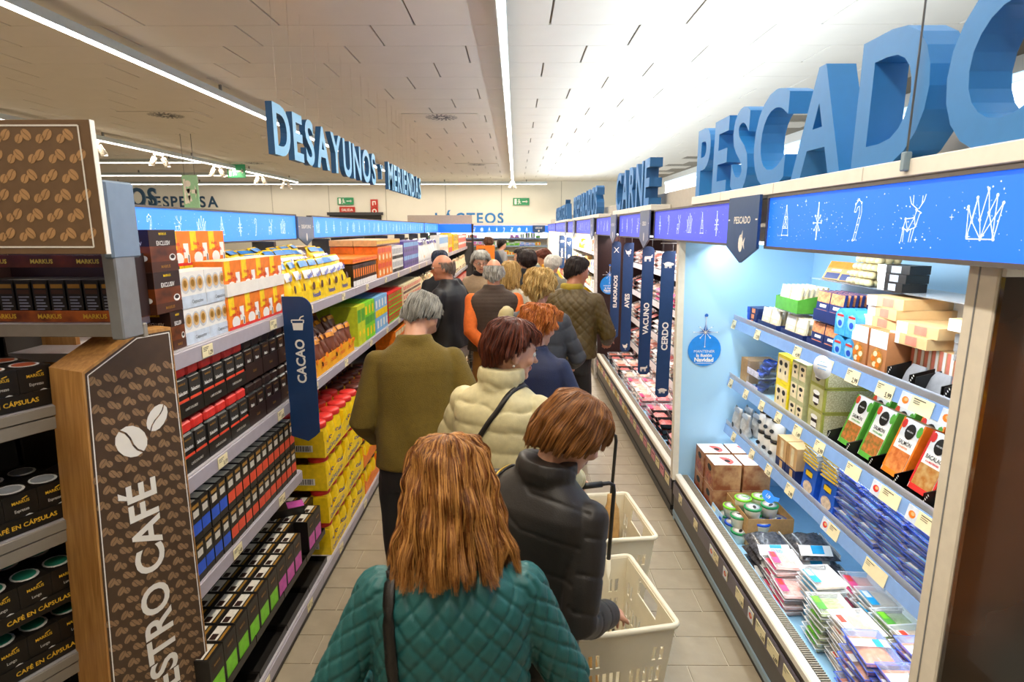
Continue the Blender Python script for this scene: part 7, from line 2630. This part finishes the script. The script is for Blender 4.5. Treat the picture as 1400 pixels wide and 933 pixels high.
    E_((0, .0865, -.054), (.021, .011, .0055))
    E_((0, .0845, -.064), (.018, .011, .006))
    for sd in (-1, 1):
        E_((sd * .077, -.006, -.012), (.009, .019, .032), rotx(.2))
        E_((sd * .040, .066, -.022), (.022, .02, .022))
    # arms and hands
    for (Sh, El, W), sd in zip(armpts, (-1, 1)):
        B.tube([Sh, El, W], [.052 * s * f, .040 * s * f, .027 * s])
        d = (W - El); d /= np.linalg.norm(d)
        ref = v3(-sd, .3, 0) if abs(d[2]) > .5 else v3(0, 0, -1)
        n = ref - d * (ref @ d); n /= np.linalg.norm(n)          # palm side
        t_ = np.cross(d, n) * sd
        if t_ @ v3(0, 1, .4) < 0:
            t_ = -t_                                              # thumb side looks forward or up
        hs = s * (.92 if female else 1.0)
        secs = [(W + d * (k * hs), t_ * (a * hs), n * (b * hs)) for k, a, b in ((-.01, .026, .019), (.02, .032, .018), (.06, .041, .016), (.092, .041, .013))]
        B.loft(secs, 14, 2.4)
        for i, (o_, ln) in enumerate(((.032, .068), (.011, .078), (-.011, .073), (-.032, .058))):
            p = W + d * (.088 * hs) + t_ * (o_ * hs)
            pts, ang = [p - d * .012 * hs], .15
            dirv = d + t_ * (o_ * 1.2)
            for k in range(3):
                ang += curlh * (1 + .12 * i)
                dv = dirv * math.cos(ang) + n * math.sin(ang)
                dv /= np.linalg.norm(dv)
                pts.append(pts[-1] + dv * (ln * hs * (.48, .30, .26)[k] + (.012 * hs if k == 0 else 0)))
            B.tube(pts, [.0092 * hs, .0086 * hs, .0078 * hs, .0068 * hs], 8)
        p = W + d * (.022 * hs) + t_ * (.022 * hs)
        a_ = d * .62 + t_ * .72 + n * .25
        a_ /= np.linalg.norm(a_)
        b_ = d * .85 + t_ * .25 + n * .4
        b_ /= np.linalg.norm(b_)
        B.tube([p, p + a_ * .045 * hs, p + a_ * .045 * hs + b_ * .032 * hs], [.0125 * hs, .0105 * hs, .0085 * hs], 8)
    # legs and feet
    ank = []
    for sd in (-1, 1):
        hp, kn, an = S((sd * .085, -.005, .84)), S((sd * .095, .02 + .02 * sd, .48)), S((sd * .105, -.02 + .03 * sd, .085))
        B.tube([hp, kn, an], [.080 * s, .054 * s, .037 * s])
        B.tube([an - v3(0, .02, .02) * s, an + S((sd * .01, .12, -.045))], [.036 * s, .030 * s])
        ank.append(an)
    me = B.skin('person', voxel * s, 3)
    # lips
    c = np.empty(len(me.polygons) * 3); me.polygons.foreach_get('center', c); c = c.reshape(-1, 3)
    hl = ((c - Hc) @ Hm) / s
    lip = (np.abs(hl[:, 0]) < .021) & (hl[:, 1] > .082) & (np.abs(hl[:, 2] + .059) < .010)
    me.materials.append(sk); me.materials.append(LIPM)
    me.polygons.foreach_set('material_index', lip.astype(np.int32))
    o = link('person', me, None, (loc[0], loc[1], 0), yaw)
    tag(o, label, 'person', group)
    HW = lambda q: tuple(Hc + Hm @ (v3(*q) * s))
    # eyes, brows
    for sd in (-1, 1):
        m = MB()
        cc = HW((sd * .031, .0815, .006))
        m.lathe([(0, -.0115 * s)] + [(.0115 * s * math.cos(a), .0115 * s * math.sin(a)) for a in (-.9, -.45, 0, .45, .9)] + [(0, .0115 * s)], EYEW, 12, cc)
        fy = Hm @ v3(0, 1, 0)
        m.disc(Vector(cc) + Vector(fy) * .0122 * s, Hm @ v3(1, 0, 0), Hm @ v3(0, 0, 1), .0058 * s, .0058 * s, EYED, 10)
        m.build('eye', o)
    if hair:
        hm_ = hair_mat(hair['key'], *hair['c'])
        m = MB()
        for sd in (-1, 1):
            q = [HW((sd * x, y_ + .004, z)) for x, y_, z in ((.014, .093, .024), (.03, .090, .029), (.048, .079, .024))]
            m.tube(q, [.003 * s, .0035 * s, .0018 * s], hm_, 6)
        m.build('eyebrows', o)
    # ---- clothes
    rings = lambda T, z0: [(z, hw * T, hdp * T, y_) for z, hw, hdp, y_ in ((z0, .205, .150, -.01), (.90, .205, .150, -.01), (1.0, .195, .142, -.005), (1.1, .192, .138, 0), (1.22, .20, .142, 0), (1.30, .203, .138, -.004), (1.345, .198, .122, -.010), (1.385, .178, .100, -.014), (1.415, .135, .084, -.016), (1.445, .088, .076, -.016)) if z >= z0 or z == z0]
    def top_garment(name, m, kind='plain', amp=.004, cell=.06, wr=.004, T=1.0, z0=hem, sleeves=True, collar=None, vx=voxel, arm_r=1.0, cuff=0.0, seed=3):
        G = Solid()
        secs = []
        for z, hw, hdp, y_ in rings(T * bulk * f ** .5, z0):
            c0 = Ls(v3(0, y_, z)); u = (Ls(v3(hw, y_, z)) - c0); w = (Ls(v3(0, y_ + hdp, z)) - c0)
            secs.append((c0, u, w))
        G.loft(secs, 28, 2.35)
        if collar:
            h_, r0, r1 = collar
            c0 = [Ls(v3(0, -.016, 1.425)), Ls(v3(0, -.012, 1.425 + h_))]
            up_ = [Ls(v3(r, y_, z)) for r, y_, z in ((r0, -.016, 1.425), (r1, -.012, 1.425 + h_))]
            fw = [Ls(v3(0, -.016 + r0 * .95, 1.425)), Ls(v3(0, -.012 + r1 * .95, 1.425 + h_))]
            G.loft([(c0[0], up_[0] - c0[0], fw[0] - c0[0]), ((c0[0] + c0[1]) / 2, ((up_[0] - c0[0]) + (up_[1] - c0[1])) * .53, ((fw[0] - c0[0]) + (fw[1] - c0[1])) * .53), (c0[1], up_[1] - c0[1], fw[1] - c0[1])], 22, 2.0)
        if sleeves:
            k = arm_r * bulk
            for (Sh, El, W) in armpts:
                d = W - El; d /= np.linalg.norm(d)
                G.tube([Sh, El, W + d * cuff * s], [.064 * s * k * f, .060 * s * k * f, .049 * s * k * f], 16)
        g = G.skin(name, vx * s, 4)
        cloth_pattern(kind, g, arms, L_inv, s, amp, cell, seed, wr)
        g.materials.append(m)
        return link(name, g, o)
    out = dict(o=o, s=s, Hm=Hm, Hc=Hc, Ls=Ls, armpts=armpts, loc=loc, yaw=yaw, HW=HW, top_garment=top_garment, to_local=to_local)
    if jacket:
        for j in (jacket if isinstance(jacket, list) else [jacket]):
            j = dict(j)
            nm = j.pop('name', 'jacket')
            out[nm] = top_garment(nm, **j)
    G = Solid()
    secs = []
    for z, hw, hdp in ((.78, .178, .130), (.86, .185, .136), (.95, .178, .128), (1.02, .165, .118)):
        c0 = Ls(v3(0, -.008, z)); secs.append((c0, Ls(v3(hw, -.008, z)) - c0, Ls(v3(0, -.008 + hdp, z)) - c0))
    G.loft(secs, 22)
    for sd in (-1, 1):
        an = ank[0 if sd < 0 else 1]
        G.tube([S((sd * .088, -.005, .82)), S((sd * .097, .022 + .02 * sd, .48)), an + v3(0, 0, -.02) * s], [.100 * s, .074 * s, .062 * s])
    g = G.skin('trousers', max(voxel, .011) * s, 4)
    cloth_pattern('plain', g, [], lambda p: p, s, 0, 1, 5, .006)
    g.materials.append(CL('trousers_' + trousers, trousers))
    link('trousers', g, o)
    if feet:
        for sd in (0, 1):
            m = MB()
            an = ank[sd]
            vs, fs = [], []
            Kk, N = 12, 9
            for j in range(N + 1):
                t = j / N
                yy = -.075 + .27 * t
                w = .044 * (math.sin(PI * min(1, .12 + t * .88)) ** .35) * (1 - .12 * t)
                hh = .085 if t < .35 else .085 - (t - .35) * .075
                for k in range(Kk):
                    a = 2 * PI * k / Kk
                    vs.append(((an[0] / s + w * math.cos(a)) * s, (an[1] / s + yy) * s, max(0.001, (hh * .5 + hh * .5 * math.sin(a) * (1 if math.sin(a) > 0 else 1.0))) * s))
            for j in range(N):
                for k in range(Kk):
                    fs.append((j * Kk + k, j * Kk + (k + 1) % Kk, (j + 1) * Kk + (k + 1) % Kk, (j + 1) * Kk + k))
            fs += [tuple(range(Kk))[::-1], tuple(range(N * Kk, (N + 1) * Kk))]
            m.add(vs, fs, mat('shoe_leather', '1e1814', .4), True)
            m.build('shoe', o)
    if hair:
        h = dict(hair)
        c_, key_ = h.pop('c'), h.pop('key')
        make_hair(o, h.pop('style'), key_, c_, Hm, Hc, s, h.pop('n'), h.pop('r'), **h)
    PEOPLE[key] = out
    return out

def strap_on(owner, garment, pts, width, m, off=.006, name='strap'):
    """band laid over a garment: each straight-pose point is pulled onto the cloth"""
    g = owner[garment].data
    vs = coords(g)
    bvh = BVHTree.FromPolygons(vs.tolist(), [tuple(p.vertices) for p in g.polygons])
    P = [owner['Ls'](v3(*q)) for q in pts]
    # resample
    dense = []
    for a, b in zip(P, P[1:]):
        for k in range(8):
            dense.append(a + (b - a) * k / 8)
    dense.append(P[-1])
    line, nor = [], []
    for q in dense:
        c_, n_, i_, d_ = bvh.find_nearest(Vector(q))
        line.append(c_ + n_ * off); nor.append(n_)
    for _ in range(3):
        line = [line[0]] + [(line[i - 1] + line[i] * 2 + line[i + 1]) / 4 for i in range(1, len(line) - 1)] + [line[-1]]
    vs2, fs = [], []
    for i, (q, n_) in enumerate(zip(line, nor)):
        d = (line[min(i + 1, len(line) - 1)] - line[max(i - 1, 0)]).normalized()
        sdv = d.cross(n_).normalized() * (width / 2)
        th = n_ * .0035
        vs2 += [(q - sdv - th)[:], (q + sdv - th)[:], (q + sdv + th)[:], (q - sdv + th)[:]]
    for i in range(len(line) - 1):
        for k in range(4):
            fs.append((i * 4 + k, i * 4 + (k + 1) % 4, (i + 1) * 4 + (k + 1) % 4, (i + 1) * 4 + k))
    fs += [(0, 1, 2, 3), (len(vs2) - 1, len(vs2) - 2, len(vs2) - 3, len(vs2) - 4)]
    mb = MB(); mb.add(vs2, fs, m, True)
    return mb, line

def handbag(owner, garment, pts, width, m, label, bag_at, size, off=.006, edge=None):
    """shoulder bag: top-level thing whose band rests on the wearer"""
    o = empty('shoulder_bag', (owner['loc'][0], owner['loc'][1], 0), owner['yaw'], label, 'bag')
    mb, line = strap_on(owner, garment, pts, width, m, off)
    mb.build('strap', o)
    if edge:
        mb, _ = strap_on(owner, garment, [(x + .012, y, z) for x, y, z in pts], .007, edge, off + .003)
        mb.build('chain', o)
    c = owner['Ls'](v3(*bag_at))
    b = MB()
    w, d, h = size
    b.cbox(c[0] - w / 2, c[0] + w / 2, c[1] - d / 2, c[1] + d / 2, c[2] - h, c[2], m, .02)
    b.build('bag_body', o)
    return o

def glasses(owner, m, dark=False):
    HW, Hm, s = owner['HW'], owner['Hm'], owner['s']
    b = MB()
    for sd in (-1, 1):
        ring = [HW((sd * .033 + .021 * math.cos(a), .103 - .02 * abs(.021 * math.cos(a)) * 6, .003 + .015 * math.sin(a))) for a in np.linspace(0, 2 * PI, 17)]
        b.tube(ring, .0017 * s, m, 6, caps=False)
        if dark:
            b.quad(ring[:-1], mat('dark_lens', '0c0c0e', .1, vary=0))
        b.tube([HW((sd * .054, .098, .008)), HW((sd * .079, .04, .008)), HW((sd * .082, -.012, .004))], .0017 * s, m, 6)
    b.tube([HW((-.012, .108, .006)), HW((.012, .108, .006))], .0017 * s, m, 6)
    b.build('glasses', owner['o'])

# ---------------------------------------------------------------- the shoppers, from the nearest to the farthest
J = lambda m, kind='plain', **a: dict(m=m, kind=kind, **a)

P1 = person('teal', 'woman with coppery blond bob in a teal quilted jacket, nearest, seen from behind', (-.155, 1.26, 1.572), 4, (6, 14), 6, hands={-1: ('local', (-.25, .20, 1.0)), 1: 'bent'}, voxel=.0075,
       jacket=J(CL('teal', '1b5c5c', rough=.5, bump=.12), 'diamond', amp=.0042, cell=.066, wr=.004, collar=(.05, .085, .075), vx=.0048, z0=.72),
       trousers='1e2228', hair=dict(style='bob', key='copper', c=('2c1507', '7c451a', 'cf9750'), n=13000, r=.0006, wave=.075, lump=.004, seed=2, vol=1.0, jag=.045, off=.012), bulk=1.0)
handbag(P1, 'jacket', [(-.135, .10, 1.36), (-.13, .02, 1.43), (-.135, -.08, 1.40), (-.14, -.15, 1.25), (-.15, -.17, 1.05), (-.16, -.17, .95)], .026, mat('leather_black', '1a1715', .4, bump=.2, bscale=300),
        'black leather shoulder bag on the back of the woman in teal', (-.30, -.06, .93), (.14, .30, .24))

P2 = person('brown', 'woman with chestnut bob in a dark brown padded jacket looking down to the right', (.215, 1.615, 1.572), -30, (-38, 30), 9, roll=5, elbow=(.05, -.6), hands={-1: 'down', 1: ('local', (.21, .16, 1.0))}, voxel=.0075,
       jacket=J(CL('umber', '1d1814', rough=.5, bump=.1), 'lines', amp=.0026, cell=.10, wr=.006, collar=(.065, .09, .088), vx=.006, z0=.74),
       trousers='1b1b20', hair=dict(style='bob_short', key='chestnut', c=('3a1f0e', '6e421d', '9a6630'), n=8000, r=.0007, wave=.02, seed=4, vol=.95, jag=.012, off=.006), bulk=.97, shoulders=.95)
handbag(P2, 'jacket', [(-.15, .10, 1.36), (-.14, .02, 1.43), (-.15, -.08, 1.40), (-.18, -.13, 1.25), (-.22, -.12, 1.05)], .03, mat('leather_black', '1a1715'),
        'black bag with a gold chain edge on the shoulder of the woman in dark brown', (-.31, -.03, 1.0), (.12, .26, .22), edge=mat('gold_chain', 'b08c3c', .3, .8))

P3 = person('cream', 'woman with dark auburn hair in a cream puffer jacket, turned to the right', (0.0, 2.352, 1.665), -24, (-52, 10), 5, hands={-1: 'bent', 1: ('world', (.255, 2.36, .985))}, voxel=.0065, curlh=.75,
       jacket=J(CL('cream', 'cdc294', rough=.45, bump=.1), 'baffle', amp=.010, cell=.085, wr=.004, collar=(.085, .095, .092), vx=.007, z0=.78),
       trousers='2a2622', hair=dict(style='crop', key='auburn_dark', c=('22100a', '48221a', '7a3d26'), n=5000, r=.0009, wave=.05, seed=6, vol=.95, off=.008, lump=.0025), bulk=1.05)
handbag(P3, 'jacket', [(.075, .10, 1.36), (.085, .0, 1.44), (.06, -.10, 1.38), (-.02, -.17, 1.25), (-.11, -.17, 1.10), (-.19, -.10, .95)], .020, mat('leather_black', '1a1715'),
        'black cross-body bag over the cream puffer jacket', (-.30, .02, .92), (.10, .22, .18))
m = MB(); m.lathe([(0, -.006), (.005, -.003), (.006, 0), (.005, .003), (0, .006)], mat('pearl', 'f0ece4', .2, vary=0), 10, P3['HW']((.088, -.008, -.045))); m.build('earring', P3['o'])

P4 = person('fleece', 'grey haired man in an olive green fleece jacket bending over the left shelves', (-.46, 2.99, 1.715), 12, (-30, 34), 15, elbow=(.25, -.5), hands={-1: ('local', (-.20, .22, .98)), 1: ('local', (.26, .10, .90))}, voxel=.0085, female=False,
       jacket=J(CL('olive_fleece', '66530f', rough=.9, bump=.5, bscale=260, sheen=.05), 'plain', amp=.0, wr=.0065, collar=(.05, .088, .080), vx=.0085, z0=.88),
       trousers='17161a', hair=dict(style='short', key='steel', c=('3c3a36', '77746c', 'a8a59c'), n=4500, r=.0008, wave=.03, seed=8, off=.008), bulk=.98, shoulders=.93)

P5 = person('blue', 'woman with curly ginger hair in a dark blue jacket', (.143, 3.30, 1.600), -22, (-22, 8), 4, hands={-1: 'bent', 1: 'bent'}, voxel=.009,
       jacket=J(CL('navy', '121f46', rough=.6), 'plain', wr=.006, collar=(.05, .088, .08), z0=.72), trousers='1c1c22',
       hair=dict(style='crop', key='ginger', c=('5e2a0e', 'a2521c', 'd2843c'), n=4200, r=.0011, wave=.05, curl=.009, seed=10, vol=.95, off=.010, lump=.005), bulk=1.05)

P6 = person('charcoal', 'woman with tousled blond hair in a charcoal jacket', (.176, 4.22, 1.742), -8, (-12, 6), 4, hands={-1: 'bent', 1: 'bent'}, voxel=.011,
       jacket=J(CL('charcoal', '383a40', rough=.55), 'lines', amp=.005, cell=.10, wr=.006, collar=(.05, .09, .085), z0=.74), trousers='1c1c22',
       hair=dict(style='crop', key='blond', c=('6e5024', 'b48c48', 'e0c484'), n=3200, r=.0013, wave=.06, curl=.008, seed=12, vol=.84, off=.008, lump=.005), bulk=1.08)
b_ = empty('quilted_bag', (P6['loc'][0], P6['loc'][1], 0), P6['yaw'], 'beige quilted bag on the left shoulder of the woman in charcoal', 'bag')
G = Solid()
c = P6['Ls'](v3(-.20, -.13, 1.42)); c2 = P6['Ls'](v3(-.25, -.16, 1.10))
G.tube([c, (c + c2) / 2 + v3(0, -.02, 0), c2], [.05, .09, .10], 16, .6)
g = G.skin('bag_body', .011, 3)
cloth_pattern('baffle', g, [], lambda p: p, 1.0, .008, .06, 3, .004)
g.materials.append(CL('beige_quilt', 'b5a676', rough=.5)); link('bag_body', g, b_)

P7 = person('olive', 'tall dark haired man in an olive quilted jacket beside the meat cabinet', (.538, 5.02, 1.806), -22, (-38, 10), 4, hands={-1: 'front', 1: 'bent'}, voxel=.0105, female=False, skinm=SKINM2,
       jacket=[J(CL('olive_quilt', '4c3b0c', rough=.5), 'diamond', amp=.004, cell=.075, wr=.004, vx=.009, z0=.90), dict(name='collar', m=CL('cord_mustard', '9a8424', rough=.9), kind='rib', amp=.002, cell=.01, T=.35, z0=1.40, sleeves=False, collar=(.06, .092, .085))],
       trousers='1f1b18', hair=dict(style='short', key='black_brown', c=('0e0b0a', '1e1714', '3a2e28'), n=2600, r=.0011, wave=.02, seed=14, off=.007), bulk=1.1, shoulders=1.05)

P8 = person('vest', 'grey haired man in a brown vest with orange sleeves, hands clasped behind his back', (-.195, 5.22, 1.785), 6, (-8, 6), 3, hands={-1: 'behind', 1: 'behind'}, voxel=.0095, female=False, skinm=SKINM2, elbow=(1.0, -.35),
       jacket=[dict(name='sweater', m=CL('orange_knit', 'd2621a', rough=.85), kind='rib', amp=.002, cell=.012, wr=.005, T=.96, z0=.95, arm_r=.92), dict(name='vest', m=CL('brown_vest', '3a2b20', rough=.8), kind='rib', amp=.002, cell=.03, wr=.005, T=1.07, z0=.93, sleeves=False, collar=(.055, .09, .085))],
       trousers='8a5f2a', hair=dict(style='fringe', key='grey', c=('6a6862', '9c9991', 'c8c5bc'), n=2200, r=.0013, wave=.03, seed=16, off=.006), bulk=1.06)

P9 = person('black', 'bald man with sunglasses in a black jacket, facing the left shelves', (-.685, 5.52, 1.81), 68, (28, 4), 2, hands={-1: 'bent', 1: 'bent'}, voxel=.010, female=False, skinm=SKINM2,
       jacket=J(CL('black', '14151a', rough=.5), 'plain', wr=.006, collar=(.055, .09, .085), z0=.88), trousers='b9b2a4',
       hair=dict(style='fringe', key='cropped_brown', c=('4a4038', '6e6258', '948a80'), n=900, r=.0007, cap=False, wave=.02, seed=18, off=.003), bulk=1.08)
glasses(P9, mat('frame_black', '121214', .3, vary=0), True)

P10 = person('greyw', 'grey haired woman with glasses in a tan coat and black scarf, facing this way', (-.42, 7.05, 1.765), 170, (18, 8), 3, hands={-1: 'front', 1: 'front'}, voxel=.012,
       jacket=[J(CL('tan_coat', 'a88f70', rough=.8), 'plain', wr=.007, z0=.60), dict(name='scarf', m=CL('black_scarf', '17161a', rough=.9), kind='plain', wr=.008, T=.62, z0=1.30, sleeves=False, collar=(.06, .098, .095))],
       trousers='2a2622', hair=dict(style='crop', key='silver', c=('74726c', 'a6a49c', 'd0cec6'), n=1800, r=.0016, wave=.04, seed=20, off=.010), bulk=1.05)
glasses(P10, mat('frame_dark', '2a2422', .3, vary=0))

P11 = person('blonde', 'woman with straight dark blond hair just behind the man in the brown vest', (-.055, 6.22, 1.70), -14, (-16, 4), 2, voxel=.014,
       jacket=J(CL('stone', 'b5ab94', rough=.7), 'plain', wr=.006, collar=(.05, .09, .085)), trousers='2a2a30',
       hair=dict(style='bob', key='dark_blond', c=('6a4c22', 'a07c40', 'c8a66a'), n=1800, r=.0016, wave=.05, seed=22, off=.008))
P12 = person('blackcoat', 'dark haired shopper in a black hooded coat in the middle of the aisle', (.130, 7.02, 1.78), 6, (14, 6), 3, voxel=.013, female=False,
       jacket=J(CL('black_coat', '101014', rough=.8), 'plain', wr=.008, collar=(.08, .11, .10), z0=.62), trousers='17171b',
       hair=dict(style='crop', key='near_black', c=('0c0908', '1c1512', '3a2c26'), n=1600, r=.0016, wave=.03, seed=24, off=.008), bulk=1.15)
P13 = person('beige', 'dark haired person in a beige jacket beyond the black coat', (.070, 8.50, 1.765), 70, (15, 8), 2, voxel=.016,
       jacket=J(CL('beige', 'b89f74', rough=.8), 'plain', wr=.007, collar=(.04, .09, .085)), trousers='3a342c',
       hair=dict(style='short', key='near_black', c=('0c0908', '1c1512', '3a2c26'), n=900, r=.002, seed=26, off=.010))
P14 = person('yellow', 'auburn haired woman in a yellow jacket looking down to the left', (.396, 9.08, 1.71), 46, (22, 20), 4, voxel=.014,
       jacket=J(CL('yellow', 'd8a00c', rough=.7), 'plain', wr=.006, collar=(.06, .10, .095)), trousers='2c2a30',
       hair=dict(style='crop', key='auburn', c=('2e120a', '5a2814', '86442a'), n=1500, r=.0016, wave=.03, seed=28, off=.008))
P15 = person('white', 'white haired person in a grey coat in front of the far right cabinets', (.505, 7.85, 1.682), -20, (-10, 6), 3, voxel=.014,
       jacket=J(CL('grey_coat', '7c7868', rough=.85), 'plain', wr=.007, collar=(.05, .09, .085)), trousers='3a3a40',
       hair=dict(style='crop', key='white', c=('a8a294', 'd6d0c2', 'f0ece2'), n=1500, r=.0016, wave=.04, seed=30, off=.010))
P16 = person('fardark', 'woman with brown hair in a dark navy coat at the far dairy cooler', (-.653, 14.15, 1.83), 5, (0, 4), 2, voxel=.02,
       jacket=J(CL('far_navy', '1e2536', rough=.8), 'plain', wr=.005), trousers='22222a',
       hair=dict(style='crop', key='brown', c=('24140c', '4a2c1c', '6a4630'), n=500, r=.003, seed=32, off=.010))
P17 = person('fargrey', 'dark haired woman in a pale grey coat at the far dairy cooler', (-.345, 15.2, 1.76), -50, (-10, 4), 2, voxel=.02,
       jacket=J(CL('far_grey', '8e8e8e', rough=.8), 'plain', wr=.005), trousers='2a2a30',
       hair=dict(style='crop', key='near_black', c=('0c0908', '1c1512', '3a2c26'), n=500, r=.003, seed=34, off=.008))
P18 = person('cap', 'dark haired shopper almost hidden behind the bald man', (-.860, 6.62, 1.80), 30, (0, 6), 2, voxel=.02,
       jacket=J(CL('black_coat', '101014', rough=.8), 'plain', wr=.006), trousers='22222a',
       hair=dict(style='short', key='blue_black', c=('10131c', '1e2636', '384460'), n=600, r=.002, seed=36, off=.008))
m = MB(); m.cbox(-.14, .14, -.05, .05, 0, .32, P_WHT, .02); m.tube([(-.06, 0, .32), (-.05, 0, .44), (.05, 0, .44), (.06, 0, .32)], .008, P_WHT)
tag(m.build('shopping_bag', None, (-.14, 13.85, .86), .4), 'white carrier bag hanging beside the pale grey coat far back', 'bag')
